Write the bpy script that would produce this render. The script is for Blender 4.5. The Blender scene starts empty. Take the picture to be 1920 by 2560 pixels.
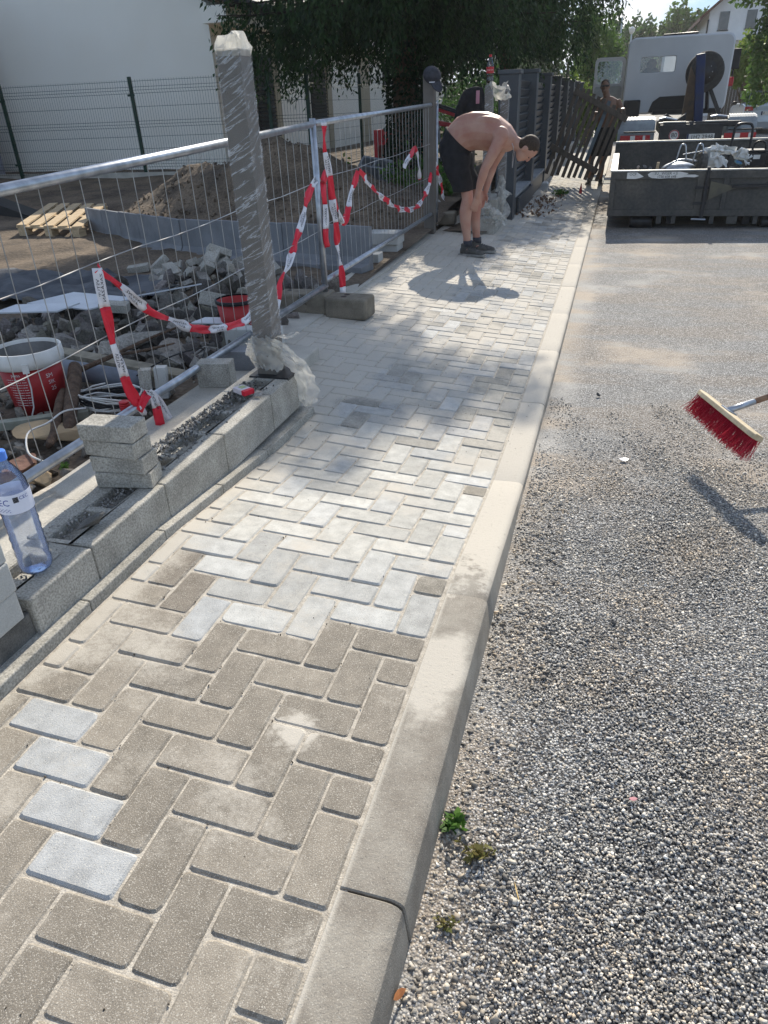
import bpy, bmesh, math, random
import numpy as np
from mathutils import Vector, Matrix, Euler, noise as mnoise

sc = bpy.context.scene
COL = sc.collection
rad = math.radians
PI = math.pi

# ------------------------------------------------------------------ camera
CAM = (0.37, -0.7152, 1.3311)
cam_d = bpy.data.cameras.new('camera')
cam = bpy.data.objects.new('camera', cam_d)
COL.objects.link(cam)
Rr = Vector((0.9587161, 0.2819839, -0.0367219))
Rd = Vector((0.1101797, -0.4874019, -0.8661985))
Rf = Vector((-0.2621524, 0.8263924, -0.4983489))
cam.matrix_world = Matrix.Translation(CAM) @ Matrix((Rr, -Rd, -Rf)).transposed().to_4x4()
cam_d.sensor_fit = 'HORIZONTAL'
cam_d.sensor_width = 36.0
cam_d.lens = 1770.4653 / 1920 * 36.0
cam_d.clip_start = 0.05
cam_d.clip_end = 3000
sc.camera = cam
# ------------------------------------------------------------------ world and sun
SUN_EL = rad(33.5)
SUN_AZ = rad(-2.2)                      # measured from +Y towards +X
world = bpy.data.worlds.new('World')
sc.world = world
world.use_nodes = True
wn, wl = world.node_tree.nodes, world.node_tree.links
wn.clear()
w_out = wn.new('ShaderNodeOutputWorld')
w_bg = wn.new('ShaderNodeBackground')
w_sky = wn.new('ShaderNodeTexSky')
w_sky.sky_type = 'NISHITA'
w_sky.sun_disc = False
w_sky.sun_elevation = SUN_EL
w_sky.sun_rotation = SUN_AZ
w_sky.air_density = 1.0
w_sky.dust_density = 0.15
w_sky.ozone_density = 2.5
w_tc = wn.new('ShaderNodeTexCoord')
w_map = wn.new('ShaderNodeMapping')
w_map.inputs['Scale'].default_value = (1.0, 1.0, 2.6)
w_map.inputs['Location'].default_value = (0.3, 0.1, 0.35)
w_noi = wn.new('ShaderNodeTexNoise')
w_noi.inputs['Scale'].default_value = 4.2
w_noi.inputs['Detail'].default_value = 8
w_noi.inputs['Roughness'].default_value = 0.55
w_rmp = wn.new('ShaderNodeValToRGB')
w_rmp.color_ramp.elements[0].position = 0.50
w_rmp.color_ramp.elements[1].position = 0.68
w_mix = wn.new('ShaderNodeMixRGB')
w_mix.inputs['Color2'].default_value = (6.2, 6.1, 6.0, 1)
wl.new(w_tc.outputs['Generated'], w_map.inputs['Vector'])
wl.new(w_map.outputs['Vector'], w_noi.inputs['Vector'])
wl.new(w_noi.outputs['Fac'], w_rmp.inputs['Fac'])
wl.new(w_rmp.outputs['Color'], w_mix.inputs['Fac'])
w_tint = wn.new('ShaderNodeMixRGB'); w_tint.blend_type = 'MULTIPLY'; w_tint.inputs['Fac'].default_value = 1.0
w_tint.inputs['Color2'].default_value = (0.97, 0.95, 0.91, 1)
wl.new(w_sky.outputs['Color'], w_tint.inputs['Color1']); w_sep = wn.new('ShaderNodeSeparateXYZ'); wl.new(w_tc.outputs['Generated'], w_sep.inputs[0])
w_low = wn.new('ShaderNodeMapRange'); w_low.interpolation_type = 'SMOOTHSTEP'
w_low.inputs['From Min'].default_value = 0.55; w_low.inputs['From Max'].default_value = 0.18
w_low.inputs['To Max'].default_value = 0.85; wl.new(w_sep.outputs['Z'], w_low.inputs['Value'])
w_blue = wn.new('ShaderNodeMixRGB'); w_blue.inputs['Color2'].default_value = (1.9, 2.9, 4.3, 1)      # clear blue air low in the sky
wl.new(w_low.outputs['Result'], w_blue.inputs['Fac']); wl.new(w_tint.outputs['Color'], w_blue.inputs['Color1']); wl.new(w_blue.outputs['Color'], w_mix.inputs['Color1'])
wl.new(w_mix.outputs['Color'], w_bg.inputs['Color'])
w_bg.inputs['Strength'].default_value = 0.138
wl.new(w_bg.outputs['Background'], w_out.inputs['Surface'])

sun_d = bpy.data.lights.new('sun', 'SUN')
sun_d.energy = 4.5
sun_d.angle = rad(0.55)
sun_d.color = (1.0, 0.925, 0.80)
sun = bpy.data.objects.new('sun', sun_d)
COL.objects.link(sun)
to_sun = Vector((math.sin(SUN_AZ) * math.cos(SUN_EL), math.cos(SUN_AZ) * math.cos(SUN_EL), math.sin(SUN_EL)))
sun.rotation_euler = to_sun.to_track_quat('Z', 'Y').to_euler()
sun.location = (0, 20, 20)

sc.view_settings.view_transform = 'Standard'
sc.view_settings.look = 'None'
sc.view_settings.exposure = 0.65
sc.view_settings.gamma = 1.0
sc.view_settings.use_curve_mapping = False
sc.cycles.max_bounces = 6
sc.cycles.transparent_max_bounces = 16
sc.cycles.use_denoising = True

# ------------------------------------------------------------------ materials
MATS = {}
def nt(name):
    m = bpy.data.materials.new(name)
    m.use_nodes = True
    n, l = m.node_tree.nodes, m.node_tree.links
    return m, n, l, n['Principled BSDF']

def M(name, c1, c2=None, scale=8.0, rough=0.8, bump=0.0, bscale=None, metal=0.0, spec=0.3, detail=6,
      lo=0.35, hi=0.65, fine=0.0, fscale=300, coord='pos', attr=False, stretch=None, alpha=None, trans=0.0, sub=0.0):
    """procedural material: noise mix of two colours, an optional fine speckle, bump from noise"""
    if name in MATS: return MATS[name]
    m, n, l, b = nt(name)
    c2 = c2 or tuple(x * 0.8 for x in c1)
    if coord == 'pos':
        g = n.new('ShaderNodeNewGeometry'); vec = g.outputs['Position']
    else:
        g = n.new('ShaderNodeTexCoord'); vec = g.outputs['Object']
    if stretch:
        mp = n.new('ShaderNodeMapping'); mp.inputs['Scale'].default_value = stretch
        l.new(vec, mp.inputs['Vector']); vec = mp.outputs['Vector']
    no = n.new('ShaderNodeTexNoise'); no.inputs['Scale'].default_value = scale; no.inputs['Detail'].default_value = detail
    l.new(vec, no.inputs['Vector'])
    r = n.new('ShaderNodeValToRGB')
    r.color_ramp.elements[0].position = lo; r.color_ramp.elements[1].position = hi
    r.color_ramp.elements[0].color = (*c1, 1); r.color_ramp.elements[1].color = (*c2, 1)
    l.new(no.outputs['Fac'], r.inputs['Fac'])
    out = r.outputs['Color']
    if attr:
        a = n.new('ShaderNodeAttribute'); a.attribute_name = 'col'
        mm = n.new('ShaderNodeMixRGB'); mm.blend_type = 'MULTIPLY'; mm.inputs['Fac'].default_value = 1
        l.new(out, mm.inputs['Color1']); l.new(a.outputs['Color'], mm.inputs['Color2']); out = mm.outputs['Color']
    if fine > 0:
        f = n.new('ShaderNodeTexNoise'); f.inputs['Scale'].default_value = fscale; f.inputs['Detail'].default_value = 3
        l.new(vec, f.inputs['Vector'])
        mr = n.new('ShaderNodeMapRange')
        mr.inputs['From Min'].default_value = 0.3; mr.inputs['From Max'].default_value = 0.7
        mr.inputs['To Min'].default_value = 1 - fine; mr.inputs['To Max'].default_value = 1 + fine
        l.new(f.outputs['Fac'], mr.inputs['Value'])
        m2 = n.new('ShaderNodeVectorMath'); m2.operation = 'MULTIPLY'
        l.new(out, m2.inputs[0]); l.new(mr.outputs['Result'], m2.inputs[1]); out = m2.outputs['Vector']
    l.new(out, b.inputs['Base Color'])
    b.inputs['Roughness'].default_value = rough
    b.inputs['Metallic'].default_value = metal
    b.inputs['Specular IOR Level'].default_value = spec
    if sub: 
        b.inputs['Subsurface Weight'].default_value = sub
        b.inputs['Subsurface Radius'].default_value = (0.02, 0.008, 0.004)
    if trans: b.inputs['Transmission Weight'].default_value = trans
    if alpha is not None: b.inputs['Alpha'].default_value = alpha
    if bump > 0:
        bn = n.new('ShaderNodeTexNoise'); bn.inputs['Scale'].default_value = bscale or scale * 4; bn.inputs['Detail'].default_value = 5
        l.new(vec, bn.inputs['Vector'])
        bp = n.new('ShaderNodeBump'); bp.inputs['Strength'].default_value = 1.0; bp.inputs['Distance'].default_value = bump
        l.new(bn.outputs['Fac'], bp.inputs['Height']); l.new(bp.outputs['Normal'], b.inputs['Normal'])
    MATS[name] = m
    return m

def node_math(n, l, op, a, b=None, clamp=False):
    x = n.new('ShaderNodeMath'); x.operation = op; x.use_clamp = clamp
    for i, v in enumerate((a, b)):
        if v is None: continue
        if isinstance(v, (int, float)): x.inputs[i].default_value = v
        else: l.new(v, x.inputs[i])
    return x.outputs[0]

def ramp01(n, l, v, a, b):
    mr = n.new('ShaderNodeMapRange'); mr.interpolation_type = 'SMOOTHSTEP'
    mr.inputs['From Min'].default_value = a; mr.inputs['From Max'].default_value = b
    l.new(v, mr.inputs['Value']); return mr.outputs['Result']

def noise_n(n, l, vec, scale, detail=5, rough=0.5):
    x = n.new('ShaderNodeTexNoise'); x.inputs['Scale'].default_value = scale
    x.inputs['Detail'].default_value = detail; x.inputs['Roughness'].default_value = rough
    l.new(vec, x.inputs['Vector']); return x.outputs['Fac']

def mixc(n, l, f, a, b):
    x = n.new('ShaderNodeMixRGB')
    for i, v in (('Fac', f), ('Color1', a), ('Color2', b)):
        if isinstance(v, tuple): x.inputs[i].default_value = (*v, 1)
        elif isinstance(v, (int, float)): x.inputs[i].default_value = v
        else: l.new(v, x.inputs[i])
    return x.outputs['Color']

SAND = (0.50, 0.46, 0.395)
def paver_material():
    m, n, l, b = nt('paver_concrete')
    g = n.new('ShaderNodeNewGeometry'); pos = g.outputs['Position']
    sep = n.new('ShaderNodeSeparateXYZ'); l.new(pos, sep.inputs[0])
    a = n.new('ShaderNodeAttribute'); a.attribute_name = 'col'
    c = a.outputs['Color']
    # mottled wear inside each block
    bl = noise_n(n, l, pos, 22, 6, 0.6)
    f = node_math(n, l, 'ADD', node_math(n, l, 'MULTIPLY', bl, 0.9), 0.55)
    vm = n.new('ShaderNodeVectorMath'); vm.operation = 'SCALE'; l.new(c, vm.inputs[0]); l.new(f, vm.inputs['Scale'])
    c = vm.outputs['Vector']
    # aggregate speckle, pale grains and dark pores
    sp = noise_n(n, l, pos, 420, 2, 0.6)
    c = mixc(n, l, node_math(n, l, 'MULTIPLY', ramp01(n, l, sp, 0.54, 0.68), 0.62), c, (0.66, 0.62, 0.54))
    sp2 = noise_n(n, l, pos, 310, 2, 0.5)
    c = mixc(n, l, node_math(n, l, 'MULTIPLY', ramp01(n, l, sp2, 0.6, 0.72), 0.55), c, (0.10, 0.095, 0.085))
    # sand film swept over the blocks
    s1 = noise_n(n, l, pos, 3.1, 5, 0.6)
    s2 = noise_n(n, l, pos, 90, 3, 0.6)
    s = node_math(n, l, 'ADD', s1, node_math(n, l, 'MULTIPLY', s2, 0.22))
    far = ramp01(n, l, sep.outputs['Y'], 0.7, 3.2)
    s = node_math(n, l, 'ADD', s, node_math(n, l, 'MULTIPLY', far, 0.12))
    left = ramp01(n, l, sep.outputs['X'], -0.80, -1.03)
    s = node_math(n, l, 'ADD', s, node_math(n, l, 'MULTIPLY', left, 0.26))
    film = node_math(n, l, 'MULTIPLY', ramp01(n, l, s, 0.62, 0.86), 0.85)
    # sand collected in the chamfers round every block
    a2 = n.new('ShaderNodeAttribute'); a2.attribute_name = 'edge'
    e = node_math(n, l, 'MULTIPLY', a2.outputs['Fac'], ramp01(n, l, noise_n(n, l, pos, 26, 4, 0.6), 0.46, 0.62))
    film = node_math(n, l, 'MAXIMUM', film, node_math(n, l, 'MULTIPLY', e, 0.38))
    # a spilt patch of sand
    vd = n.new('ShaderNodeVectorMath'); vd.operation = 'DISTANCE'
    l.new(pos, vd.inputs[0]); vd.inputs[1].default_value = (-0.23, 0.395, 0.0)
    d = node_math(n, l, 'ADD', vd.outputs['Value'], node_math(n, l, 'MULTIPLY', noise_n(n, l, pos, 30, 4, 0.6), 0.10))
    film = node_math(n, l, 'MAXIMUM', film, ramp01(n, l, d, 0.125, 0.088))
    c = mixc(n, l, film, c, SAND)
    l.new(c, b.inputs['Base Color'])
    b.inputs['Roughness'].default_value = 0.9; b.inputs['Specular IOR Level'].default_value = 0.2
    bp = n.new('ShaderNodeBump'); bp.inputs['Distance'].default_value = 0.0016; bp.inputs['Strength'].default_value = 0.8
    l.new(noise_n(n, l, pos, 330, 3, 0.6), bp.inputs['Height']); l.new(bp.outputs['Normal'], b.inputs['Normal'])
    return m

def kerb_material():
    m, n, l, b = nt('kerb_concrete')
    g = n.new('ShaderNodeNewGeometry'); pos = g.outputs['Position']
    sep = n.new('ShaderNodeSeparateXYZ'); l.new(pos, sep.inputs[0])
    base = mixc(n, l, ramp01(n, l, noise_n(n, l, pos, 7, 6, 0.6), 0.35, 0.65), (0.215, 0.19, 0.158), (0.31, 0.283, 0.24))
    sp = noise_n(n, l, pos, 430, 2, 0.5)
    base = mixc(n, l, node_math(n, l, 'MULTIPLY', ramp01(n, l, sp, 0.56, 0.7), 0.5), base, (0.55, 0.52, 0.45))
    base = mixc(n, l, node_math(n, l, 'MULTIPLY', ramp01(n, l, noise_n(n, l, pos, 260, 2, 0.5), 0.60, 0.72), 0.5), base, (0.09, 0.085, 0.08))
    n1 = noise_n(n, l, pos, 9, 6, 0.65)
    n2 = noise_n(n, l, pos, 70, 4, 0.6)
    y = node_math(n, l, 'ADD', sep.outputs['Y'], node_math(n, l, 'MULTIPLY', node_math(n, l, 'SUBTRACT', n1, 0.5), 1.3))
    m1 = ramp01(n, l, y, 1.08, 1.24)
    vd = n.new('ShaderNodeVectorMath'); vd.operation = 'DISTANCE'
    mp = n.new('ShaderNodeMapping'); mp.inputs['Scale'].default_value = (1.4, 0.62, 1)
    l.new(pos, mp.inputs['Vector']); l.new(mp.outputs['Vector'], vd.inputs[0]); vd.inputs[1].default_value = (0.07, 0.70 * 0.62, 0)
    d = node_math(n, l, 'ADD', vd.outputs['Value'], node_math(n, l, 'MULTIPLY', n1, 0.22))
    m2 = ramp01(n, l, d, 0.25, 0.19)
    mk = node_math(n, l, 'MAXIMUM', m1, m2)
    mk = node_math(n, l, 'MAXIMUM', mk, ramp01(n, l, sep.outputs['X'], 0.017, 0.002))
    # scratches and pores in the sand
    mk = node_math(n, l, 'MULTIPLY', mk, node_math(n, l, 'SUBTRACT', 1.0, node_math(n, l, 'MULTIPLY', ramp01(n, l, n2, 0.60, 0.72), 0.55)))
    # less of it clings to the upright face
    sn = n.new('ShaderNodeSeparateXYZ'); l.new(g.outputs['Normal'], sn.inputs[0])
    mk = node_math(n, l, 'MULTIPLY', mk, node_math(n, l, 'ADD', 0.22, node_math(n, l, 'MULTIPLY', ramp01(n, l, sn.outputs['Z'], 0.5, 0.95), 0.74)))
    c = mixc(n, l, mk, base, SAND)
    l.new(c, b.inputs['Base Color'])
    b.inputs['Roughness'].default_value = 0.9; b.inputs['Specular IOR Level'].default_value = 0.2
    bp = n.new('ShaderNodeBump'); bp.inputs['Distance'].default_value = 0.0015; bp.inputs['Strength'].default_value = 0.8
    hh = node_math(n, l, 'ADD', noise_n(n, l, pos, 300, 3, 0.6), node_math(n, l, 'MULTIPLY', n2, 1.2))
    l.new(hh, bp.inputs['Height']); l.new(bp.outputs['Normal'], b.inputs['Normal'])
    return m

def road_material():
    m, n, l, b = nt('road_chippings')
    g = n.new('ShaderNodeNewGeometry'); pos = g.outputs['Position']
    sep = n.new('ShaderNodeSeparateXYZ'); l.new(pos, sep.inputs[0])
    v = n.new('ShaderNodeTexVoronoi'); v.inputs['Scale'].default_value = 150; l.new(pos, v.inputs['Vector'])
    hs = n.new('ShaderNodeSeparateColor'); l.new(v.outputs['Color'], hs.inputs[0])
    r = n.new('ShaderNodeValToRGB'); cr = r.color_ramp
    cr.elements[0].position = 0.0; cr.elements[0].color = (0.035, 0.037, 0.042, 1)
    cr.elements[1].position = 1.0; cr.elements[1].color = (0.66, 0.655, 0.64, 1)
    e = cr.elements.new(0.35); e.color = (0.16, 0.165, 0.175, 1)
    e = cr.elements.new(0.75); e.color = (0.36, 0.36, 0.355, 1)
    l.new(hs.outputs[0], r.inputs['Fac'])
    c = r.outputs['Color']
    # gaps between the chippings
    c = mixc(n, l, ramp01(n, l, v.outputs['Distance'], 0.42, 0.62), c, (0.03, 0.03, 0.032))
    # dust: pale tan sweepings and grey powder
    n1 = noise_n(n, l, pos, 1.3, 6, 0.6); n2 = noise_n(n, l, pos, 160, 3, 0.6)
    mp = n.new('ShaderNodeMapping'); mp.inputs['Scale'].default_value = (0.8, 2.2, 1); mp.inputs['Rotation'].default_value = (0, 0, 0.5)
    l.new(pos, mp.inputs['Vector'])
    n3 = noise_n(n, l, mp.outputs['Vector'], 1.6, 6, 0.55)
    far = ramp01(n, l, node_math(n, l, 'ADD', sep.outputs['Y'], node_math(n, l, 'MULTIPLY', n3, 0.9)), 2.15, 2.75)
    near_k = ramp01(n, l, node_math(n, l, 'SUBTRACT', sep.outputs['X'], node_math(n, l, 'MULTIPLY', n1, 0.30)), 0.20, 0.02)
    dm = node_math(n, l, 'ADD', node_math(n, l, 'MULTIPLY', far, 0.30), node_math(n, l, 'MULTIPLY', near_k, 0.5))
    dm = node_math(n, l, 'ADD', dm, node_math(n, l, 'MULTIPLY', ramp01(n, l, n1, 0.48, 0.72), 0.62))
    dm = node_math(n, l, 'ADD', dm, node_math(n, l, 'MULTIPLY', node_math(n, l, 'SUBTRACT', n2, 0.5), 1.5))
    dm = node_math(n, l, 'MULTIPLY', node_math(n, l, 'MAXIMUM', dm, 0.0), 1.0, True)
    dust_c = mixc(n, l, ramp01(n, l, n3, 0.42, 0.6), (0.43, 0.365, 0.295), (0.40, 0.385, 0.36))
    c = mixc(n, l, dm, c, dust_c)
    # dark damp streak along the foot of the kerb
    l.new(c, b.inputs['Base Color'])
    b.inputs['Roughness'].default_value = 0.85; b.inputs['Specular IOR Level'].default_value = 0.25
    bp = n.new('ShaderNodeBump'); bp.inputs['Distance'].default_value = 0.004; bp.inputs['Strength'].default_value = 0.9
    inv = node_math(n, l, 'SUBTRACT', 1.0, v.outputs['Distance'])
    hh = node_math(n, l, 'ADD', inv, node_math(n, l, 'MULTIPLY', hs.outputs[1], 0.8))
    l.new(hh, bp.inputs['Height']); l.new(bp.outputs['Normal'], b.inputs['Normal'])
    return m

def foliage_material(name, c1, c2, tl=0.35):
    m, n, l, b = nt(name)
    a = n.new('ShaderNodeAttribute'); a.attribute_name = 'col'
    c = mixc(n, l, a.outputs['Fac'], c1, c2)
    l.new(c, b.inputs['Base Color']); b.inputs['Roughness'].default_value = 0.6; b.inputs['Specular IOR Level'].default_value = 0.25
    t = n.new('ShaderNodeBsdfTranslucent'); l.new(c, t.inputs['Color'])
    mx = n.new('ShaderNodeMixShader'); mx.inputs['Fac'].default_value = tl
    l.new(b.outputs[0], mx.inputs[1]); l.new(t.outputs[0], mx.inputs[2])
    l.new(mx.outputs[0], n['Material Output'].inputs['Surface'])
    return m

def glass_material(name, col=(1, 1, 1), alpha_fac=0.5, rough=0.05):
    m, n, l, b = nt(name)
    n.remove(b)
    tr = n.new('ShaderNodeBsdfTransparent'); tr.inputs['Color'].default_value = (*col, 1)
    gl = n.new('ShaderNodeBsdfGlossy'); gl.inputs['Roughness'].default_value = rough; gl.inputs['Color'].default_value = (0.9, 0.93, 1, 1)
    fr = n.new('ShaderNodeFresnel'); fr.inputs['IOR'].default_value = 1.4
    f = node_math(n, l, 'ADD', fr.outputs[0], alpha_fac, True)
    mx = n.new('ShaderNodeMixShader'); l.new(f, mx.inputs['Fac'])
    l.new(tr.outputs[0], mx.inputs[1]); l.new(gl.outputs[0], mx.inputs[2])
    l.new(mx.outputs[0], n['Material Output'].inputs['Surface'])
    return m

def film_material(name, base=(0.75, 0.78, 0.82), cover=0.35):
    """thin clear stretch film: mostly see-through with glossy creases and a milky cast"""
    m, n, l, b = nt(name)
    g = n.new('ShaderNodeTexCoord'); vec = g.outputs['Object']
    m0 = n.new('ShaderNodeMapping'); m0.inputs['Rotation'].default_value = (-0.5, 0.42, 0); l.new(vec, m0.inputs['Vector'])
    mp = n.new('ShaderNodeMapping'); mp.inputs['Scale'].default_value = (1.3, 1.3, 13)
    l.new(m0.outputs['Vector'], mp.inputs['Vector'])
    no = noise_n(n, l, mp.outputs['Vector'], 3.2, 4, 0.55)
    ridge = node_math(n, l, 'SUBTRACT', 1.0, node_math(n, l, 'MULTIPLY', node_math(n, l, 'ABSOLUTE', node_math(n, l, 'SUBTRACT', no, 0.5)), 26.0), True)
    bp = n.new('ShaderNodeBump'); bp.inputs['Distance'].default_value = 0.006; bp.inputs['Strength'].default_value = 1
    l.new(no, bp.inputs['Height']); l.new(bp.outputs['Normal'], b.inputs['Normal'])
    b.inputs['Base Color'].default_value = (*base, 1); b.inputs['Roughness'].default_value = 0.22; b.inputs['Specular IOR Level'].default_value = 0.6
    tr = n.new('ShaderNodeBsdfTransparent')
    mx = n.new('ShaderNodeMixShader')
    f = node_math(n, l, 'ADD', cover, node_math(n, l, 'MULTIPLY', node_math(n, l, 'MULTIPLY', ridge, noise_n(n, l, vec, 6, 2, .5)), 0.75), True)
    l.new(f, mx.inputs['Fac']); l.new(tr.outputs[0], mx.inputs[1]); l.new(b.outputs[0], mx.inputs[2])
    l.new(mx.outputs[0], n['Material Output'].inputs['Surface'])
    return m

def milky_film():
    m, n, l, b = nt('milky_film_skin')
    b.inputs['Base Color'].default_value = (.78, .76, .71, 1); b.inputs['Roughness'].default_value = .3; b.inputs['Specular IOR Level'].default_value = .7
    t = n.new('ShaderNodeBsdfTranslucent'); t.inputs['Color'].default_value = (.85, .83, .76, 1)
    tr = n.new('ShaderNodeBsdfTransparent'); a = n.new('ShaderNodeMixShader'); a.inputs['Fac'].default_value = .5
    g = n.new('ShaderNodeTexCoord')
    f = node_math(n, l, 'ADD', .38, node_math(n, l, 'MULTIPLY', ramp01(n, l, noise_n(n, l, g.outputs['Object'], 14, 2, .5), .4, .65), .25))
    l.new(b.outputs[0], a.inputs[1]); l.new(t.outputs[0], a.inputs[2]); c = n.new('ShaderNodeMixShader'); l.new(f, c.inputs['Fac'])
    l.new(tr.outputs[0], c.inputs[1]); l.new(a.outputs[0], c.inputs[2]); l.new(c.outputs[0], n['Material Output'].inputs['Surface'])
    return m
M_FILM3 = milky_film()
M_PAVER = paver_material(); M_KERB = kerb_material(); M_ROAD = road_material()
M_SAND = M('joint_sand', (0.50, 0.455, 0.385), (0.34, 0.305, 0.255), 40, 0.95, 0.002, 250, fine=0.25)
M_STONE = M('chipping_stone', (1.08, 1.06, 1.02), (1.16, 1.04, 0.89), 2.4, 0.8, attr=True, lo=.45, hi=.68)
M_BLOCK = M('wall_block_concrete', (0.40, 0.38, 0.335), (0.29, 0.275, 0.24), 9, 0.92, 0.0025, 120, fine=0.35, fscale=160)
M_BLOCKD = M('dark_block_concrete', (0.14, 0.135, 0.125), (0.075, 0.073, 0.068), 9, 0.92, 0.004, 60, fine=0.3)
M_SLAB = M('footing_concrete', (0.50, 0.47, 0.41), (0.38, 0.355, 0.31), 5, 0.95, 0.002, 90, fine=0.2)
M_SOIL = M('yard_soil', (0.165, 0.125, 0.088), (0.08, 0.062, 0.046), 2.2, 0.97, 0.02, 14, fine=0.35, fscale=40)
M_RUBBLE = M('rubble_stone', (0.30, 0.29, 0.275), (0.17, 0.16, 0.148), 6, 0.95, 0.01, 30, fine=0.3, fscale=80, attr=True)
M_GALV = M('galvanised_steel', (0.50, 0.52, 0.55), (0.33, 0.35, 0.38), 18, 0.36, metal=0.85, spec=0.5)
M_WIRE = M('fence_wire_steel', (0.46, 0.46, 0.45), (0.30, 0.29, 0.28), 10, 0.45, metal=0.6)
M_GREENS = M('green_powder_coat', (0.012, 0.045, 0.03), (0.008, 0.03, 0.02), 10, 0.4)
M_WIREG = M('dark_green_wire', (0.03, 0.05, 0.042), (0.02, 0.035, 0.03), 10, 0.5)
M_STUCCO = M('cream_stucco', (0.93, 0.895, 0.81), (0.90, 0.86, 0.77), 1.2, 0.95, 0.004, 160, fine=0.05, fscale=120)
M_STUCCOB = M('beige_stucco', (0.47, 0.41, 0.30), (0.42, 0.365, 0.27), 1.2, 0.95, 0.004, 160)
M_STUCCOG = M('grey_stucco', (0.27, 0.27, 0.315), (0.22, 0.22, 0.26), 6, 0.95, 0.012, 60)
M_BLACK = M('black_plastic', (0.018, 0.018, 0.02), (0.012, 0.012, 0.013), 12, 0.5)
M_DARK = M('dark_metal', (0.035, 0.036, 0.04), (0.02, 0.02, 0.022), 12, 0.4, metal=0.2)
M_ANTH = M('anthracite_aluminium', (0.052, 0.060, 0.070), (0.038, 0.043, 0.051), 4, 0.42, spec=0.5)
M_POST = M('grey_post_paint', (0.155, 0.138, 0.120), (0.125, 0.112, 0.098), 5, 0.5)
M_FILM = film_material('stretch_film', cover=0.06)
M_FILM2 = film_material('loose_milky_film', (0.80, 0.80, 0.78), 0.34)
M_WOOD = M('pale_pallet_wood', (0.56, 0.43, 0.27), (0.42, 0.31, 0.19), 5, 0.85, 0.002, 80, coord='obj', stretch=(8, 1, 8))
M_WOODG = M('weathered_wood', (0.115, 0.095, 0.078), (0.07, 0.058, 0.048), 8, 0.9, 0.003, 60, stretch=(3, 3, 1))
M_BARK = M('brown_bark', (0.15, 0.10, 0.07), (0.075, 0.05, 0.036), 14, 0.95, 0.015, 35, stretch=(2, 2, 0.7))
M_RED = M('red_plastic', (0.42, 0.035, 0.035), (0.33, 0.02, 0.024), 6, 0.45, fine=0.08)
M_REDP = M('red_machine_paint', (0.50, 0.03, 0.035), (0.36, 0.02, 0.025), 6, 0.4)
M_WHITEP = M('white_plastic', (0.72, 0.71, 0.68), (0.58, 0.56, 0.52), 9, 0.5)
M_CEMENT = M('dried_cement', (0.22, 0.215, 0.205), (0.12, 0.118, 0.112), 9, 0.95, 0.004, 60)
M_SKIN = M('sunburnt_skin', (0.43, 0.25, 0.185), (0.36, 0.165, 0.12), 7, 0.5, sub=0.06, spec=0.4)
M_SKIN2 = M('tanned_skin', (0.20, 0.11, 0.072), (0.15, 0.08, 0.052), 5, 0.5)
M_HAIR = M('short_brown_hair', (0.055, 0.035, 0.024), (0.028, 0.018, 0.012), 90, 0.7, 0.003, 300)
M_CLOTHK = M('black_cloth', (0.012, 0.012, 0.014), (0.02, 0.02, 0.023), 14, 0.95, 0.004, 25)
M_CLOTHG = M('dark_grey_cloth', (0.055, 0.057, 0.07), (0.035, 0.037, 0.045), 25, 0.95, 0.002, 60)
M_SHOE = M('dusty_shoe_cloth', (0.12, 0.115, 0.105), (0.06, 0.058, 0.055), 30, 0.9, 0.002, 90)
M_SOLE = M('grey_rubber_sole', (0.30, 0.29, 0.27), (0.18, 0.175, 0.165), 20, 0.9)
M_CABW = M('white_truck_paint', (0.50, 0.51, 0.52), (0.44, 0.45, 0.46), 2, 0.4, spec=0.5, fine=0.03)
M_SKIP = M('skip_steel', (0.062, 0.062, 0.06), (0.105, 0.098, 0.085), 2.6, 0.75, 0.003, 40, metal=0.15, fine=0.2, fscale=30)
M_SKIPL = M('bare_steel_edge', (0.50, 0.49, 0.46), (0.34, 0.33, 0.31), 8, 0.5, metal=0.3)
M_RUBBER = M('tyre_rubber', (0.028, 0.028, 0.028), (0.045, 0.044, 0.042), 20, 0.85)
M_BLUE = M('dark_blue_paint', (0.012, 0.028, 0.10), (0.02, 0.03, 0.07), 8, 0.5)
M_MUD = M('grey_mudguard_plastic', (0.30, 0.33, 0.34), (0.23, 0.25, 0.26), 10, 0.5)
M_CAR = M('silver_car_paint', (0.55, 0.60, 0.66), (0.50, 0.55, 0.61), 2, 0.22, metal=0.4, spec=0.6)
M_GLASSD = M('dark_window_glass', (0.03, 0.035, 0.04), (0.05, 0.055, 0.06), 3, 0.08, spec=0.8)
M_GLASSB = M('bright_reflecting_glass', (0.35, 0.40, 0.46), (0.45, 0.50, 0.55), 2, 0.06, metal=0.9, spec=0.8)
M_LAMPR = M('red_lens', (0.45, 0.02, 0.03), (0.35, 0.015, 0.02), 20, 0.3)
M_REDT = M('tape_red', (0.75, 0.03, 0.055), (0.68, 0.02, 0.045), 12, 0.4)
M_WHT = M('tape_white', (0.80, 0.78, 0.80), (0.70, 0.68, 0.72), 12, 0.4)
M_INK = M('black_print', (0.015, 0.015, 0.018), (0.02, 0.02, 0.02), 12, 0.6)
M_INKB = M('blue_print', (0.02, 0.05, 0.32), (0.02, 0.05, 0.28), 12, 0.5)
M_WHITEI = M('white_print', (0.75, 0.7, 0.68), (0.6, 0.52, 0.5), 12, 0.6)
M_GREYB = M('pale_block_concrete', (0.50, 0.50, 0.48), (0.42, 0.42, 0.40), 6, 0.95, 0.003, 90, fine=0.12)
M_PIPE = M('grey_pipe_plastic', (0.20, 0.22, 0.26), (0.15, 0.165, 0.19), 10, 0.6)
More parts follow.
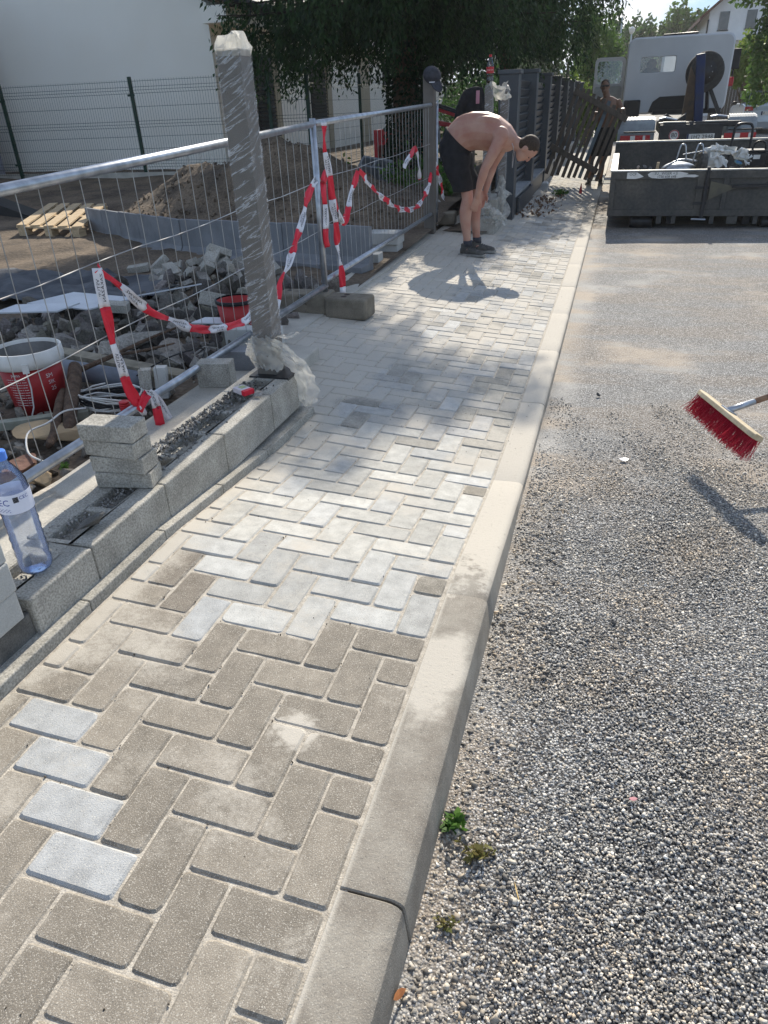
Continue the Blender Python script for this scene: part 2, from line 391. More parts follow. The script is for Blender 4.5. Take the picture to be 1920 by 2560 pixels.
M_TILE = M('white_board', (0.62, 0.64, 0.67), (0.52, 0.54, 0.57), 5, 0.6)
M_MEMB = M('black_membrane', (0.05, 0.055, 0.065), (0.11, 0.115, 0.125), 5, 0.8, 0.01, 12)
M_BAG = M('white_woven_bag', (0.74, 0.74, 0.72), (0.62, 0.62, 0.60), 20, 0.7, 0.002, 90)
M_ROOF = M('dark_roof_tiles', (0.05, 0.045, 0.045), (0.03, 0.028, 0.028), 8, 0.7)
M_ROOFR = M('red_brown_roof_tiles', (0.11, 0.045, 0.03), (0.075, 0.03, 0.022), 8, 0.8)
M_HOUSEW = M('white_house_render', (0.70, 0.70, 0.70), (0.64, 0.64, 0.64), 2, 0.9)

# ------------------------------------------------------------------ mesh builder
def rotm(rx=0, ry=0, rz=0): return Euler((rx, ry, rz), 'XYZ').to_matrix()

class MB:
    def __init__(s): s.v = []; s.f = []; s.c = []; s.e = []; s.cur = (1, 1, 1); s.mi = []; s.m = 0
    def add(s, vs, fs, col=None, edge=None):
        o = len(s.v); s.v += [tuple(p) for p in vs]; s.f += [tuple(i + o for i in f) for f in fs]
        s.c += [col or s.cur] * len(vs); s.e += (edge if edge is not None else [0.0] * len(vs)); s.mi += [s.m] * len(fs)
        return s
    def box(s, c, size, rot=None, col=None, taper=1.0):
        x, y, z = (d / 2 for d in size); c = Vector(c)
        p = [Vector((a * x * (taper if d > 0 else 1), b * y * (taper if d > 0 else 1), d * z)) for d in (-1, 1) for a, b in ((-1, -1), (1, -1), (1, 1), (-1, 1))]
        if rot is not None: p = [rot @ q for q in p]
        p = [q + c for q in p]
        return s.add(p, [(3, 2, 1, 0), (4, 5, 6, 7), (0, 1, 5, 4), (1, 2, 6, 5), (2, 3, 7, 6), (3, 0, 4, 7)], col)
    def b2(s, lo, hi, col=None):
        return s.box([(a + b) / 2 for a, b in zip(lo, hi)], [b - a for a, b in zip(lo, hi)], None, col)
    def bar(s, p0, p1, w, h, up=(0, 0, 1), col=None):
        p0, p1 = Vector(p0), Vector(p1); d = p1 - p0; L = d.length; d.normalize(); u = Vector(up)
        sd = d.cross(u)
        if sd.length < 1e-4: sd = d.cross(Vector((1, 0, 0)))
        sd.normalize(); u = sd.cross(d)
        R = Matrix((sd, d, u)).transposed()
        return s.box((p0 + p1) / 2, (w, L, h), R, col)
    def tube(s, pts, r, seg=8, col=None, closed=False):
        pts = [Vector(p) for p in pts]; n = len(pts); rs = r if isinstance(r, (list, tuple)) else [r] * n
        vs, fs = [], []; prev = None
        for i, p in enumerate(pts):
            t = (pts[(i + 1) % n] - pts[i - 1]) if closed else (pts[min(i + 1, n - 1)] - pts[max(i - 1, 0)])
            if t.length < 1e-9: t = Vector((0, 0, 1))
            t.normalize()
            if prev is None:
                a = t.cross(Vector((0, 0, 1)))
                if a.length < 0.05: a = t.cross(Vector((1, 0, 0)))
            else: a = prev - t * prev.dot(t)
            a.normalize(); prev = a; b = t.cross(a)
            for k in range(seg):
                th = 2 * PI * k / seg; vs.append(p + (a * math.cos(th) + b * math.sin(th)) * rs[i])
        for i in range(n if closed else n - 1):
            for k in range(seg):
                j = (i + 1) % n
                fs.append((i * seg + k, i * seg + (k + 1) % seg, j * seg + (k + 1) % seg, j * seg + k))
        if not closed: fs.append(tuple(range(seg - 1, -1, -1))); fs.append(tuple((n - 1) * seg + k for k in range(seg)))
        return s.add(vs, fs, col)
    def lathe(s, prof, c=(0, 0, 0), rot=None, seg=24, col=None, cap=True, sx=1, sy=1):
        c = Vector(c); vs, fs = [], []
        for r, z in prof:
            for k in range(seg):
                th = 2 * PI * k / seg; p = Vector((r * math.cos(th) * sx, r * math.sin(th) * sy, z))
                vs.append((rot @ p if rot is not None else p) + c)
        for i in range(len(prof) - 1):
            for k in range(seg): fs.append((i * seg + k, i * seg + (k + 1) % seg, (i + 1) * seg + (k + 1) % seg, (i + 1) * seg + k))
        if cap:
            fs.append(tuple(range(seg - 1, -1, -1))); fs.append(tuple((len(prof) - 1) * seg + k for k in range(seg)))
        return s.add(vs, fs, col)
    def loft(s, rings, col=None):
        """rings: list of (centre, side vector, up vector) ellipses; closed ends"""
        seg = 16; vs, fs = [], []
        for c, a, b in rings:
            c, a, b = Vector(c), Vector(a), Vector(b)
            for k in range(seg):
                th = 2 * PI * k / seg; vs.append(c + a * math.cos(th) + b * math.sin(th))
        n = len(rings)
        for i in range(n - 1):
            for k in range(seg): fs.append((i * seg + k, i * seg + (k + 1) % seg, (i + 1) * seg + (k + 1) % seg, (i + 1) * seg + k))
        fs.append(tuple(range(seg - 1, -1, -1))); fs.append(tuple((n - 1) * seg + k for k in range(seg)))
        return s.add(vs, fs, col)
    def ell(s, c, r, rot=None, seg=16, rings=10, col=None):
        prof = [(math.sin(PI * i / rings) * 1.0, -math.cos(PI * i / rings)) for i in range(rings + 1)]
        prof[0] = (0.02, -1); prof[-1] = (0.02, 1)
        vs, fs = [], []; c = Vector(c)
        for rr, z in prof:
            for k in range(seg):
                th = 2 * PI * k / seg; p = Vector((rr * math.cos(th) * r[0], rr * math.sin(th) * r[1], z * r[2]))
                vs.append((rot @ p if rot is not None else p) + c)
        for i in range(rings):
            for k in range(seg): fs.append((i * seg + k, i * seg + (k + 1) % seg, (i + 1) * seg + (k + 1) % seg, (i + 1) * seg + k))
        fs.append(tuple(range(seg - 1, -1, -1))); fs.append(tuple(rings * seg + k for k in range(seg)))
        return s.add(vs, fs, col)
    def prism(s, poly, z0, z1, T=None, col=None):
        n = len(poly); vs = [Vector((x, y, z0)) for x, y in poly] + [Vector((x, y, z1)) for x, y in poly]
        if T is not None: vs = [T @ p for p in vs]
        fs = [tuple(range(n - 1, -1, -1)), tuple(range(n, 2 * n))] + [(i, (i + 1) % n, n + (i + 1) % n, n + i) for i in range(n)]
        return s.add(vs, fs, col)
    def rock(s, c, size, seed=0, col=None, amp=0.35, sub=1, flat=1.0):
        bm = bmesh.new(); bmesh.ops.create_icosphere(bm, subdivisions=sub + 1, radius=1.0)
        rg = random.Random(seed); off = Vector((rg.uniform(0, 99), rg.uniform(0, 99), rg.uniform(0, 99))); R = rotm(rg.uniform(0, 6), rg.uniform(0, 6), rg.uniform(0, 6)) if flat == 1.0 else rotm(rg.uniform(-.3, .3), rg.uniform(-.3, .3), rg.uniform(0, 6))
        pl = [(Vector((rg.gauss(0, 1), rg.gauss(0, 1), rg.gauss(0, 1))).normalized(), rg.uniform(0.32, 0.75)) for _ in range(13)]
        vs = []
        for v in bm.verts:
            p = v.co * (1 + amp * 0.6 * mnoise.noise(v.co * 1.6 + off))
            for nrm, dd in pl:                                     # flat broken facets
                k = p.dot(nrm)
                if k > dd: p = p - nrm * (k - dd)
            p = R @ Vector((p.x * size[0], p.y * size[1], p.z * size[2] * flat)); vs.append(p + Vector(c))
        fs = [tuple(v.index for v in f.verts) for f in bm.faces]; bm.free()
        return s.add(vs, fs, col)
    def build(s, name, mat, parent=None, smooth=False, bev=0.0, seg=2, off=None, mods=None):
        me = bpy.data.meshes.new(name)
        o = Vector((0, 0, 0))
        q = parent
        while q is not None: o += q.location; q = q.parent
        if off is not None: o = Vector(off)
        me.from_pydata([(a - o.x, b - o.y, c - o.z) for a, b, c in s.v], [], s.f)
        if any(c != (1, 1, 1) for c in s.c):
            at = me.color_attributes.new('col', 'FLOAT_COLOR', 'POINT')
            arr = np.ones((len(s.v), 4), dtype=np.float32); arr[:, :3] = np.array(s.c, dtype=np.float32); at.data.foreach_set('color', arr.ravel())
        elif len(s.v):
            at = me.color_attributes.new('col', 'FLOAT_COLOR', 'POINT')
            at.data.foreach_set('color', np.ones(len(s.v) * 4, dtype=np.float32))
        if any(s.e):
            at = me.attributes.new('edge', 'FLOAT', 'POINT'); at.data.foreach_set('value', np.array(s.e, dtype=np.float32))
        for mm in (mat if isinstance(mat, (list, tuple)) else [mat]): me.materials.append(mm)
        if isinstance(mat, (list, tuple)): me.polygons.foreach_set('material_index', s.mi)
        if smooth: me.polygons.foreach_set('use_smooth', [True] * len(me.polygons))
        me.update()
        ob = bpy.data.objects.new(name, me); COL.objects.link(ob)
        if parent is not None: ob.parent = parent
        elif off is not None: ob.location = o
        if bev > 0:
            b = ob.modifiers.new('bevel', 'BEVEL'); b.width = bev; b.segments = seg; b.limit_method = 'ANGLE'; b.angle_limit = rad(35)
        for kind, kw in (mods or []):
            md = ob.modifiers.new(kind.lower(), kind)
            for a, b in kw.items(): setattr(md, a, b)
        return ob

def tag(o, label=None, cat=None, group=None, kind=None):
    if label: o['label'] = label
    if cat: o['category'] = cat
    if group: o['group'] = group
    if kind: o['kind'] = kind
    return o
def empty(name, loc=(0, 0, 0), label=None, cat=None, group=None):
    o = bpy.data.objects.new(name, None); COL.objects.link(o); o.location = loc; o.empty_display_size = 0.1
    return tag(o, label, cat, group)
def copy_tree(o, parent=None):
    c = o.copy(); COL.objects.link(c); c.parent = parent
    for ch in list(o.children): copy_tree(ch, c)
    return c
def structure(o, cat=None): o['kind'] = 'structure'; return o

_fc = {}
def text_geo(s, size):
    """flat mesh of a string, centred on the origin in the xy plane"""
    if (s, size) in _fc: return _fc[(s, size)]
    cu = bpy.data.curves.new('lettering', 'FONT'); cu.body = s; cu.size = size; cu.align_x = 'CENTER'; cu.align_y = 'CENTER'; cu.resolution_u = 2
    o = bpy.data.objects.new('lettering', cu); COL.objects.link(o)
    bpy.context.view_layer.update()
    me = bpy.data.meshes.new_from_object(o.evaluated_get(bpy.context.evaluated_depsgraph_get()))
    vs = [v.co.copy() for v in me.vertices]; fs = [tuple(p.vertices) for p in me.polygons]
    bpy.data.objects.remove(o); bpy.data.curves.remove(cu); bpy.data.meshes.remove(me)
    _fc[(s, size)] = (vs, fs); return vs, fs
def add_text(mb, s, size, fn, sx=1.0):
    vs, fs = text_geo(s, size); return mb.add([fn(v.x * sx, v.y) for v in vs], fs)

# ------------------------------------------------------------------ ground levels
_KY = [-3.1, 0.615, 1.1275, 1.5375, 2.05, 2.87, 5.945]
_KZ = [0, 0, -0.0029, -0.052, -0.1088, -0.1251, -0.1554]
def prof(y): return float(np.interp(y, _KY, _KZ))
def gz(x, y): return prof(y) + float(np.interp(y, [1.1275, 2.255], [-0.0519, -0.080])) * min(x, 0.0)
def roadz(x, y): return float(np.interp(y, [-3, 1.1, 3.4, 6], [-0.12, -0.125, -0.185, -0.20])) + 0.012 * min(max(x - 0.15, 0), 2.5)
def yardz(x, y):
    z = float(np.interp(y, [-2, 1, 5, 8, 12, 16], [-0.02, -0.02, -0.01, 0.04, 0.33, 0.36]))
    m = 0.0
    for cx, cy, sx, sy, h in ((-4.9, 9.4, 1.25, 0.8, 0.62), (-3.7, 9.1, 0.9, 0.75, 0.48), (-2.6, 9.0, 0.8, 0.6, 0.22), (-2.9, 4.9, 0.7, 0.6, 0.10)):
        m += h * math.exp(-((x - cx) / sx) ** 2 - ((y - cy) / sy) ** 2)
    nz = mnoise.fractal(Vector((x * 1.3, y * 1.3, 0.3)), 0.9, 2.1, 5)
    return z + m * (1 + 0.25 * nz) + 0.035 * nz * min(1.0, max(0.0, (-1.7 - x) * 2))

# ================================================================== SETTING
def grid(name, xs, ys, zf, mat, smooth=True):
    mb = MB(); nx, ny = len(xs), len(ys)
    mb.add([(x, y, zf(x, y)) for y in ys for x in xs], [(j * nx + i, j * nx + i + 1, (j + 1) * nx + i + 1, (j + 1) * nx + i) for j in range(ny - 1) for i in range(nx - 1)])
    return structure(mb.build(name, mat, smooth=smooth))
def lin(a, b, n): return [a + (b - a) * i / (n - 1) for i in range(n)]

M_GROUND = M('far_ground_soil', (0.16, 0.15, 0.10), (0.09, 0.11, 0.05), 0.4, 0.95)
grid('ground', lin(-900, 900, 30), lin(-300, 1500, 30), lambda x, y: -0.45, M_GROUND)
grid('road', lin(0.12, 3.0, 25) + [4, 6, 10, 14], lin(-1.5, 10, 60) + [12, 15, 20, 30, 50, 90, 160],
     lambda x, y: roadz(x, y) + 0.004 * mnoise.fractal(Vector((x * 2, y * 2, 0)), 1, 2, 4), M_ROAD)
grid('yard_soil', lin(-16, -6.2, 22) + lin(-6, -1.63, 90), lin(-1.5, 14, 240) + [15, 17, 20, 26, 40], yardz, M_SOIL)

# herringbone paving, one block per lattice cell pair
P = 0.1025
rg = random.Random(7)
pav = MB()
def left_edge(y): return -0.985 if y < 2.47 else (-1.62 if y < 8.1 else -1.10)
def paver(x0, y0, x1, y1, col):
    xl = left_edge((y0 + y1) / 2)
    x0 = max(x0, xl); x1 = min(x1, -0.004)
    if x1 - x0 < 0.022: return
    g = 0.0021
    x0 += g + rg.uniform(0, .0008); x1 -= g; y0 += g + rg.uniform(0, .0008); y1 -= g
    cx, cy = (x0 + x1) / 2, (y0 + y1) / 2; th = rg.gauss(0, 0.004); dz = rg.gauss(0, 0.0010); tx, ty = rg.gauss(0, .004), rg.gauss(0, .004)
    ct, st = math.cos(th), math.sin(th)
    cr_ = [rg.choice((.7, .9, 1, 1, 1.3, 2.2 if rg.random() < .25 else 1)) for _ in range(4)]; jt = [(rg.gauss(0, .00035), rg.gauss(0, .00035)) for _ in range(12)]
    def ring(inset, z, r0):
        a, b = (x1 - x0) / 2 - inset, (y1 - y0) / 2 - inset; o = []; qi = 0
        for sx, sy, fl in ((1, 1, 0), (-1, 1, 1), (-1, -1, 0), (1, -1, 1)):
            r = min(r0 * cr_[qi], a * .5, b * .5); qi += 1
            q = [(sx * a, sy * (b - r)), (sx * (a - r * .3), sy * (b - r * .3)), (sx * (a - r), sy * b)]
            if fl: q = q[::-1]
            for u, v in q:
                u += jt[len(o)][0]; v += jt[len(o)][1]; X = cx + u * ct - v * st; Y = cy + u * st + v * ct
                o.append((X, Y, gz(X, Y) + z + dz + u * tx + v * ty))
        return o
    vs = ring(0.0115, 0, 0.006) + ring(0.0055, -0.0002, 0.007) + ring(0.0, -0.0055, 0.008) + ring(0.0, -0.03, 0.008)
    n = 12; fs = [tuple(range(n))]
    for k in range(3): fs += [(k * n + i, (k + 1) * n + i, (k + 1) * n + (i + 1) % n, k * n + (i + 1) % n) for i in range(n)]
    pav.add(vs, fs, col, [0.0] * n + [0.6] * n + [1.0] * n + [1.0] * n)
def paver_col(u, v, half):
    r = rg.random(); br = rg.uniform(0.82, 1.15)
    bound = 8.05 if u > -3.2 else (7.05 if u > -5.1 else (7.8 if u > -6.5 else 8.3))
    dark = v < bound
    if (-7.1 < u < -4.9 and -4.2 < v < 1.1 and (round(u + v)) in (-6, -5, -7) and False): dark = False
    if dark: c = (0.245, 0.215, 0.175)
    elif v < 12: c = (0.425, 0.422, 0.40)
    elif v < 24: c = (0.44, 0.43, 0.395)
    else: c = (0.36, 0.355, 0.34)
    if not dark and half and v < 34: c = (0.255, 0.230, 0.19)
    if not dark and v > 22 and r < 0.28: c = (0.28, 0.265, 0.235)
    if not dark and u > -2.6 and 22 < v < 34 and r < 0.6: c = (0.30, 0.285, 0.25)
    if not dark and v > 13 and r > 0.88: c = (0.43, 0.428, 0.41)
    return tuple(x * br for x in c)
LIGHT = {(-7, 0, 'H'), (-6, -1, 'H'), (-8, 1, 'H'), (-5, -2, 'Z'), (-7, 6, 'V'), (-9, 2, 'H')}
for v in range(-14, 152):
    for u in range(-18, 1):
        if (u - (-3 - v)) % 4 == 0:                          # block lying across
            c = (0.385, 0.392, 0.39) if (u, v, 'H') in LIGHT else paver_col(u + 1, v + .5, u == -1)
            paver(u * P, v * P, (u + 2) * P, (v + 1) * P, c)
        if (v - (-1 - u)) % 4 == 0:                          # block lying along
            c = (0.385, 0.392, 0.39) if (u, v, 'V') in LIGHT else paver_col(u + .5, v + 1, False)
            if (u, v) == (-9, 8) or (u, v) == (-8, 7): c = (0.19, 0.165, 0.135)
            if u >= 0: continue
            paver(u * P, v * P, (u + 1) * P, (v + 2) * P, c)
structure(pav.build('pavement', M_PAVER))
grid('joint_sand', lin(-1.66, 0.02, 26), lin(-1.5, 15.6, 400), lambda x, y: gz(x, y) - 0.0048 + 0.0024 * mnoise.noise(Vector((x * 45, y * 45, 1))), M_SAND)
grid('far_pavement', [-1.1, -0.5, 0.0], lin(15.6, 60, 12), lambda x, y: gz(x, y), M('far_paving', (0.42, 0.40, 0.36), (0.34, 0.32, 0.29), 3, 0.9))

# kerb stones, one metre each with a rounded road edge
kb = MB()
kprof = [(0.0015, -0.25), (0.0015, -0.002), (0.004, 0.0), (0.096, 0.0005), (0.112, -0.001), (0.124, -0.006), (0.1315, -0.014), (0.1345, -0.026), (0.1475, -0.16), (0.150, -0.25)]
ys = [-1.97 + i for i in range(20)]
for i, y0 in enumerate([-1.95, -0.95] + [0.05 + k for k in range(17)]):
    y1 = y0 + 1.0; rgk = random.Random(i); dx = rgk.uniform(-.001, .0015); dz = rgk.uniform(-.0012, .0012)
    rings = []
    gp = (.0022, .003) if abs(y0 - .05) < .01 else (.0004, .0008)
    for y, ins in ((y0 + gp[0], gp[1]), (y0 + .005, 0), ) + tuple((y0 + t, 0) for t in (0.2, 0.4, 0.6, 0.8)) + ((y1 - .005, 0), (y1 - (.0022 if abs(y1 - .05) < .01 else .0004), .003 if abs(y1 - .05) < .01 else .0008)):
        rings.append([(x + dx - (ins if x > .1 else 0), y, z + prof(y) + dz - (ins if z > -.03 else 0)) for x, z in kprof])
    n = len(kprof); vs = [p for r in rings for p in r]
    fs = [(a * n + b, a * n + b + 1, (a + 1) * n + b + 1, (a + 1) * n + b) for a in range(len(rings) - 1) for b in range(n - 1)]
    fs += [tuple(range(n)), tuple((len(rings) - 1) * n + k for k in range(n - 1, -1, -1))]
    fs = [f[::-1] for f in fs]
    kb.add(vs, fs)
k = kb.build('kerb', M_KERB); structure(k)
for p_ in k.data.polygons: p_.use_smooth = len(p_.vertices) == 4
k.data.set_sharp_from_angle(angle=rad(28))
kf = MB(); kf.b2((0.0, 17.05, -0.3), (0.15, 60, -0.155)); structure(kf.build('kerb_farther', M_KERB))

# loose chippings on the road: thousands of small angular stones
def stones(name, n, xr, yr, zf, smin, smax, seed, pal, dens=None, mat=M_STONE):
    r = np.random.default_rng(seed)
    x = r.uniform(*xr, n); y = r.uniform(*yr, n)
    if dens is not None:
        k_ = r.random(n) < dens(x, y); x, y = x[k_], y[k_]; n = len(x)
    s = r.uniform(smin, smax, n) * r.choice([.7, 1, 1, 1, 1.25, 1.6], n)
    base = np.array([(-1, -1, -1), (1, -1, -1), (1, 1, -1), (-1, 1, -1), (-1, -1, 1), (1, -1, 1), (1, 1, 1), (-1, 1, 1)], float)
    v = base[None] * (1 + r.uniform(-.45, .25, (n, 8, 3))) * np.stack([np.ones(n), r.uniform(.5, 1, n), r.uniform(.32, .62, n)], 1)[:, None] * s[:, None, None] * .5
    a, b_, c_ = r.uniform(0, 6.28, n), r.normal(0, .5, n), r.normal(0, .5, n)
    ca, sa, cb, sb, cc, s_ = np.cos(a), np.sin(a), np.cos(b_), np.sin(b_), np.cos(c_), np.sin(c_)
    y1 = v[..., 1] * cb[:, None] - v[..., 2] * sb[:, None]; z1 = v[..., 1] * sb[:, None] + v[..., 2] * cb[:, None]
    x2 = v[..., 0] * cc[:, None] + z1 * s_[:, None]; z2 = -v[..., 0] * s_[:, None] + z1 * cc[:, None]
    X = x2 * ca[:, None] - y1 * sa[:, None] + x[:, None]; Y = x2 * sa[:, None] + y1 * ca[:, None] + y[:, None]
    zz = np.array([zf(p, q) for p, q in zip(x, y)]); Z = z2 + (zz + s * .22)[:, None]
    V = np.stack([X, Y, Z], -1).reshape(-1, 3)
    F = np.array([(3, 2, 1, 0), (4, 5, 6, 7), (0, 1, 5, 4), (1, 2, 6, 5), (2, 3, 7, 6), (3, 0, 4, 7)])
    faces = (F[None] + (np.arange(n) * 8)[:, None, None]).reshape(-1, 4)
    me = bpy.data.meshes.new(name); me.vertices.add(len(V)); me.vertices.foreach_set('co', V.ravel())
    me.loops.add(faces.size); me.loops.foreach_set('vertex_index', faces.ravel().astype(np.int32))
    me.polygons.add(len(faces)); me.polygons.foreach_set('loop_start', np.arange(0, faces.size, 4, dtype=np.int32))
    me.update(calc_edges=True)
    pal = np.array(pal); ci = pal[r.integers(0, len(pal), n)] * r.uniform(.75, 1.2, (n, 1))
    at = me.color_attributes.new('col', 'FLOAT_COLOR', 'POINT')
    arr = np.ones((n, 8, 4), np.float32); arr[..., :3] = ci[:, None]; at.data.foreach_set('color', arr.ravel())
    me.materials.append(mat)
    o = bpy.data.objects.new(name, me); COL.objects.link(o); o['kind'] = 'stuff'
    return o
GP = [(.13, .13, .13), (.21, .207, .20), (.29, .284, .273), (.36, .35, .335), (.43, .42, .40), (.52, .505, .48), (.66, .64, .60), (.50, .44, .365), (.27, .264, .256), (.17, .168, .165), (.40, .39, .37), (.47, .46, .435)]
def dens1(x, y):
    d = np.clip((3.2 - y + 0.22 * np.sin(x * 9) + .2 * np.sin(x * 23 + y * 7)) / 1.5, 0.0, 1) * np.clip(0.55 + (x - .17) * 2.6, 0, 1) * (.8 + .2 * np.sin(x * 11 + 3 * np.sin(y * 5)))
    return d
tag(stones('road_chippings', 210000, (0.152, 1.75), (-0.35, 3.3), lambda x, y: roadz(x, y), .0026, .0062, 3, GP, dens1), 'grey angular stone chippings lying loose on the road beside the kerb')
tag(stones('outer_chippings', 90000, (1.75, 3.2), (-0.35, 3.3), lambda x, y: roadz(x, y), .003, .0068, 4, GP, dens1), 'grey stone chippings lying loose farther out on the road')
tag(stones('coarse_grit', 2200, (0.15, 0.34), (-0.3, 2.1), lambda x, y: roadz(x, y), .004, .010, 9, [(.12, .115, .11), (.2, .19, .175), (.36, .31, .25), (.28, .26, .23), (.45, .42, .37)]), 'coarser dark grit gathered along the foot of the kerb')

# ================================================================== THE LOW BLOCK WALL
rg = random.Random(11)
wall = empty('garden_wall', (-1.15, 1.4, 0.0), 'low unfinished wall of grey concrete blocks with rubble in its open tops', 'wall')
bc = MB()
bys = [-0.60, -0.18, 0.235, 0.65, 1.065, 1.48, 1.895, 2.31, 2.47]
for a, b in zip(bys[:-1], bys[1:]):
    bc.b2((-1.29, a + .002, -.2), (-0.992, b - .002, 0.0), None)
    for i in range(len(bc.v) - 8, len(bc.v)):
        x, y, z = bc.v[i]
        if z > -.1: bc.v[i] = (x, y, gz(-1.0, y) + (0.032 if a > 0.2 else .03))
bc.build('base_course', M_BLOCK, wall, bev=.004)
cuts = [0.487, 0.757, 1.168, 1.608, 2.066, 2.468]
for i, (a, b) in enumerate(zip(cuts[:-1], cuts[1:])):
    m = MB(); zb = 0.028; zt = 0.205 if i else 0.2
    x0, x1 = -1.275, -1.030
    # block shell with two open cells in its top
    ncell = 2 if b - a > .3 else 1
    L = (b - a - .004); y0 = a + .002
    cells = [(y0 + L * (k + .5) / ncell - .085 * L / .4, y0 + L * (k + .5) / ncell + .085 * L / .4) for k in range(ncell)]
    dr = -.018                                                # the faces batter outward at the foot, ends chamfered
    m.b2((x0, y0, zb), (x0 + .075, y0 + L, zt)); m.b2((x1 - .075, y0, zb), (x1, y0 + L, zt))
    yy = [y0] + [q for c in cells for q in c] + [y0 + L]
    for k in range(0, len(yy), 2): m.b2((x0 + .075, yy[k], zb), (x1 - .075, yy[k + 1], zt))
    for c0, c1 in cells: m.b2((x0 + .075, c0, zb), (x1 - .075, c1, zt - .035))
    o = m.build('block', M_BLOCK, wall, bev=.006, mods=[('WELD', {'merge_threshold': .0004})])
    o.modifiers.move(1, 0)
# rubble and grit on the tops
m = MB()
for _ in range(1500):
    y = rg.uniform(1.18, 2.2); t = rg.random()
    x = -1.262 + abs(rg.gauss(0, .06)) + (y - 1.2) * 0.035
    if x > -1.06: continue
    s = rg.choice((.003, .004, .005, .008, .012)) * rg.uniform(.7, 1.3)
    g_ = rg.uniform(.35, 1.3); m.rock((x, y, .205 + s * .3), (s, s * .8, s * .5), rg.randint(0, 40), (g_, g_, g_), sub=0)
for cx, cy, n in ((-1.155, 1.05, 260), (-1.205, .86, 200), (-1.13, .62, 120)):
    for _ in range(n):
        s = rg.choice((.003, .005, .008)) * rg.uniform(.7, 1.3); g_ = rg.uniform(.7, 1.6)
        m.rock((cx + rg.gauss(0, .028), cy + rg.gauss(0, .05), .178 + rg.uniform(0, .028)), (s, s * .8, s * .6), rg.randint(0, 40), (g_, g_, g_), sub=0)
o = m.build('mortar_rubble', M_RUBBLE, wall); o['kind'] = 'stuff'
# lower dark block and pale stack at the near end
o = MB(); 
for i in range(3): o.b2((-1.30, -.35 + i * .42 - .42, -.02), (-1.045, -.35 + i * .42 - .004, .158))
o.build('dark_block', M_BLOCKD, wall, bev=.005)
t = empty('footing_strip', (-1.45, 2.0, 0.0)); structure(t)
fm = MB()
for a, b, z in ((-.6, 1.2, .075), (1.2, 2.5, .065), (2.5, 3.3, .05)): fm.b2((-1.665, a, -.2), (-1.278, b, z))
fm.build('concrete', M_SLAB, t, bev=.012)
sm = MB()
pts = [(-1.62, 2.5), (-1.10, 2.5), (-1.32, 3.05), (-1.60, 3.3), (-1.60, 8.0), (-1.75, 8.6), (-2.3, 8.9), (-2.25, 7.4), (-1.86, 6.2), (-1.90, 4.2), (-2.0, 3.2)]
sm.prism(pts, -.2, .0); o = sm.build('concrete_strip', M_SLAB)
for v in o.data.vertices:
    if v.co.z > -.1: v.co.z = gz(v.co.x, v.co.y) + .004
structure(o)

def block_stack(x, y, z, n, size, rots, label, mat, chamfer_top=None, cat='paving blocks'):
    pass
# four loose paving blocks piled on the wall
rot = [0.10, -0.03, -0.13, -0.05]
zc = .207
for i in range(4):
    t = MB(); t.box((0, 0, .0295), (.2, .1, .058)); 
    ob = t.build('paving_block', M_BLOCK, None, bev=.004)
    ob.location = (-1.158 + .004 * (i % 2) - .004 * i, 1.148 + .006 * (1.5 - i) , zc + i * .0605); ob.rotation_euler = (0, rad(.4) * (-1) ** i, rot[i] + .10)
    tag(ob, ['bottom block of the leaning stack of four on the low wall', 'second block from the bottom in the stack of four on the low wall',
             'third block up in the stack of four on the low wall, turned slightly', 'smooth topped paving block crowning the stack of four on the low wall'][i], 'paving block', 'paving blocks stacked on the low wall')
# broken half block
t = MB(); t.rock((0, 0, .02), (.052, .10, .030), 5, amp=.12, flat=.9, sub=1)
ob = t.build('broken_block', [M_BLOCKD], None); ob.location = (-1.085, .855, .215); ob.rotation_euler = (rad(6), rad(-14), rad(-22))
tag(ob, 'broken dark piece of paving block lying on the wall beside the water bottle', 'block fragment')
# pale blocks at the left picture edge
for i in range(3):
    t = MB(); t.b2((-1.32, .02, 0), (-1.035, .458, .088)); ob = t.build('pale_block', M_GREYB, None, bev=.004)
    ob.location = (0.004 * (i % 2), .004 * i, .162 + .0895 * i); ob.rotation_euler = (0, 0, 0)
    tag(ob, ['lowest of three pale grey blocks piled at the near end of the wall', 'middle one of three pale grey blocks piled at the near end of the wall', 'topmost of three pale grey blocks piled at the near end of the wall'][i], 'block', 'pale blocks piled at the end of the wall')

# water bottle ---------------------------------------------------------
M_PET = glass_material('clear_bottle_plastic', (0.95, 0.965, 0.99), 0.03, 0.06)
M_WATERB = M('blue_tinted_water', (.76, .80, .87), (.62, .69, .86), 20, .1, spec=.6, coord='obj')
_n, _l = M_WATERB.node_tree.nodes, M_WATERB.node_tree.links
_t = _n.new('ShaderNodeBsdfTransparent'); _t.inputs['Color'].default_value = (.94, .965, 1, 1)
_tl = _n.new('ShaderNodeBsdfTranslucent'); _tl.inputs['Color'].default_value = (.75, .82, .95, 1)
_m1 = _n.new('ShaderNodeMixShader'); _m1.inputs['Fac'].default_value = .6; _m2 = _n.new('ShaderNodeMixShader'); _m2.inputs['Fac'].default_value = .15
_l.new(_n['Principled BSDF'].outputs[0], _m1.inputs[1]); _l.new(_tl.outputs[0], _m1.inputs[2]); _l.new(_t.outputs[0], _m2.inputs[1]); _l.new(_m1.outputs[0], _m2.inputs[2])
_l.new(_m2.outputs[0], _n['Material Output'].inputs['Surface'])
M_WATER = glass_material('bottle_water', (0.86, 0.91, 0.99), 0.02, 0.05)
M_LABELW = M('bottle_label_white', (0.72, 0.74, 0.84), (0.66, 0.68, 0.80), 9, 0.4)
M_CAPB = M('blue_cap_plastic', (0.10, 0.25, 0.75), (0.08, 0.22, 0.68), 9, 0.4)
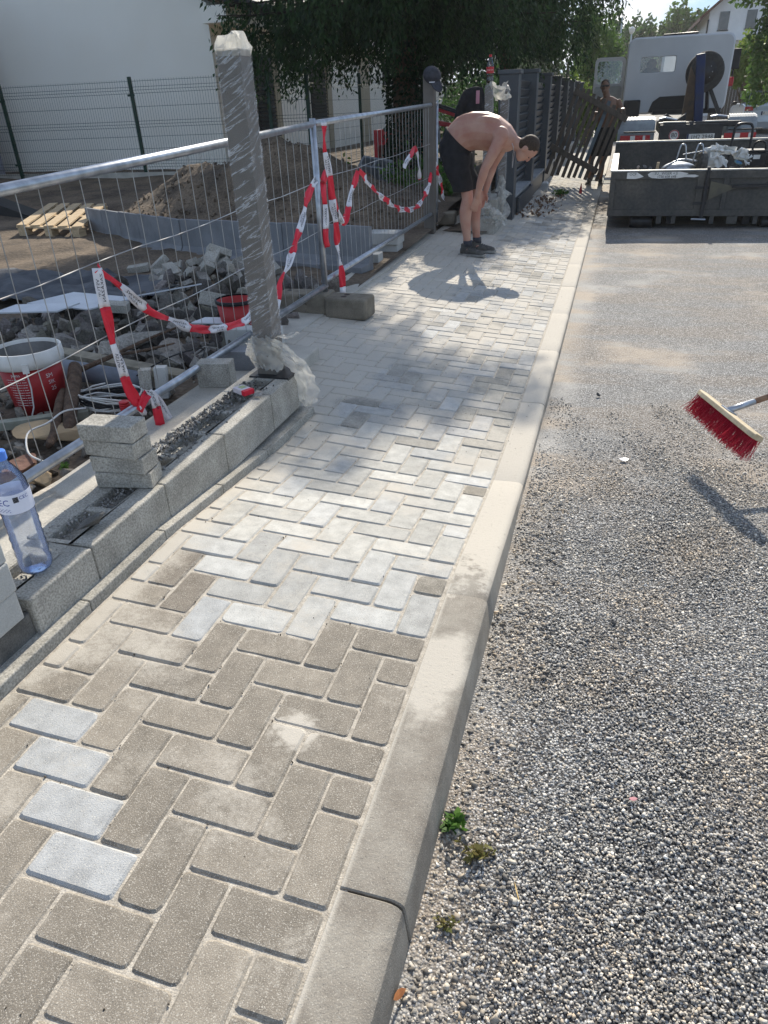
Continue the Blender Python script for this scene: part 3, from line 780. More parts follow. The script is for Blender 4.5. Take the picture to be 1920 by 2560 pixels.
bt = empty('water_bottle', (-1.108, .615, .206), 'large clear plastic water bottle with a blue cap standing on the low wall', 'bottle')
R_ = rotm(0, rad(0), 0)
def bprof(k=1.0):
    pr = [(.020, 0), (.036, .004), (.044, .016), (.0455, .03)]
    for i in range(12):
        z = .04 + i * .0125; pr += [(.0455 - .0022 * (i % 2), z)]
    pr += [(.0455, .20), (.0455, .262), (.043, .285), (.034, .31), (.022, .33), (.0145, .342), (.0140, .352)]
    return [(r * k, z) for r, z in pr]
b0 = Vector((-1.108, .615, .206))
o = MB().lathe(bprof(), b0, seg=32).build('bottle_body', M_PET, bt, smooth=True)
wp = [(r * .955, max(z, .003)) for r, z in bprof() if z < .235] + [(.043, .236)]
MB().lathe(wp, b0, seg=32).build('water', M_WATERB, bt, smooth=True)
MB().lathe([(.0155, .349), (.0165, .351), (.0165, .372), (.0145, .375)], b0, seg=28).build('cap', M_CAPB, bt, smooth=False)
lab = MB().lathe([(.0462, .205), (.0462, .262)], b0, seg=48, cap=False).build('label', M_LABELW, bt, smooth=True)
def on_cyl(c, r, ang0, zc):
    return lambda x, y: (c[0] + r * math.cos(ang0 + x / r), c[1] + r * math.sin(ang0 + x / r), c[2] + zc + y)
tm = MB(); add_text(tm, 'JEC', .026, on_cyl(b0, .0466, rad(-84), .240)); tm.build('lettering', M_INKB, lab)['kind'] = 'stuff'
tm = MB(); add_text(tm, 'CEC', .014, on_cyl(b0, .0466, rad(-12), .248)); tm.build('lettering', M_INKB, lab)['kind'] = 'stuff'
tm = MB()
for i in range(26):
    a = rad(-120 + (i % 13) * 4.5); zz = .213 + .005 * (i // 13) + .002 * (i % 3)
    f = on_cyl(b0, .0466, a, zz); tm.add([f(-.001, -.001), f(.001, -.001), f(.001, .001), f(-.001, .001)], [(0, 1, 2, 3)])
tm.build('dot_pattern', M_INKB, lab)['kind'] = 'stuff'
tb = MB()
for i in range(14):
    f = on_cyl(b0, .0466, rad(-48) + i * .022, .246); w = .00022 + .0002 * (i % 3); tb.add([f(-w, -.008), f(w, -.008), f(w, .008), f(-w, .008)], [(0, 1, 2, 3)])
tb.build('barcode', M_INK, lab)['kind'] = 'stuff'

# cigarette packet ------------------------------------------------------
M_PACK = M('packet_white', (0.62, 0.55, 0.58), (0.7, 0.62, 0.62), 60, 0.5)
cp = empty('cigarette_packet', (-1.150, 2.04, .215), 'small red and white cigarette packet lying on the wall near the wrapped post', 'packet')
Rz = rotm(0, 0, rad(-28)); c0 = Vector((-1.150, 2.04, .227))
MB().box(c0, (.088, .054, .022), Rz).build('box', M_PACK, cp, bev=.001)
MB().box(c0 + Rz @ Vector((.033, 0, .0003)), (.0235, .0546, .0228), Rz).build('lid', M_REDT, cp, bev=.001)
MB().box(c0 + Rz @ Vector((-.015, .006, .0113)), (.035, .03, .0006), Rz).build('picture', M('packet_picture', (.6, .55, .2), (.25, .35, .2), 60, .5), cp)
t = MB().rock((-1.075, 2.02, .22), (.035, .03, .014), 22, sub=0, flat=.8); tag(t.build('mortar_lump', M_RUBBLE, None), 'small flat lump of mortar beside the cigarette packet', 'mortar lump')

# ================================================================== FILM-WRAPPED GATE POST
gp = empty('wrapped_gate_post', (-1.13, 2.375, .2), 'tall square grey post wrapped in creased clear film at the end of the low wall', 'gate post')
MB().b2((-1.208, 2.31, .2), (-1.106, 2.414, 1.545)).build('post', M_POST, gp, bev=.004)
MB().b2((-1.235, 2.27, .198), (-1.03, 2.47, .212)).build('base_plate', M_DARK, gp)
def wrap(mb, x0, y0, x1, y1, z0, z1, pad, seed, nz=46, rag=.0035):
    """crumpled sleeve round a square post"""
    per = []
    for (ax, ay), (bx, by) in zip([(x0, y0), (x1, y0), (x1, y1), (x0, y1)], [(x1, y0), (x1, y1), (x0, y1), (x0, y0)]):
        for k in range(6): per.append((ax + (bx - ax) * k / 6, ay + (by - ay) * k / 6))
    cx, cy = (x0 + x1) / 2, (y0 + y1) / 2; vs = []; n = len(per)
    for j in range(nz):
        z = z0 + (z1 - z0) * j / (nz - 1)
        for i, (x, y) in enumerate(per):
            dx, dy = x - cx, y - cy; L = math.hypot(dx, dy); q = pad + rag * (.5 + mnoise.noise(Vector((x * 22 + seed, y * 22, z * 9 + i * .05)))) 
            vs.append((x + dx / L * q, y + dy / L * q, z + .004 * mnoise.noise(Vector((i * .7, seed, z * 9)))))
    fs = [(j * n + i, j * n + (i + 1) % n, (j + 1) * n + (i + 1) % n, (j + 1) * n + i) for j in range(nz - 1) for i in range(n)]
    return mb.add(vs, fs)
wrap(MB(), -1.208, 2.31, -1.106, 2.414, .36, 1.55, .002, 1).build('film', M_FILM, gp, smooth=False)
def crumple(mb, pts, w, seed, n=26, m=12, amp=.03):
    """ragged sheet of film following a path"""
    pts = [Vector(p) for p in pts]; vs = []
    for i in range(n):
        t = i / (n - 1) * (len(pts) - 1); k = min(int(t), len(pts) - 2); f = t - k
        p0 = pts[max(k - 1, 0)]; p1 = pts[k]; p2 = pts[k + 1]; p3 = pts[min(k + 2, len(pts) - 1)]
        c = .5 * ((2 * p1) + (p2 - p0) * f + (2 * p0 - 5 * p1 + 4 * p2 - p3) * f * f + (-p0 + 3 * p1 - 3 * p2 + p3) * f ** 3)
        ww = w[min(k, len(w) - 1)] * (1 - f) + w[min(k + 1, len(w) - 1)] * f
        for j in range(m):
            u = j / (m - 1) - .5; q = Vector((u * ww, 0, 0))
            nz = Vector((mnoise.noise(Vector((i * .28, j * .42, seed))), mnoise.noise(Vector((i * .28, j * .42, seed + 9))), mnoise.noise(Vector((i * .28, j * .42, seed + 19)))))
            vs.append(c + q + nz * amp * 2 + Vector((0, abs(u) * ww * .5, -abs(u) * ww * .25)))
    return mb.add(vs, [(i * m + j, i * m + j + 1, (i + 1) * m + j + 1, (i + 1) * m + j) for i in range(n - 1) for j in range(m - 1)])
cr = MB(); K_ = 28; rings_ = []
for j, (f_, h_) in enumerate(((1.06, 1.520), (1.09, 1.548), (1.02, 1.575), (.80, 1.598), (.45, 1.612), (.05, 1.618))):
    for i in range(K_):
        a = 2 * PI * i / K_; m_ = max(abs(math.cos(a)), abs(math.sin(a))); nz = mnoise.noise(Vector((math.cos(a) * 2.2, math.sin(a) * 2.2, j * .8)))
        rings_.append((-1.157 + .052 * f_ * math.cos(a) / m_ * (1 + .16 * nz), 2.362 + .053 * f_ * math.sin(a) / m_ * (1 + .16 * nz), h_ - .004 * j + .012 * nz * (j > 0) + .008 * math.cos(a) * (j > 1)))
cr.add(rings_, [(j * K_ + i, j * K_ + (i + 1) % K_, (j + 1) * K_ + (i + 1) % K_, (j + 1) * K_ + i) for j in range(5) for i in range(K_)])
cr.build('top_film', M_FILM3, gp, smooth=False)
cr = MB(); crumple(cr, [(-1.16, 2.275, .405), (-1.155, 2.268, .36), (-1.15, 2.265, .31), (-1.12, 2.27, .255)], (.15, .17, .18, .10), 8, 20, 18, .012)
crumple(cr, [(-1.12, 2.285, .385), (-1.06, 2.29, .345), (-1.01, 2.315, .27), (-.983, 2.335, .185), (-.975, 2.34, .10), (-.985, 2.35, .045)], (.06, .10, .12, .125, .11, .03), 18, 34, 16, .012)
crumple(cr, [(-1.07, 2.31, .40), (-1.075, 2.36, .385), (-1.06, 2.42, .38), (-1.03, 2.44, .385)], (.05, .07, .05, .015), 48, 16, 8, .008)
crumple(cr, [(-1.215, 2.28, .37), (-1.225, 2.30, .31), (-1.20, 2.30, .24)], (.05, .06, .02), 58, 14, 8, .010)
cr.build('loose_film', M_FILM3, gp, smooth=True)

# ================================================================== SITE FENCE (two wire panels) AND ITS FEET
def fence_panel(name, y0, y1, zt0, zt1, zb0, zb1, x, label, post_at):
    f = empty(name, (x, y0, 0), label, 'fence panel')
    MB().tube([(x, y0, zt0), (x, y1, zt1)], .0205, 12).build('top_rail', M_GALV, f, smooth=True)
    MB().tube([(x, y0, zb0), (x, y1, zb1)], .0205, 12).build('bottom_rail', M_GALV, f, smooth=True)
    for yp in post_at:
        t = (yp - y0) / (y1 - y0)
        MB().tube([(x, yp, .03), (x, yp, zt0 + (zt1 - zt0) * t + .035)], .0215, 12).build('upright', M_GALV, f, smooth=True)
    w = MB(); n = int((y1 - y0) / .118); r2 = random.Random(3)
    for i in range(1, n):
        y = y0 + (y1 - y0) * i / n; t = i / n
        za, zb_ = zt0 + (zt1 - zt0) * t, zb0 + (zb1 - zb0) * t
        bow = r2.uniform(-.006, .006)
        w.tube([(x - .012, y, zb_), (x - .014 + bow * .6, y + bow, (za + zb_) / 2), (x - .012, y, za)], .0019, 5)
    for fr in (.36, .66):
        za, zb_ = zt0 + (zt1 - zt0) * 0, zb0
        pts = []
        for i in range(13):
            t = i / 12; a = zb0 + (zb1 - zb0) * t; b = zt0 + (zt1 - zt0) * t
            pts.append((x - .009, y0 + (y1 - y0) * t, a + (b - a) * fr + .006 * math.sin(i * 1.7)))
        w.tube(pts, .0026, 5)
    w.build('wire_mesh', M_WIRE, f)
    return f
fence_panel('site_fence_panel', 0.55, 4.36, 1.095, 1.235, .17, .175, -1.62, 'near galvanised wire fence panel running from the left edge to the double foot block', (0.56, 4.34))
fence_panel('site_fence_panel', 4.42, 8.30, 1.235, 1.315, .19, .20, -1.66, 'farther galvanised wire fence panel ending at the brown post behind the man', (8.28,))
def foot_block(name, c, L, W, H, rz, label, holes, broken=0):
    m = MB(); T = Matrix.Translation(c) @ Euler((0, 0, rz)).to_matrix().to_4x4()
    poly = [(-L/2, -W/2), (L/2, -W/2), (L/2, W/2), (-L/2, W/2)]
    if broken: 
        e = broken * L / 2; poly = [(x if x != e else e + random.Random(k).uniform(-.02, .01), y) for k, (x, y) in enumerate(poly)]
    m.prism(poly, 0, H, T)
    o = m.build(name, M_BROWNB, None, bev=.02, seg=3, off=c)
    h = MB()
    for hx, hy in holes: h.lathe([(.022, H - .002), (.022, H + .0015)], (0, 0, 0), seg=18)
    r = empty(name, c, label, 'fence foot', 'concrete feet of the site fence')
    o.location = (0, 0, 0); o.parent = r; o.name = 'concrete_body'
    hb = MB()
    for hx, hy in holes:
        p = T @ Vector((hx, hy, 0)); hb.lathe([(.022, H - .001), (.021, H + .0012)], (p.x, p.y, c[2]), seg=18)
    if holes: hb.build('socket_hole', M_BLACK, r)
    return r
M_BROWNB = M('aged_foot_concrete', (0.23, 0.20, 0.155), (0.155, 0.135, 0.105), 12, 0.95, .004, 70, fine=.25)
foot_block('fence_foot', (-1.42, 4.30, -.03), .33, .21, .15, rad(-3), 'right half of the cracked brown concrete fence foot, with two round sockets', [(-.03, .035), (-.03, -.03)], -1)
foot_block('fence_foot', (-1.77, 4.31, -.01), .40, .20, .15, rad(4), 'left half of the cracked brown concrete fence foot, holding the fence upright', [(-.13, .03)], 1)
foot_block('fence_foot', (-1.84, 8.75, -.02), .64, .21, .15, rad(3), 'whole brown concrete fence foot lying behind the man by the brown post', [(-.2, 0)])

# ------------------------------------------------------------------ warning tape
def catmull(pts, n):
    pts = [Vector(p) for p in pts]; o = []
    for i in range(n):
        t = i / (n - 1) * (len(pts) - 1); k = min(int(t), len(pts) - 2); f = t - k
        p0 = pts[max(k - 1, 0)]; p1 = pts[k]; p2 = pts[k + 1]; p3 = pts[min(k + 2, len(pts) - 1)]
        o.append(.5 * ((2 * p1) + (p2 - p0) * f + (2 * p0 - 5 * p1 + 4 * p2 - p3) * f * f + (-p0 + 3 * p1 - 3 * p2 + p3) * f ** 3))
    return o
def tape(pts, w, label, seed, stripe=.19, words=('VSTUP', 'ZAK\u00c1Z\u00c1N'), phase=0.0, face=(0, 0, 1), curl=1.5, group='lengths of warning tape on the site fence'):
    n = 60; cl = catmull(pts, n); L = [0]
    for i in range(1, n): L.append(L[-1] + (cl[i] - cl[i - 1]).length)
    tot = L[-1]; K = 5; rows = []
    for i in range(n):
        t = (cl[min(i + 1, n - 1)] - cl[max(i - 1, 0)]).normalized()
        viewd = Vector((.85, -.5, .3)); s = t.cross(viewd)
        if s.length < .1: s = t.cross(Vector((1, 0, 0)))
        s.normalize(); a = curl * mnoise.noise(Vector((L[i] * 5, seed, 0)))
        nrm = s.cross(t).normalized(); s2 = s * math.cos(a) + nrm * math.sin(a); nn = s2.cross(t).normalized()
        ww = w * .86 * (1 + .5 * mnoise.noise(Vector((L[i] * 8, seed + 5, 0))))
        rows.append((cl[i], s2, nn, ww, t))
    def at(d, u):
        d = min(max(d, 0), tot); i = min(int(np.searchsorted(L, d)), n - 1); i = max(i, 1); f = (d - L[i - 1]) / max(L[i] - L[i - 1], 1e-6)
        c = rows[i - 1][0].lerp(rows[i][0], f); s = rows[i - 1][1].lerp(rows[i][1], f); nn = rows[i - 1][2].lerp(rows[i][2], f); ww = rows[i - 1][3] * (1 - f) + rows[i][3] * f
        return c, s, nn, ww
    root = MB(); k = 0; d = -phase
    mb = MB()
    while d < tot:
        a, b = max(d, 0), min(d + stripe, tot)
        if b > a:
            m = max(2, int((b - a) / .02) + 1); vs = []
            for i in range(m):
                dd = a + (b - a) * i / (m - 1); c, s, nn, ww = at(dd, 0)
                for j in range(K):
                    u = j / (K - 1) - .5; vs.append(c + s * u * ww + nn * .008 * math.sin(u * 7 + dd * 18 + seed))
            mb.m = k % 2
            mb.add(vs, [(i * K + j, i * K + j + 1, (i + 1) * K + j + 1, (i + 1) * K + j) for i in range(m - 1) for j in range(K - 1)])
            mb.m = 0
        d += stripe; k += 1
    o = mb.build('warning_tape', [M_REDT, M_WHT], None, smooth=True, mods=[('SOLIDIFY', {'thickness': .0004, 'offset': 0})])
    tag(o, label, 'tape', group)
    tx = MB(); k = 0; d = -phase
    while d < tot:
        if k % 2 == 1 and d > -stripe * .3 and d + stripe < tot + stripe * .3:
            for q, wd in enumerate(words):
                mid = d + stripe * .5; off = (q - .5) * -.38
                def fn(x, y, mid=mid, off=off):
                    dd = mid + x; c, s, nn, ww = at(dd, 0); u = off + y / .062
                    uu = u * .8
                    sgn = 1
                    return c + s * uu * ww + nn * (.008 * math.sin(uu * 7 + dd * 18 + seed) + .0035)
                fn2 = lambda x, y, f=fn: f(x, y)
                add_text(tx, wd, .024, fn2)
        d += stripe; k += 1
    if tx.v: tx.build('lettering', M_INK, o)['kind'] = 'stuff'
    return o
X1 = -1.605
tape([(X1, 1.812, .80), (X1, 1.88, .745), (X1, 2.06, .588), (X1, 2.20, .50), (X1, 2.348, .425), (X1, 2.52, .355), (X1, 2.70, .31), (X1, 2.88, .285), (X1, 3.05, .275), (X1, 3.35, .36)], .048, 'sagging swag of red and white tape running to the wrapped post', 1, phase=.03)
tape([(X1, 1.812, .80), (X1, 1.80, .66), (X1, 1.813, .45), (X1, 1.842, .268), (X1 + .01, 1.90, .13)], .05, 'tape hanging straight down at the left to the cable coil', 2, stripe=.155, phase=.0 + .155)
tape([(-1.60, 1.86, .165), (-1.575, 1.93, .225), (-1.565, 1.95, .15), (-1.55, 1.93, .02), (-1.55, 1.93, -.0)], .05, 'short red tape end dangling over the bottom rail above the wall', 3, stripe=.09)
tape([(-1.605, 1.97, .215), (-1.58, 2.00, .16), (-1.55, 2.02, .06), (-1.545, 2.06, .02)], .04, 'white printed tape end knotted on the bottom rail', 4, stripe=.2, phase=.2)
tape([(-1.585, 4.45, 1.24), (-1.58, 4.447, 1.06), (-1.58, 4.50, .84), (-1.58, 4.54, .61), (-1.58, 4.59, .30), (-1.57, 4.60, .06)], .062, 'long tape hanging from the top rail down to the cracked fence foot', 5, stripe=.16, phase=.14 + .16)
tape([(-1.64, 4.56, .86), (-1.62, 4.33, .90), (-1.62, 4.16, .81), (-1.62, 3.96, .63), (-1.62, 3.777, .49), (-1.62, 3.60, .38), (-1.62, 3.459, .23)], .055, 'tape stretched diagonally from the middle upright down behind the wrapped post', 6, phase=.05)
tape([(-1.60, 4.42, .87), (-1.58, 4.36, .80), (-1.58, 4.35, .66), (-1.58, 4.34, .52), (-1.58, 4.36, .45)], .06, 'tape end printed in black hanging just left of the middle upright', 7, stripe=.16)
tape([(-1.585, 4.38, .88), (-1.60, 4.50, .93), (-1.62, 4.62, .82), (-1.64, 4.78, .64), (-1.66, 4.944, .53), (-1.66, 5.06, .60), (-1.66, 5.20, .74), (-1.66, 5.368, .872)], .055, 'looped tape between the middle upright and the first tie of the farther panel', 8, phase=.02)
tape([(-1.65, 5.368, .872), (-1.65, 5.833, .66), (-1.65, 6.2, .54), (-1.65, 6.54, .44), (-1.65, 6.9, .385), (-1.65, 7.21, .366), (-1.65, 7.6, .42), (-1.65, 7.9, .56), (-1.65, 8.095, .706)], .062, 'long sagging tape across the farther fence panel', 9, phase=.03)
tape([(-1.64, 8.12, .72), (-1.64, 8.30, .60), (-1.64, 8.45, .46), (-1.64, 8.58, .33), (-1.64, 8.64, .30)], .085, 'broad tape end hanging beside the man at the far upright', 10, stripe=.15, phase=.15 + .06)
tape([(-1.65, 6.764, .79), (-1.65, 7.0, .86), (-1.65, 7.21, .928), (-1.65, 7.33, .88), (-1.65, 7.38, .76), (-1.65, 7.447, .62)], .06, 'pale tape end hooked over the upper wire of the farther panel', 11, stripe=.3, phase=.32)

# ================================================================== YARD BEHIND THE FENCE
rg = random.Random(21)
# broken concrete and earth heap
m = MB()
for _ in range(1500):
    t = rg.random()
    x = rg.uniform(-3.9, -1.72); y = rg.uniform(2.5, 5.0)
    d = (x + 1.7) * -.5
    if y < 2.7 + max(0, d - .2) * .6: continue
    s = rg.choice((.010, .014, .02, .03, .03, .045, .07, .12)) * rg.uniform(.7, 1.3); g_ = rg.choice((.25, .3, .4, .5, .65, .8, 1.1))
    if x < -3.2 and y > 3.9 and rg.random() < .7: continue
    m.rock((x, y, yardz(x, y) + s * .35), (s, s * rg.uniform(.5, 1), s * rg.uniform(.22, .7)), rg.randint(0, 9999), (g_, g_ * rg.uniform(.90, .98), g_ * rg.uniform(.80, .95)), sub=1 if s > .04 else 0)
for _ in range(700):
    x = rg.uniform(-3.2, -1.72); y = rg.uniform(.9, 2.5); s = rg.choice((.008, .015, .025, .04, .06)) * rg.uniform(.7, 1.3); g_ = rg.uniform(.35, 1.2)
    m.rock((x, y, yardz(x, y) + s * .3), (s, s * rg.uniform(.6, 1), s * .6), rg.randint(0, 9999), (g_, g_ * .92, g_ * .82), sub=0)
for _ in range(150):
    x = rg.uniform(-3.8, -1.75); y = rg.uniform(2.9, 4.9); s = rg.uniform(.03, .10); g_ = rg.choice((.45, .7, .9, 1.15)); k_ = rg.randint(4, 6)
    poly = [(s * rg.uniform(.7, 1.15) * math.cos(2 * PI * j / k_ + .3), s * rg.uniform(.5, 1) * math.sin(2 * PI * j / k_ + .3)) for j in range(k_)]
    m.prism(poly, -s * .22, s * .22, Matrix.Translation((x, y, yardz(x, y) + s * .45)) @ Euler((rg.gauss(0, .45), rg.gauss(0, .45), rg.uniform(0, 6))).to_matrix().to_4x4(), (g_, g_ * .97, g_ * .92))
tag(m.build('rubble_heap', M_RUBBLE), 'broken concrete, stones and earth heaped behind the wire fence', kind='stuff')
m = MB()
for _ in range(900):
    a = rg.random(); x = rg.uniform(-6.3, -2.1); y = rg.uniform(7.9, 10.2); s = rg.choice((.012, .02, .035)) * rg.uniform(.7, 1.4)
    m.rock((x, y, yardz(x, y) + s * .3), (s, s, s * .7), rg.randint(0, 99), None, sub=0)
tag(m.build('soil_clods', M_SOIL), 'clods of dark earth on the soil mound', kind='stuff')

# loose paving blocks of the heap (each one separate)
proto = MB().box((0, 0, 0), (.2, .1, .06)).build('loose_paving_block', M_BLOCK, None, bev=.003)
proto2 = None
spots = []
for i in range(30):
    a = rg.gauss(0, .30); b = rg.gauss(0, .22)
    spots.append((-2.95 + a, 5.10 + b, .06 + max(0, .26 - .5 * math.hypot(a, b)) * rg.uniform(.3, 1), rg.uniform(-.8, .8), rg.uniform(-.8, .8), rg.uniform(0, 6.3)))
spots += [(-3.98, 5.45, .04, .1, -.1, .4), (-3.62, 5.30, .03, .3, .1, 1.2), (-3.45, 5.55, .03, 0, .2, 2.1), (-3.30, 5.05, .04, .4, -.3, .9), (-3.05, 3.75, .12, .1, .1, .3), (-2.40, 4.05, .12, 1.2, .2, .2), (-2.12, 3.85, .1, 1.3, 0, .6)]
for i, (x, y, z, a, b, c) in enumerate(spots):
    o = proto if i == 0 else proto.copy()
    if i: COL.objects.link(o)
    o.location = (x, y, z); o.rotation_euler = (a, b, c)
    tag(o, 'grey paving block tumbled in the loose heap behind the wire fence' if i < 30 else ['leftmost loose paving block, lying alone on the soil before the edging units', 'second loose paving block from the left, left of the heap', 'pale loose paving block close to the edging units left of the heap', 'tilted loose paving block at the left foot of the block heap', 'large looking loose block on the rubble behind the sagging tape', 'loose block standing steeply in the rubble left of the wrapped post', 'narrow loose block upright in the rubble above the red bucket'][i - 30], 'paving block', 'loose paving blocks of the heap' if i < 30 else 'scattered single paving blocks')

# L-shaped concrete edging units
Lp = [((-6.22, 7.79), (-4.07, 6.52)), ((-4.07, 6.52), (-3.20, 6.28)), ((-3.20, 6.28), (-1.70, 5.82))]
M_LEL = M('l_unit_concrete', (0.235, 0.24, 0.25), (0.17, 0.175, 0.185), 5, 0.9, .003, 60, fine=.15)
lr = empty('edging_wall', (-3.9, 6.6, 0), 'row of dark grey L-shaped concrete retaining units across the yard', 'retaining wall')
pts = []
for (a, b) in Lp:
    n = max(1, round(math.dist(a, b) / .5))
    for i in range(n):
        p = [a[k] + (b[k] - a[k]) * i / n for k in (0, 1)]; q = [a[k] + (b[k] - a[k]) * (i + 1) / n for k in (0, 1)]
        d = Vector((q[0] - p[0], q[1] - p[1], 0)); L = d.length; d.normalize(); nrm = Vector((d.y, -d.x, 0))    # towards the camera
        u = MB(); P0 = Vector((p[0], p[1], 0)); zl = -.05 + .035 * (p[0] + 6.2) / 2
        zl = min(zl, .03)
        sec = [(0, .36), (.045, .36), (.05, .09), (.075, .045), (.20, .03), (.20, -.05), (0, -.05)]
        vs = [P0 + d * .004 + nrm * s_ + Vector((0, 0, zl + h)) for s_, h in sec] + [P0 + d * (L - .004) + nrm * s_ + Vector((0, 0, zl + h)) for s_, h in sec]
        k = len(sec); u.add(vs, [tuple(range(k)), tuple(range(2 * k - 1, k - 1, -1))] + [(j, k + j, k + (j + 1) % k, (j + 1) % k) for j in range(k)])
        u.build('edging_unit', M_LEL, lr, bev=.004)

# pallet
pl = empty('wooden_pallet', (-6.9, 8.3, 0.0), 'pale new wooden pallet lying by the end of the grey edging units', 'pallet')
dx_, dy_ = Vector((.985, -.12, 0)).normalized(), Vector((-.42, .9, .045)).normalized()
P0 = Vector((-7.0, 7.36, 0.0))
for i in range(5):
    a = P0 + dx_ * (.05 + i * .235) + Vector((0, 0, .145)); MB().bar(a, a + dy_ * 1.75, .125, .022).build('deck_board', M_WOOD, pl, bev=.002)
for j in range(3):
    a = P0 + dy_ * (.06 + j * .8) + Vector((0, 0, .123)); MB().bar(a - dx_ * .01, a + dx_ * 1.06, .12, .02).build('cross_board', M_WOOD, pl, bev=.002)
    for i in range(3):
        c = P0 + dy_ * (.06 + j * .8) + dx_ * (.07 + i * .46) + Vector((0, 0, .062)); MB().box(c, (.12, .12, .10), rotm(0, 0, rad(-7))).build('block', M_WOOD, pl, bev=.003)
for i in range(3):
    a = P0 + dx_ * (.07 + i * .46) + Vector((0, 0, .002)); MB().bar(a, a + dy_ * 1.75, .10, .02).build('runner', M_WOOD, pl)

# grey stuccoed corner with the membrane at its foot, at the left edge
an = empty('grey_annex', (-9.6, 9.6, 0), 'grey rough stuccoed building corner at the left edge beyond the pallet', 'building')
MB().b2((-20, 8.2, .0), (-11.75, 12.6, 3.6)).build('wall', M_STUCCOG, an)
MB().prism([(-12, .9), (-8.75, .34), (-7.75, .03), (-7.5, -.05), (-12, -.05)], 0, -.35, Matrix.Translation((0, 9.0, 0)) @ Matrix(((1, 0, 0, 0), (0, 0, 1, 0), (0, 1, 0, 0), (0, 0, 0, 1)))).build('foundation_membrane', M_BLACK, an)

# membrane sheet, boards, tiles
def sheet(name, P, U, V, nu, nv, amp, mat, label, cat, seed=0, thick=.004, group=None):
    P, U, V = Vector(P), Vector(U), Vector(V); N = U.cross(V).normalized(); m = MB()
    m.add([P + U * (i / (nu - 1)) + V * (j / (nv - 1)) + N * amp * mnoise.fractal(Vector((i * .35 + seed, j * .35, seed)), 1, 2, 3) for j in range(nv) for i in range(nu)],
          [(j * nu + i, j * nu + i + 1, (j + 1) * nu + i + 1, (j + 1) * nu + i) for j in range(nv - 1) for i in range(nu - 1)])
    return tag(m.build(name, mat, None, smooth=amp > 0, mods=[('SOLIDIFY', {'thickness': thick})]), label, cat, group)
sheet('membrane_sheet', (-5.6, 4.2, .05), (2.4, -.25, .02), (.35, .95, .02), 30, 14, .07, M_MEMB, 'wrinkled black membrane sheet spread on the ground behind the rubble', 'membrane', 3)
sheet('white_board', (-3.80, 3.72, .13), (.62, -.10, .0), (.20, .30, .02), 2, 2, 0, M_TILE, 'large broken white board lying flat on the black membrane', 'board', thick=.01)
sheet('white_board', (-3.78, 3.36, .15), (.55, .0, .03), (.10, .13, .03), 2, 2, 0, M_TILE, 'narrow white board jutting out over the rubble toward the left', 'board', thick=.01)
sheet('white_board', (-3.15, 3.95, .13), (.40, .18, .05), (.12, .17, .0), 2, 2, 0, M_TILE, 'small white board leaning on stones right of the two larger white boards', 'board', thick=.01)
sheet('white_tile', (-2.22, 3.40, .13), (.26, .03, .0), (.05, .11, .01), 2, 2, 0, M_TILE, 'thin pale tile lying on the rubble near the red bucket behind the post', 'tile', thick=.008)

# mortar bucket, left
bk = empty('mortar_bucket', (-2.43, 2.17, .0), 'red plastic bucket with white rim full of cement residue at the left edge', 'bucket')
bc_ = Vector((-2.43, 2.17, 0.0))
MB().lathe([(.125, 0), (.158, .27), (.1525, .27), (.120, .012)], bc_, seg=40).build('bucket_body', M_RED, bk, smooth=True)
MB().lathe([(.157, .245), (.170, .248), (.174, .275), (.171, .325), (.163, .328), (.160, .325), (.158, .262)], bc_, seg=40, cap=False).build('rim', M_WHITEP, bk, smooth=True)
MB().lathe([(.128, .10), (.1555, .31), (.150, .31), (.125, .10)], bc_, seg=40, cap=False).build('cement_crust', M_CEMENT, bk, smooth=True)
MB().lathe([(.001, .14), (.133, .13)], bc_, seg=40, cap=False).build('cement_fill', M_CEMENT, bk, smooth=True)
h = MB(); a0 = rad(-55)
ear = bc_ + Vector((math.cos(a0) * .178, math.sin(a0) * .178, .262))
h.box(ear, (.03, .012, .045), rotm(0, 0, a0 + PI / 2))
h.tube([ear, ear + Vector((.004, -.003, -.1)), ear + Vector((-.012, -.006, -.20)), ear + Vector((-.03, -.02, -.25))], .0035, 6)
h.build('handle', M_WHITEP, bk)
tm = MB()
for i, (s_, ang, z, sz) in enumerate([('press', -78, .225, .022), ('SM', -18, .20, .03), ('SIK', -15, .165, .028), ('25', -13, .13, .03)] + [('lorem ipsum', -80, .195 - .012 * k, .009) for k in range(0)]):
    r_ = .1262 + .123 * z; add_text(tm, s_, sz, on_cyl(bc_, r_ + .0022, rad(ang), z))
for k in range(11):
    r_ = .1262 + .123 * (.20 - k * .014) + .002
    for q in range(9):
        a = rad(-100 + q * 4.4 + (k % 3)); w = .0025 + .0015 * ((q * 7 + k * 3) % 3); f = on_cyl(bc_, r_, a, .20 - k * .014)
        tm.add([f(-w, -.0014), f(w, -.0014), f(w, .0014), f(-w, .0014)], [(0, 1, 2, 3)])
tm.build('lettering', M_WHITEI, bk)['kind'] = 'stuff'
# red bucket behind the wrapped post
b2 = empty('red_bucket', (-1.93, 3.52, .03), 'plain dark red bucket with a blackened rim half hidden behind the wrapped post', 'bucket')
MB().lathe([(.10, .0), (.128, .23), (.124, .23), (.096, .01)], (-1.93, 3.52, .03), seg=32).build('bucket_body', M_RED, b2, smooth=True)
MB().lathe([(.129, .215), (.134, .218), (.134, .24), (.125, .24)], (-1.93, 3.52, .03), seg=32, cap=False).build('rim', M_BLACK, b2, smooth=True)

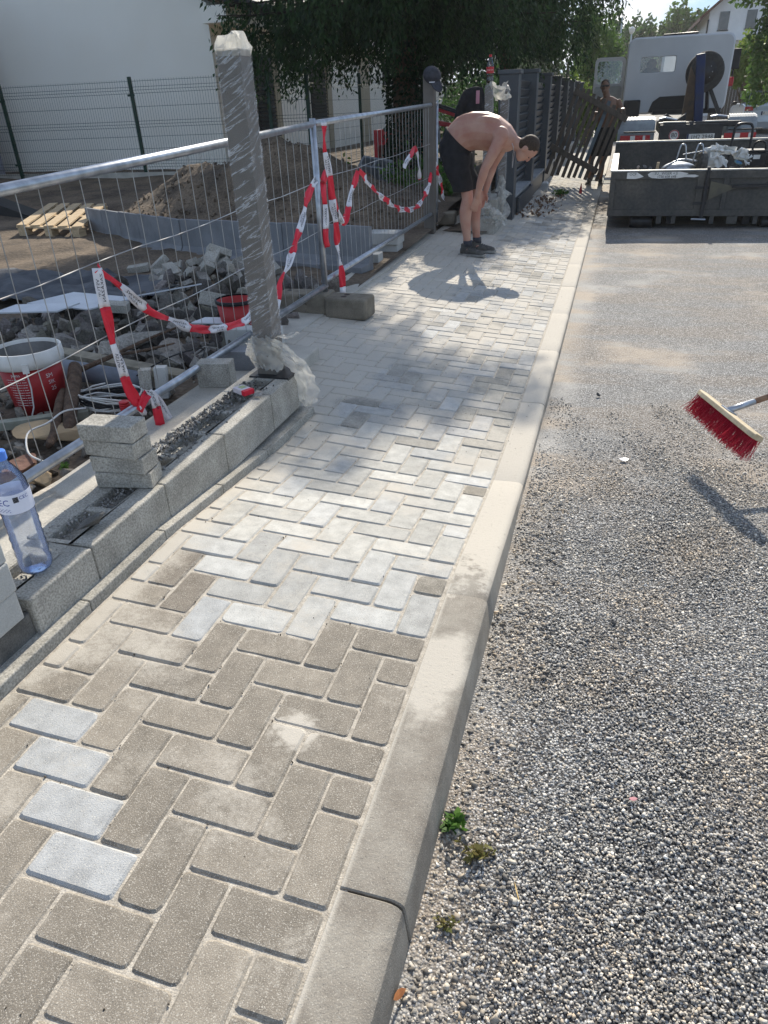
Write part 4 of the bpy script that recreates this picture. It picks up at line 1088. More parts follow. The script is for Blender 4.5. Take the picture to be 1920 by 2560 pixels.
# stones, logs, pipe, planks, cables near the left
def rock_thing(name, c, size, seed, mat, label, cat, flat=1.0, col=None, sub=2, amp=.3):
    t = MB().rock((0, 0, 0), size, seed, col, amp=amp, sub=sub, flat=flat); o = t.build(name, mat); o.location = c; return tag(o, label, cat)
M_TAN = M('tan_sandstone', (0.42, 0.31, 0.19), (0.31, 0.225, 0.135), 6, .95, .004, 50)
M_REDR = M('reddish_brown_rock', (0.21, 0.115, 0.085), (0.13, 0.07, 0.052), 7, .9, .012, 22)
rock_thing('stone_slab', (-2.06, 1.80, .045), (.20, .13, .05), 3, M_TAN, 'flat tan stone slab in front of the mortar bucket', 'stone', flat=.9)
rock_thing('stone_slab', (-1.85, 1.44, .01), (.16, .10, .06), 9, M_TAN, 'small tan stone between the bottom rail and the reddish rock', 'stone', flat=.9)
rock_thing('reddish_rock', (-1.98, 1.42, .03), (.21, .13, .09), 14, M_REDR, 'large reddish brown rock under the fence rail behind the water bottle', 'rock', flat=.9)
rock_thing('concrete_lump', (-2.55, 3.05, .08), (.30, .14, .07), 31, M_RUBBLE, 'large flat lump of broken concrete lying at the front of the rubble heap', 'concrete lump', flat=.9, col=(1.15, 1.12, 1.05))
rock_thing('concrete_lump', (-2.45, 2.80, .10), (.12, .09, .07), 35, M_RUBBLE, 'fist-like pale concrete lump above the red bucket rim', 'concrete lump', col=(1.3, 1.25, 1.15))
lg = MB(); lg.tube(catmull([(-2.25, 2.28, .20), (-2.18, 2.16, .15), (-2.08, 1.98, .09), (-1.98, 1.82, .05)], 12), [.03, .034, .036, .037, .037, .036, .036, .034, .033, .031, .028, .02], 10)
lg.tube(catmull([(-2.22, 2.12, .12), (-2.12, 1.93, .08), (-2.03, 1.78, .05), (-1.97, 1.66, .04)], 12), [.02, .024, .027, .024, .022, .027, .024, .021, .02, .022, .018, .012], 9)
tag(lg.build('log', M_BARK, smooth=True), 'two brown debarked branches lying together beside the cable coil', 'log')
br = MB()
br.tube(catmull([(-2.32, 2.32, .14), (-2.15, 2.48, .20), (-2.05, 2.66, .24), (-1.90, 2.9, .28)], 12), [.014, .016, .014, .013, .012, .011, .01, .009, .008, .007, .006, .004], 7)
br.tube(catmull([(-2.15, 2.48, .20), (-2.0, 2.52, .22), (-1.85, 2.62, .24)], 8), [.01, .009, .009, .008, .008, .007, .006, .004], 6)
tag(br.build('dead_branch', M_BARK, smooth=True), 'thin dark forked dead branch lying across the grey pipe', 'branch')
tag(MB().bar((-2.85, 1.55, .03), (-2.02, 2.03, .05), .05, .04).build('timber_lath', M('greenish_timber', (.33, .33, .27), (.24, .24, .19), 6, .9, coord='obj', stretch=(3, 3, 3))), 'greenish timber lath lying in front of the mortar bucket', 'timber lath')
tag(MB().bar((-2.78, 2.72, .12), (-1.70, 2.42, .13), .09, .035).build('timber_plank', M('grey_brown_timber', (.30, .265, .20), (.20, .175, .13), 6, .9, coord='obj', stretch=(3, 3, 3))), 'long grey brown plank lying on the footing behind the grey pipe', 'plank')
tag(MB().tube([(-2.72, 2.55, .09), (-1.95, 2.40, .09)], .055, 20).build('grey_pipe', M_PIPE, smooth=True), 'thick grey plastic pipe lying between the plank and the cable coil', 'pipe')
cb = MB(); rc = random.Random(5)
cabl = empty('cable_coil', (-1.98, 2.16, .07), 'loose coil of white and black cables on the ground behind the tape', 'cable coil')
for q in range(3):
    pts = [(-1.98 + (.17 + .015 * q) * math.cos(t * .42 + q) * (1 + .1 * math.sin(t + q)), 2.16 + .11 * math.sin(t * .42 + q), .07 + .02 * q + .015 * math.sin(t * .9 + q)) for t in range(0, 44)]
    MB().tube(pts, .0045, 6).build('cable', M_WHITEP if q != 1 else M_BLACK, cabl, smooth=True)
pts = catmull([(-1.99, 1.98, .10), (-2.03, 1.88, .12), (-2.05, 1.78, .10), (-2.06, 1.66, .10), (-1.95, 1.52, .08), (-1.84, 1.46, .08), (-1.77, 1.46, .07)], 30)
tag(MB().tube(pts, .0045, 6).build('white_cable', M_WHITEP, smooth=True), 'single white cable curling down over the tan stone slab', 'cable')
pts = catmull([(-1.90, 2.30, .16), (-1.78, 2.45, .22), (-1.68, 2.62, .22), (-1.66, 2.50, .16), (-1.72, 2.36, .12), (-1.84, 2.22, .10)], 26)
tag(MB().tube(pts, .004, 6).build('black_cable', M_BLACK, smooth=True), 'thin black cable looped over the plank end beside the bottom rail', 'cable')
rp = MB(); 
for i in range(9): rp.lathe([(.022, 0), (.026, .003), (.026, .008), (.022, .011)], (-1.82, 2.055, .02 + i * .0112), seg=16)
tag(rp.build('ribbed_tube', M_REDP, smooth=True), 'short red ribbed plastic tube standing under the hanging tape', 'tube')
for i, (x, y, rz, lb) in enumerate([(-1.835, 2.28, .5, 'left grey block standing on end beside the hanging tape'), (-1.775, 2.33, .45, 'right paler block standing on end beside the hanging tape')]):
    o = MB().box((0, 0, 0), (.06, .09, .16)).build('upright_block', M_GREYB if i else M_BLOCK, None, bev=.003); o.location = (x, y, .125); o.rotation_euler = (rad(-8), rad(3), rz); tag(o, lb, 'paving block')
o = MB().b2((-.09, -.05, 0), (.09, .05, .13)).build('grey_block', M_BLOCK, None, bev=.003); o.location = (-1.55, 2.50, .065); o.rotation_euler = (0, 0, .2); tag(o, 'grey block leaning under the bottom rail on the footing', 'block')
o = MB().b2((-.15, -.06, 0), (.15, .06, .13)).build('grey_block', M_LEL, None, bev=.004); o.location = (-1.52, 2.84, .03); o.rotation_euler = (0, 0, .12); tag(o, 'dark grey kerb block lying on the footing just behind the wrapped post', 'block')
o = MB().b2((-.17, -.05, 0), (.17, .05, .10)).build('grey_block', M_GREYB, None, bev=.004); o.location = (-1.62, 3.12, .10); o.rotation_euler = (0, 0, .10); tag(o, 'pale concrete block beneath the red bucket, topped with dust', 'block')
# hollow block
hb = MB()
Th = Matrix.Translation((-3.23, 10.95, .50)) @ Euler((rad(72), rad(9), rad(-6))).to_matrix().to_4x4()
def hollow(mb, T, L=.5, W=.22, H=.24):
    t_ = .035
    def bx(lo, hi):
        n0 = len(mb.v); mb.b2(lo, hi)
        for i in range(n0, len(mb.v)): mb.v[i] = tuple(T @ Vector(mb.v[i]))
    bx((-L/2, -W/2, -H/2), (L/2, -W/2 + t_, H/2)); bx((-L/2, W/2 - t_, -H/2), (L/2, W/2, H/2))
    for x in (-L/2, -t_/2, L/2 - t_): bx((x, -W/2 + t_, -H/2), (x + t_, W/2 - t_, H/2))
Th = Matrix.Translation((-3.23, 11.0, .46)) @ Euler((rad(35), rad(8), rad(-8))).to_matrix().to_4x4()
hollow(hb, Th); tag(hb.build('hollow_block', M_LEL), 'two-celled hollow concrete block lying on the mound in front of the tree trunk', 'hollow block')
for i, (lo, hi, lb) in enumerate([((-1.98, 6.63, .0), (-1.70, 6.86, .085), 'lower pale block of the pair stacked by the farther fence panel'), ((-2.02, 6.60, .087), (-1.68, 6.85, .20), 'upper toothed pale block of the pair stacked by the farther fence panel'), ((-1.98, 6.10, -.0), (-1.74, 6.26, .085), 'small single pale block lying in front of the stacked pair')]):
    tag(MB().b2(lo, hi).build('pale_edging_block', M_GREYB, None, bev=.006), lb, 'block')
tag(MB().rock((0, 0, 0), (.36, .20, .15), 4, None, sub=2).build('boulder', M_BARK, None), 'brown rounded boulder behind the farther fence panel by the brown post', 'boulder').location = (-2.25, 8.9, .12)
tag(MB().rock((0, 0, 0), (.16, .10, .12), 6, (1.2, 1.2, 1.2), sub=2).build('pale_boulder', M_RUBBLE, None), 'pale angular stone behind the brown post beside the boulder', 'stone').location = (-1.82, 9.05, .16)

# ---- weeds
M_LEAF = foliage_material('weed_leaf', (.04, .10, .02), (.10, .20, .035))
def weed(name, c, n, h, r, seed, label, mat=M_LEAF, cat='weed', group=None, ls=.03):
    q = random.Random(seed); m = MB(); st = MB(); r_ = empty(name, c, label, cat, group)
    for i in range(n):
        a = q.uniform(0, 6.28); rr = q.uniform(.1, 1) * r; hh = q.uniform(.25, 1) * h
        b = Vector(c) + Vector((rr * .2 * math.cos(a), rr * .2 * math.sin(a), 0)); tip = Vector(c) + Vector((rr * math.cos(a), rr * math.sin(a), hh))
        mid = (b + tip) / 2 + Vector((0, 0, hh * .2)); st.tube([b, mid, tip], [.0012, .001, .0006], 4)
        for j in range(5):
            p = b.lerp(tip, .3 + .7 * j / 4) + Vector((0, 0, hh * .1)); d = Vector((q.gauss(0, 1), q.gauss(0, 1), q.gauss(.2, .5))).normalized(); L = ls * q.uniform(.5, 1.2)
            s_ = d.cross(Vector((q.gauss(0, 1), q.gauss(0, 1), q.gauss(0, 1)))).normalized() * L * .28; cc = q.random()
            m.add([p, p + d * L * .5 + s_, p + d * L, p + d * L * .5 - s_], [(0, 1, 2, 3)], (cc, cc, cc))
    m.build('leaves', mat, r_); st.build('stems', mat, r_); return r_
for i, (x, y, h, r_, lb) in enumerate([(-4.6, 10.1, .35, .3, 'leafy weed on top of the soil mound right of its crest'), (-3.5, 10.3, .4, .3, 'bushy weed on the mound beside the second green post'), (-2.7, 10.4, .35, .35, 'low weed in front of the ivy covered trunk'), (-2.5, 11.6, .45, .5, 'large leafy weed at the right of the trunk'), (-1.9, 9.9, .40, .45, 'dense low green weed beside the brown post'), (-7.9, 6.7, .3, .3, 'weed growing at the left edge before the pallet'), (-2.0, 10.6, .5, .5, 'tall bright weed behind the brown post')]):
    weed('weed', (x, y, yardz(x, y) - .02), 46, h, r_, 30 + i, lb, ls=.09)
weed('weed', (.17, .60 - .27, -.125), 7, .03, .035, 90, 'small green weed growing at the kerb foot by the open kerb joint', ls=.032)
weed('weed', (.235, .27, -.125), 14, .035, .055, 91, 'yellowing flattened weed on the chippings beside the kerb', foliage_material('dry_weed_leaf', (.16, .17, .05), (.22, .18, .07)), ls=.02)
weed('weed', (.20, .10, -.125), 7, .03, .03, 92, 'tiny dry weed on the sandy strip near the bottom of the kerb', MATS.get('x', bpy.data.materials['dry_weed_leaf']), ls=.014)
weed('weed', (-1.76, 1.50, .03), 6, .03, .03, 93, 'tiny bright green weed under the bottom rail', ls=.02)

# ================================================================== GREEN MESH BOUNDARY FENCE
gf = empty('mesh_fence', (-8.0, 12.0, .4), 'dark green welded mesh fence on a pale plinth in front of the cream house', 'fence')
def mesh_run(root, a, b, zb, H):
    a, b = Vector(a), Vector(b); L = (b - a).length; d = (b - a).normalized(); nrm = Vector((d.y, -d.x, 0)); n = int(L / .05)
    def off(h): 
        for f0 in (.16, .82, 1.36):
            k = abs(h - f0 * H / 1.53) 
            if k < .05: return .035 * (1 - k / .05)
        return 0
    hs = [0, .11, .16, .21, .42, .62, .77, .82, .87, 1.1, 1.31, 1.36, 1.41, 1.53]; hs = [h * H / 1.53 for h in hs]
    w = MB()
    for i in range(n + 1):
        p = a + d * (L * i / n); w.tube([p + nrm * off(h) + Vector((0, 0, zb + h)) for h in hs], .0023, 4)
    w.build('vertical_wires', M_WIREG, root)
    w = MB()
    for h in (.02, .11, .16, .21, .42, .62, .77, .82, .87, 1.1, 1.31, 1.36, 1.41, 1.5):
        h *= H / 1.53; w.tube([a + nrm * off(h) + Vector((0, 0, zb + h)), b + nrm * off(h) + Vector((0, 0, zb + h))], .0030, 4)
    w.build('horizontal_wires', M_WIREG, root)
run = [(-11.70, 11.88), (-10.75, 11.92), (-8.05, 12.05), (-5.5, 12.25), (-4.81, 12.30)]
for a, b in zip(run[:-1], run[1:]): mesh_run(gf, (*a, 0), (*b, 0), .38, 1.50)
for i, (x, y) in enumerate(run[1:]):
    q = MB(); q.b2((x - .03, y - .02, .2), (x + .03, y + .02, 1.92)); q.build('post', M_GREENS, gf, bev=.003)
    for z in (.55, 1.62): MB().b2((x - .07, y - .035, z), (x + .07, y - .022, z + .035)).build('post_clamp', M_GREENS, gf)
MB().b2((-11.7, 12.0, .0), (-5.4, 12.12, .40)).build('plinth', M_SLAB, gf)
gf2 = empty('mesh_fence', (-4.81, 17.0, .4), 'dark green welded mesh fence running away behind the tree trunk', 'fence')
ry = [12.30, 15.17, 17.9, 20.6, 23.4]
for a, b in zip(ry[:-1], ry[1:]): mesh_run(gf2, (-4.81, a, 0), (-4.81, b, 0), .36, 1.50)
for y in ry[1:]:
    MB().b2((-4.84, y - .02, .2), (-4.78, y + .02, 1.90)).build('post', M_GREENS, gf2, bev=.003)

# ================================================================== CREAM HOUSE
hs = empty('cream_house', (-11, 14, .2), 'cream rendered house with dark shuttered windows behind the green fence', 'house')
w = MB()
w.prism([(-24, .1), (-7.12, .1), (-7.12, 3.05), (-12.5, 6.2), (-18, 3.1), (-24, 3.1)], 0, -.35, Matrix.Translation((0, 13.5, 0)) @ Matrix(((1, 0, 0, 0), (0, 0, -1, 0), (0, 1, 0, 0), (0, 0, 0, 1))))
w.b2((-7.45, 13.86, .1), (-7.13, 34, 3.1)); w.build('wall', M_STUCCO, hs)
rf = MB()
slope = (6.35 - 3.02) / (12.5 - 6.6)
rf.prism([(-6.55, 2.98), (-6.55, 3.12), (-12.5, 6.52), (-12.5, 6.38)], 0, 22, Matrix.Translation((0, 13.2, 0)) @ Matrix(((1, 0, 0, 0), (0, 0, 1, 0), (0, 1, 0, 0), (0, 0, 0, 1))))
rf.prism([(-12.5, 6.38), (-12.5, 6.52), (-19, 2.9), (-19, 2.78)], 0, 22, Matrix.Translation((0, 13.2, 0)) @ Matrix(((1, 0, 0, 0), (0, 0, 1, 0), (0, 1, 0, 0), (0, 0, 0, 1))))
r_ = rf.build('roof', M_ROOF, hs)
MB().b2((-7.12, 13.25, 2.72), (-6.62, 34, 2.98)).build('eaves_box', M_STUCCO, hs)
gt = MB(); gt.tube([(-6.52, 13.15, 3.00), (-6.52, 34, 3.00)], .07, 12); gt.build('gutter', M_DARK, r_, smooth=True)
MB().tube([(-6.56, 14.1, 2.95), (-6.60, 14.1, 2.80), (-6.95, 14.1, 2.55), (-7.05, 14.1, 2.4), (-7.05, 14.1, .2)], .045, 10).build('downpipe', M_DARK, hs, smooth=True)
def win(y0, y1, z0, z1):
    o = MB(); o.b2((-7.16, y0, z0), (-7.10, y1, z1)); f = o.build('window', M_DARK, hs)
    s_ = MB(); n = int((z1 - z0) / .075)
    for i in range(n): s_.box((-7.075, (y0 + y1) / 2, z0 + (z1 - z0) * (i + .5) / n), (.06, y1 - y0 - .06, .012), rotm(0, rad(35), 0))
    s_.build('shutter_slats', M_DARK, f)
    s_ = MB(); s_.b2((-7.12, y0 - .04, z0 - .06), (-7.02, y1 + .04, z0 - .01)); s_.build('sill', M_DARK, f)
win(15.18, 16.07, .86, 2.35); win(18.35, 19.38, 1.0, 2.35); win(24.7, 25.5, 1.87, 2.6)
for a, b in ((16.12, 16.42), (19.46, 19.80), (22.3, 23.15), (26.2, 27.0)): MB().b2((-7.125, a, .1), (-7.085, b, 2.7)).build('beige_strip', M_STUCCOB, hs)
MB().b2((-7.10, 13.55, .1), (-7.05, 34, .30)).build('plinth', M_BLOCK, hs)

# ================================================================== TREES
def leaf_cloud(name, Pp, D, L, W, colr, mat, parent, r):
    n = len(Pp); D = D / np.linalg.norm(D, axis=1, keepdims=True)
    q = r.normal(size=(n, 3)); S = np.cross(D, q); S /= np.linalg.norm(S, axis=1, keepdims=True) + 1e-9
    L = L[:, None]; W = W[:, None]
    V = np.stack([Pp, Pp + D * L * .45 + S * W * .5, Pp + D * L, Pp + D * L * .45 - S * W * .5], 1)
    off = np.array((0., 0., 0.)); o_ = parent
    while o_ is not None: off += np.array(o_.location); o_ = o_.parent
    V = (V - off).reshape(-1, 3).astype(np.float32)
    me = bpy.data.meshes.new(name); me.vertices.add(len(V)); me.vertices.foreach_set('co', V.ravel())
    me.loops.add(4 * n); me.loops.foreach_set('vertex_index', np.arange(4 * n, dtype=np.int32))
    me.polygons.add(n); me.polygons.foreach_set('loop_start', np.arange(0, 4 * n, 4, dtype=np.int32)); me.update(calc_edges=True)
    at = me.color_attributes.new('col', 'FLOAT_COLOR', 'POINT'); arr = np.ones((n, 4, 4), np.float32); arr[..., :3] = colr[:, None, None]; at.data.foreach_set('color', arr.ravel())
    me.materials.append(mat); o = bpy.data.objects.new(name, me); COL.objects.link(o)
    if parent is not None: o.parent = parent
    return o
M_TWIG = M('dark_twig_bark', (.035, .028, .02), (.02, .016, .012), 14, .95)
M_SPRUCE = foliage_material('spruce_needles', (.012, .030, .012), (.045, .092, .028), .3)
def spruce(c, top, rfun, seed, label, nb, zlo, trunk_r=.23, ivy=True, droop=.8):
    r = np.random.default_rng(seed); q = random.Random(seed)
    root = empty('spruce_tree', c, label, 'tree')
    tb = MB(); zs = [c[2] - .3, c[2] + .2, 1.0, 2.0, 3.5, 5.5, top]
    tb.tube([(c[0] + .03 * math.sin(i), c[1], z) for i, z in enumerate(zs)], [trunk_r * 1.35, trunk_r * 1.1, trunk_r, trunk_r * .9, trunk_r * .75, trunk_r * .5, .03], 14)
    tk = tb.build('trunk', M_BARK, root, smooth=True)
    bb = MB(); PP, DD, CC = [], [], []
    for i in range(nb):
        h = zlo + (top - zlo) * (i + q.random()) / nb; a = q.uniform(0, 2 * PI); R = rfun(h, a) * q.uniform(.72, 1.05)
        b0 = Vector((c[0], c[1], h)); dirv = Vector((math.cos(a), math.sin(a), 0))
        path = [b0 + dirv * R * t + Vector((0, 0, .25 * t * R * .3 - droop * .42 * R * t * t * .55 + (.22 * R * max(0, t - .75)))) for t in lin(0, 1, 7)]
        bb.tube(path, [.045, .038, .03, .024, .018, .012, .006], 5)
        nt_ = int((30 if h < 5 else 84) * R / 2.6) + 6
        for k in range(nt_):
            t = q.uniform(.18, 1.0); ii = min(int(t * 6), 5); p = path[ii].lerp(path[ii + 1], t * 6 - ii)
            side = Vector((-dirv.y, dirv.x, 0)) * q.uniform(-.5, .5) * (1.15 - .5 * t)
            hang = q.uniform(.25, .95) * (1.0 if h < 4.5 else .7); base = p + side + Vector((0, 0, -.1 * side.length))
            m_ = int(12 + hang * 26); cc = q.uniform(0, .75)
            for j in range(m_):
                s_ = j / m_; PP.append((base.x + q.gauss(0, .05), base.y + q.gauss(0, .05), base.z - hang * s_ + q.gauss(0, .02)))
                DD.append((q.gauss(0, .55) + dirv.x * .25, q.gauss(0, .55) + dirv.y * .25, -.9)); CC.append(min(1, max(0, cc + q.gauss(0, .15))))
            nn = int(side.length * 12)
            for j in range(nn):
                s_ = j / max(nn, 1); PP.append(tuple(p + side * s_)); DD.append((side.x + q.gauss(0, .3), side.y + q.gauss(0, .3), -.25)); CC.append(cc)
    n = len(PP); PP = np.array(PP); DD = np.array(DD)
    leaf_cloud('crown', PP, DD, r.uniform(.05, .12, n), r.uniform(.02, .045, n), np.array(CC), M_SPRUCE, root, r)
    bb.build('branches', M_TWIG, root)
    if ivy:
        n = 3800; a = r.uniform(0, 2 * PI, n); z = r.uniform(c[2], 2.4, n); R = trunk_r * (1.05 + .10 * r.random(n)) * (1.25 - .1 * z) + .07 * (r.random(n) > .9)
        P_ = np.stack([c[0] + R * np.cos(a), c[1] + R * np.sin(a), z], 1); D_ = np.stack([np.cos(a) * .6, np.sin(a) * .6, -np.ones(n) * .8], 1) + r.normal(0, .4, (n, 3))
        leaf_cloud('ivy', P_, D_, r.uniform(.04, .08, n), r.uniform(.035, .06, n), r.uniform(0, .6, n), foliage_material('ivy_leaf', (.008, .02, .008), (.02, .05, .014), .15), root, r)
    return root
def rA(h, a):
    lob = 1 + .16 * math.sin(3 * a + 1.3) + .08 * math.sin(5 * a)
    base = 2.75 if h < 5.0 else 3.05
    R_ = base * lob; ca = math.cos(a)
    lim = float(np.interp(h, [3.2, 3.6, 5.2, 6.1, 6.9, 7.5], [-.35, -2.0, -2.0, -1.1, -.4, -.2])) + 3.15
    if ca < -.2: R_ = min(R_, 2.35 / -ca)
    sa = math.sin(a); front = 12.5 - (1.95 + 1.51 * (h + .05))          # front shaped by height to keep the crown's shadow off the near paving
    if sa < -.1: R_ = min(R_, max(.35, front / -sa))
    elif front < 0: R_ = R_ * 1.0
    return min(R_, lim / ca) if ca > .15 else R_
spruce((-3.15, 12.5, .33), 7.3, rA, 4, 'large dark weeping spruce with an ivy covered trunk behind the site fence', 190, 2.35)
def rB(h, a): return (2.15 if h < 4.2 else 1.5) * (1 + .12 * math.sin(3 * a))
spruce((-1.95, 15.9, .3), 5.6, rB, 8, 'second dark weeping spruce hanging over the slatted dark fence on the right', 105, 2.55, .17, False)

def broadleaf(name, c, rad_, h0, label, cat, seed, n, c1, c2, ls, lumps=9, trunk=True, group=None, mat=None):
    r = np.random.default_rng(seed); q = random.Random(seed); root = empty(name, c, label, cat, group)
    cx, cy, cz = c; ctr = np.array((cx, cy, cz + h0 + rad_[2])); 
    L = [(ctr + np.array((q.uniform(-.75, .75) * rad_[0], q.uniform(-.75, .75) * rad_[1], q.uniform(-.7, .75) * rad_[2])), q.uniform(.28, .55)) for _ in range(lumps)]
    P_, C_ = [], []
    for k, (lc, f) in enumerate(L):
        m_ = n // lumps; d = r.normal(size=(m_, 3)); d /= np.linalg.norm(d, axis=1, keepdims=True); rr = r.uniform(.55, 1.08, m_)[:, None] ** .6
        P_.append(lc + d * rr * np.array(rad_) * f * (1 + .25 * np.sin(d[:, :1] * 7 + k))); C_.append(np.clip(q.uniform(.2, .8) + r.normal(0, .18, m_), 0, 1))
    P_ = np.concatenate(P_); C_ = np.concatenate(C_); n_ = len(P_)
    D_ = r.normal(size=(n_, 3)) + np.array((0, 0, -.2))
    leaf_cloud('crown', P_, D_, r.uniform(.7, 1.3, n_) * ls, r.uniform(.45, .8, n_) * ls, C_, mat or foliage_material(name + '_leaf', c1, c2, .4), root, r)
    if trunk:
        t = MB(); t.tube([(cx, cy, cz - .3), (cx + .05, cy, cz + h0 * .6), (cx, cy, cz + h0 + rad_[2] * 1.1)], [rad_[0] * .09, rad_[0] * .07, rad_[0] * .02], 8)
        for j in range(5):
            a = q.uniform(0, 6.28); t.tube([(cx, cy, cz + h0 * .8 + j * .12 * rad_[2]), (cx + math.cos(a) * rad_[0] * .55, cy + math.sin(a) * rad_[1] * .55, cz + h0 + rad_[2] * (.8 + .1 * j))], [rad_[0] * .04, rad_[0] * .012], 6)
        t.build('trunk', M_BARK, root)
    return root
G1 = ((.035, .085, .018), (.11, .19, .04)); G2 = ((.022, .06, .016), (.06, .12, .03)); G3 = ((.08, .15, .025), (.20, .27, .05))
broadleaf('garden_tree', (6.0, 27, -.3), (2.9, 2.6, 2.6), 1.1, 'tall leafy green tree rising at the right edge beyond the silver car', 'tree', 1, 26000, *G1, .16, 16)
broadleaf('garden_tree', (4.75, 34, -.3), (1.05, 1.2, 1.1), 1.3, 'light green bushy tree directly right of the truck cab roof', 'tree', 2, 12000, *G3, .15, 12)
broadleaf('garden_tree', (-.9, 33, -.3), (1.1, 1.4, 2.1), .2, 'slender yellow green tree seen between the spruce and the truck door', 'tree', 3, 9000, *G1, .14, 10)
broadleaf('yellow_shrub', (-.75, 26, -.3), (.75, .8, 1.0), .1, 'bright yellow green shrub seen through the open truck door window', 'shrub', 4, 7000, *G3, .09, 9)
broadleaf('yellow_shrub', (.15, 31, -.3), (.7, .7, .65), .1, 'lower round light green shrub behind the truck door mirror', 'shrub', 5, 6000, *G3, .08, 9)
for i, (x, y, rx, rz, g) in enumerate([(-5, 78, 5, 7.4, G2), (-.5, 84, 3.6, 7.9, G2), (3.0, 90, 3.4, 7.7, G2), (5.6, 82, 2.6, 7.9, G1), (14, 90, 5, 6.5, G2), (-12, 70, 6, 6.5, G2), (20, 80, 6, 6.0, G2)]):
    broadleaf('distant_tree', (x, y, -.4), (rx, rx, rz * .5), .4, ['first distant green tree left of the lamp post, mostly behind the spruce', 'distant rounded green tree behind the street lamp', 'distant dark green tree above the middle of the truck cab', 'distant light green tree left of the white gabled house', 'distant tree behind the white gabled house', 'distant tree hidden far behind the spruce trees', 'distant tree at the far right beyond the garden tree'][i], 'tree', 40 + i, 9000, *g, .42, 14, True, 'distant trees along the street')
broadleaf('hedge', (-3.2, 25, -.2), (2.0, 4.5, 1.1), .0, 'dark hedge behind the slatted fence', 'hedge', 60, 16000, *G2, .11, 16, False)
broadleaf('hedge', (8.6, 39, -.3), (3.2, 1.0, 1.3), .1, 'low green hedge growing over the wooden fence behind the silver car', 'hedge', 61, 9000, *G2, .13, 12, False)

# ================================================================== GATE POSTS, SLATTED FENCE, THINGS BY THE PLINTH
grid('verge_soil', lin(-2.4, -1.05, 12), lin(8.3, 60, 60), lambda x, y: -.035 + .02 * mnoise.noise(Vector((x * 3, y * 3, 0))), M_SOIL)
bp = empty('brown_post', (-1.69, 8.05, 0), 'plain grey brown square post with a cap hung on its top', 'post')
MB().b2((-1.745, 7.99, -.02), (-1.625, 8.11, 1.60)).build('post', M_POST, bp, bev=.004)
# baseball cap
cpR = empty('baseball_cap', (-1.65, 8.0, 1.58), 'dark grey baseball cap hooked over the top of the brown post', 'cap')
MB().ell((-1.645, 8.0, 1.585), (.10, .095, .085), rotm(0, rad(25), 0)).build('crown', M_CLOTHG, cpR, smooth=True)
br = MB(); Tb = Matrix.Translation((-1.585, 7.93, 1.50)) @ Euler((rad(20), rad(58), rad(-10))).to_matrix().to_4x4()
br.prism([(.0 + .09 * math.cos(t), .075 * math.sin(t)) for t in lin(-PI / 2, PI / 2, 12)] + [(-.02, .07), (-.02, -.07)], 0, .006, Tb); br.build('brim', M_CLOTHG, cpR)
MB().b2((-1.66, 7.93, 1.515), (-1.60, 7.935, 1.525)).build('strap', M_WHT, cpR)
# block base with two wrapped posts
bs = empty('block_pedestal', (-1.12, 8.9, 0), 'stepped base of pale concrete blocks carrying the two wrapped posts', 'block base')
MB().b2((-1.33, 8.35, -.1), (-.97, 9.35, .10)).build('lower_blocks', M_BLOCK, bs, bev=.006)
MB().b2((-1.31, 8.65, .102), (-.99, 9.30, .28)).build('upper_blocks', M_BLOCK, bs, bev=.006)
def wpost(c, w, z0, z1, label, loose):
    r = empty('wrapped_post', c, label, 'post', 'two film-wrapped posts on the block base')
    x, y = c[0], c[1]
    MB().b2((x - w, y - w, z0), (x + w, y + w, z1)).build('post', M_POST, r, bev=.003)
    wrap(MB(), x - w, y - w, x + w, y + w, z0 + .02, z1 + .004, .003, x * 9, 40, .004).build('film', M_FILM, r)
    if loose:
        k_ = MB(); crumple(k_, [(x, y - .05, z1 + .02), (x + .08, y - .06, z1 - .02), (x + .14, y - .05, z1 - .12), (x + .22, y - .03, z1 - .10)], (.10, .14, .10, .03), 5, 20, 10, .035); k_.build('loose_film', M_FILM3, r, smooth=True)
    else:
        k_ = MB(); crumple(k_, [(x, y - .05, z1), (x, y, z1 + .07)], (.10, .02), 5, 10, 8, .02); k_.build('loose_film', M_FILM3, r, smooth=True)
wpost((-1.12, 8.62, .28), .045, .1, 1.47, 'nearer wrapped post with a flapping film end and a drink bottle on top', True)
wpost((-.985, 8.95, .28), .045, .1, 1.44, 'slimmer wrapped post just right of the one carrying the bottle', False)
k_ = MB(); crumple(k_, [(-1.12, 8.32, .26), (-1.0, 8.33, .18), (-.95, 8.36, .05)], (.14, .2, .12), 15, 22, 12, .05)
crumple(k_, [(-.99, 8.9, .5), (-.94, 8.8, .3), (-.93, 8.7, .06)], (.08, .14, .10), 17, 22, 10, .05)
tag(k_.build('film_scraps', M_FILM3, smooth=True), 'ragged scraps of clear film caught on the block base', 'plastic film')
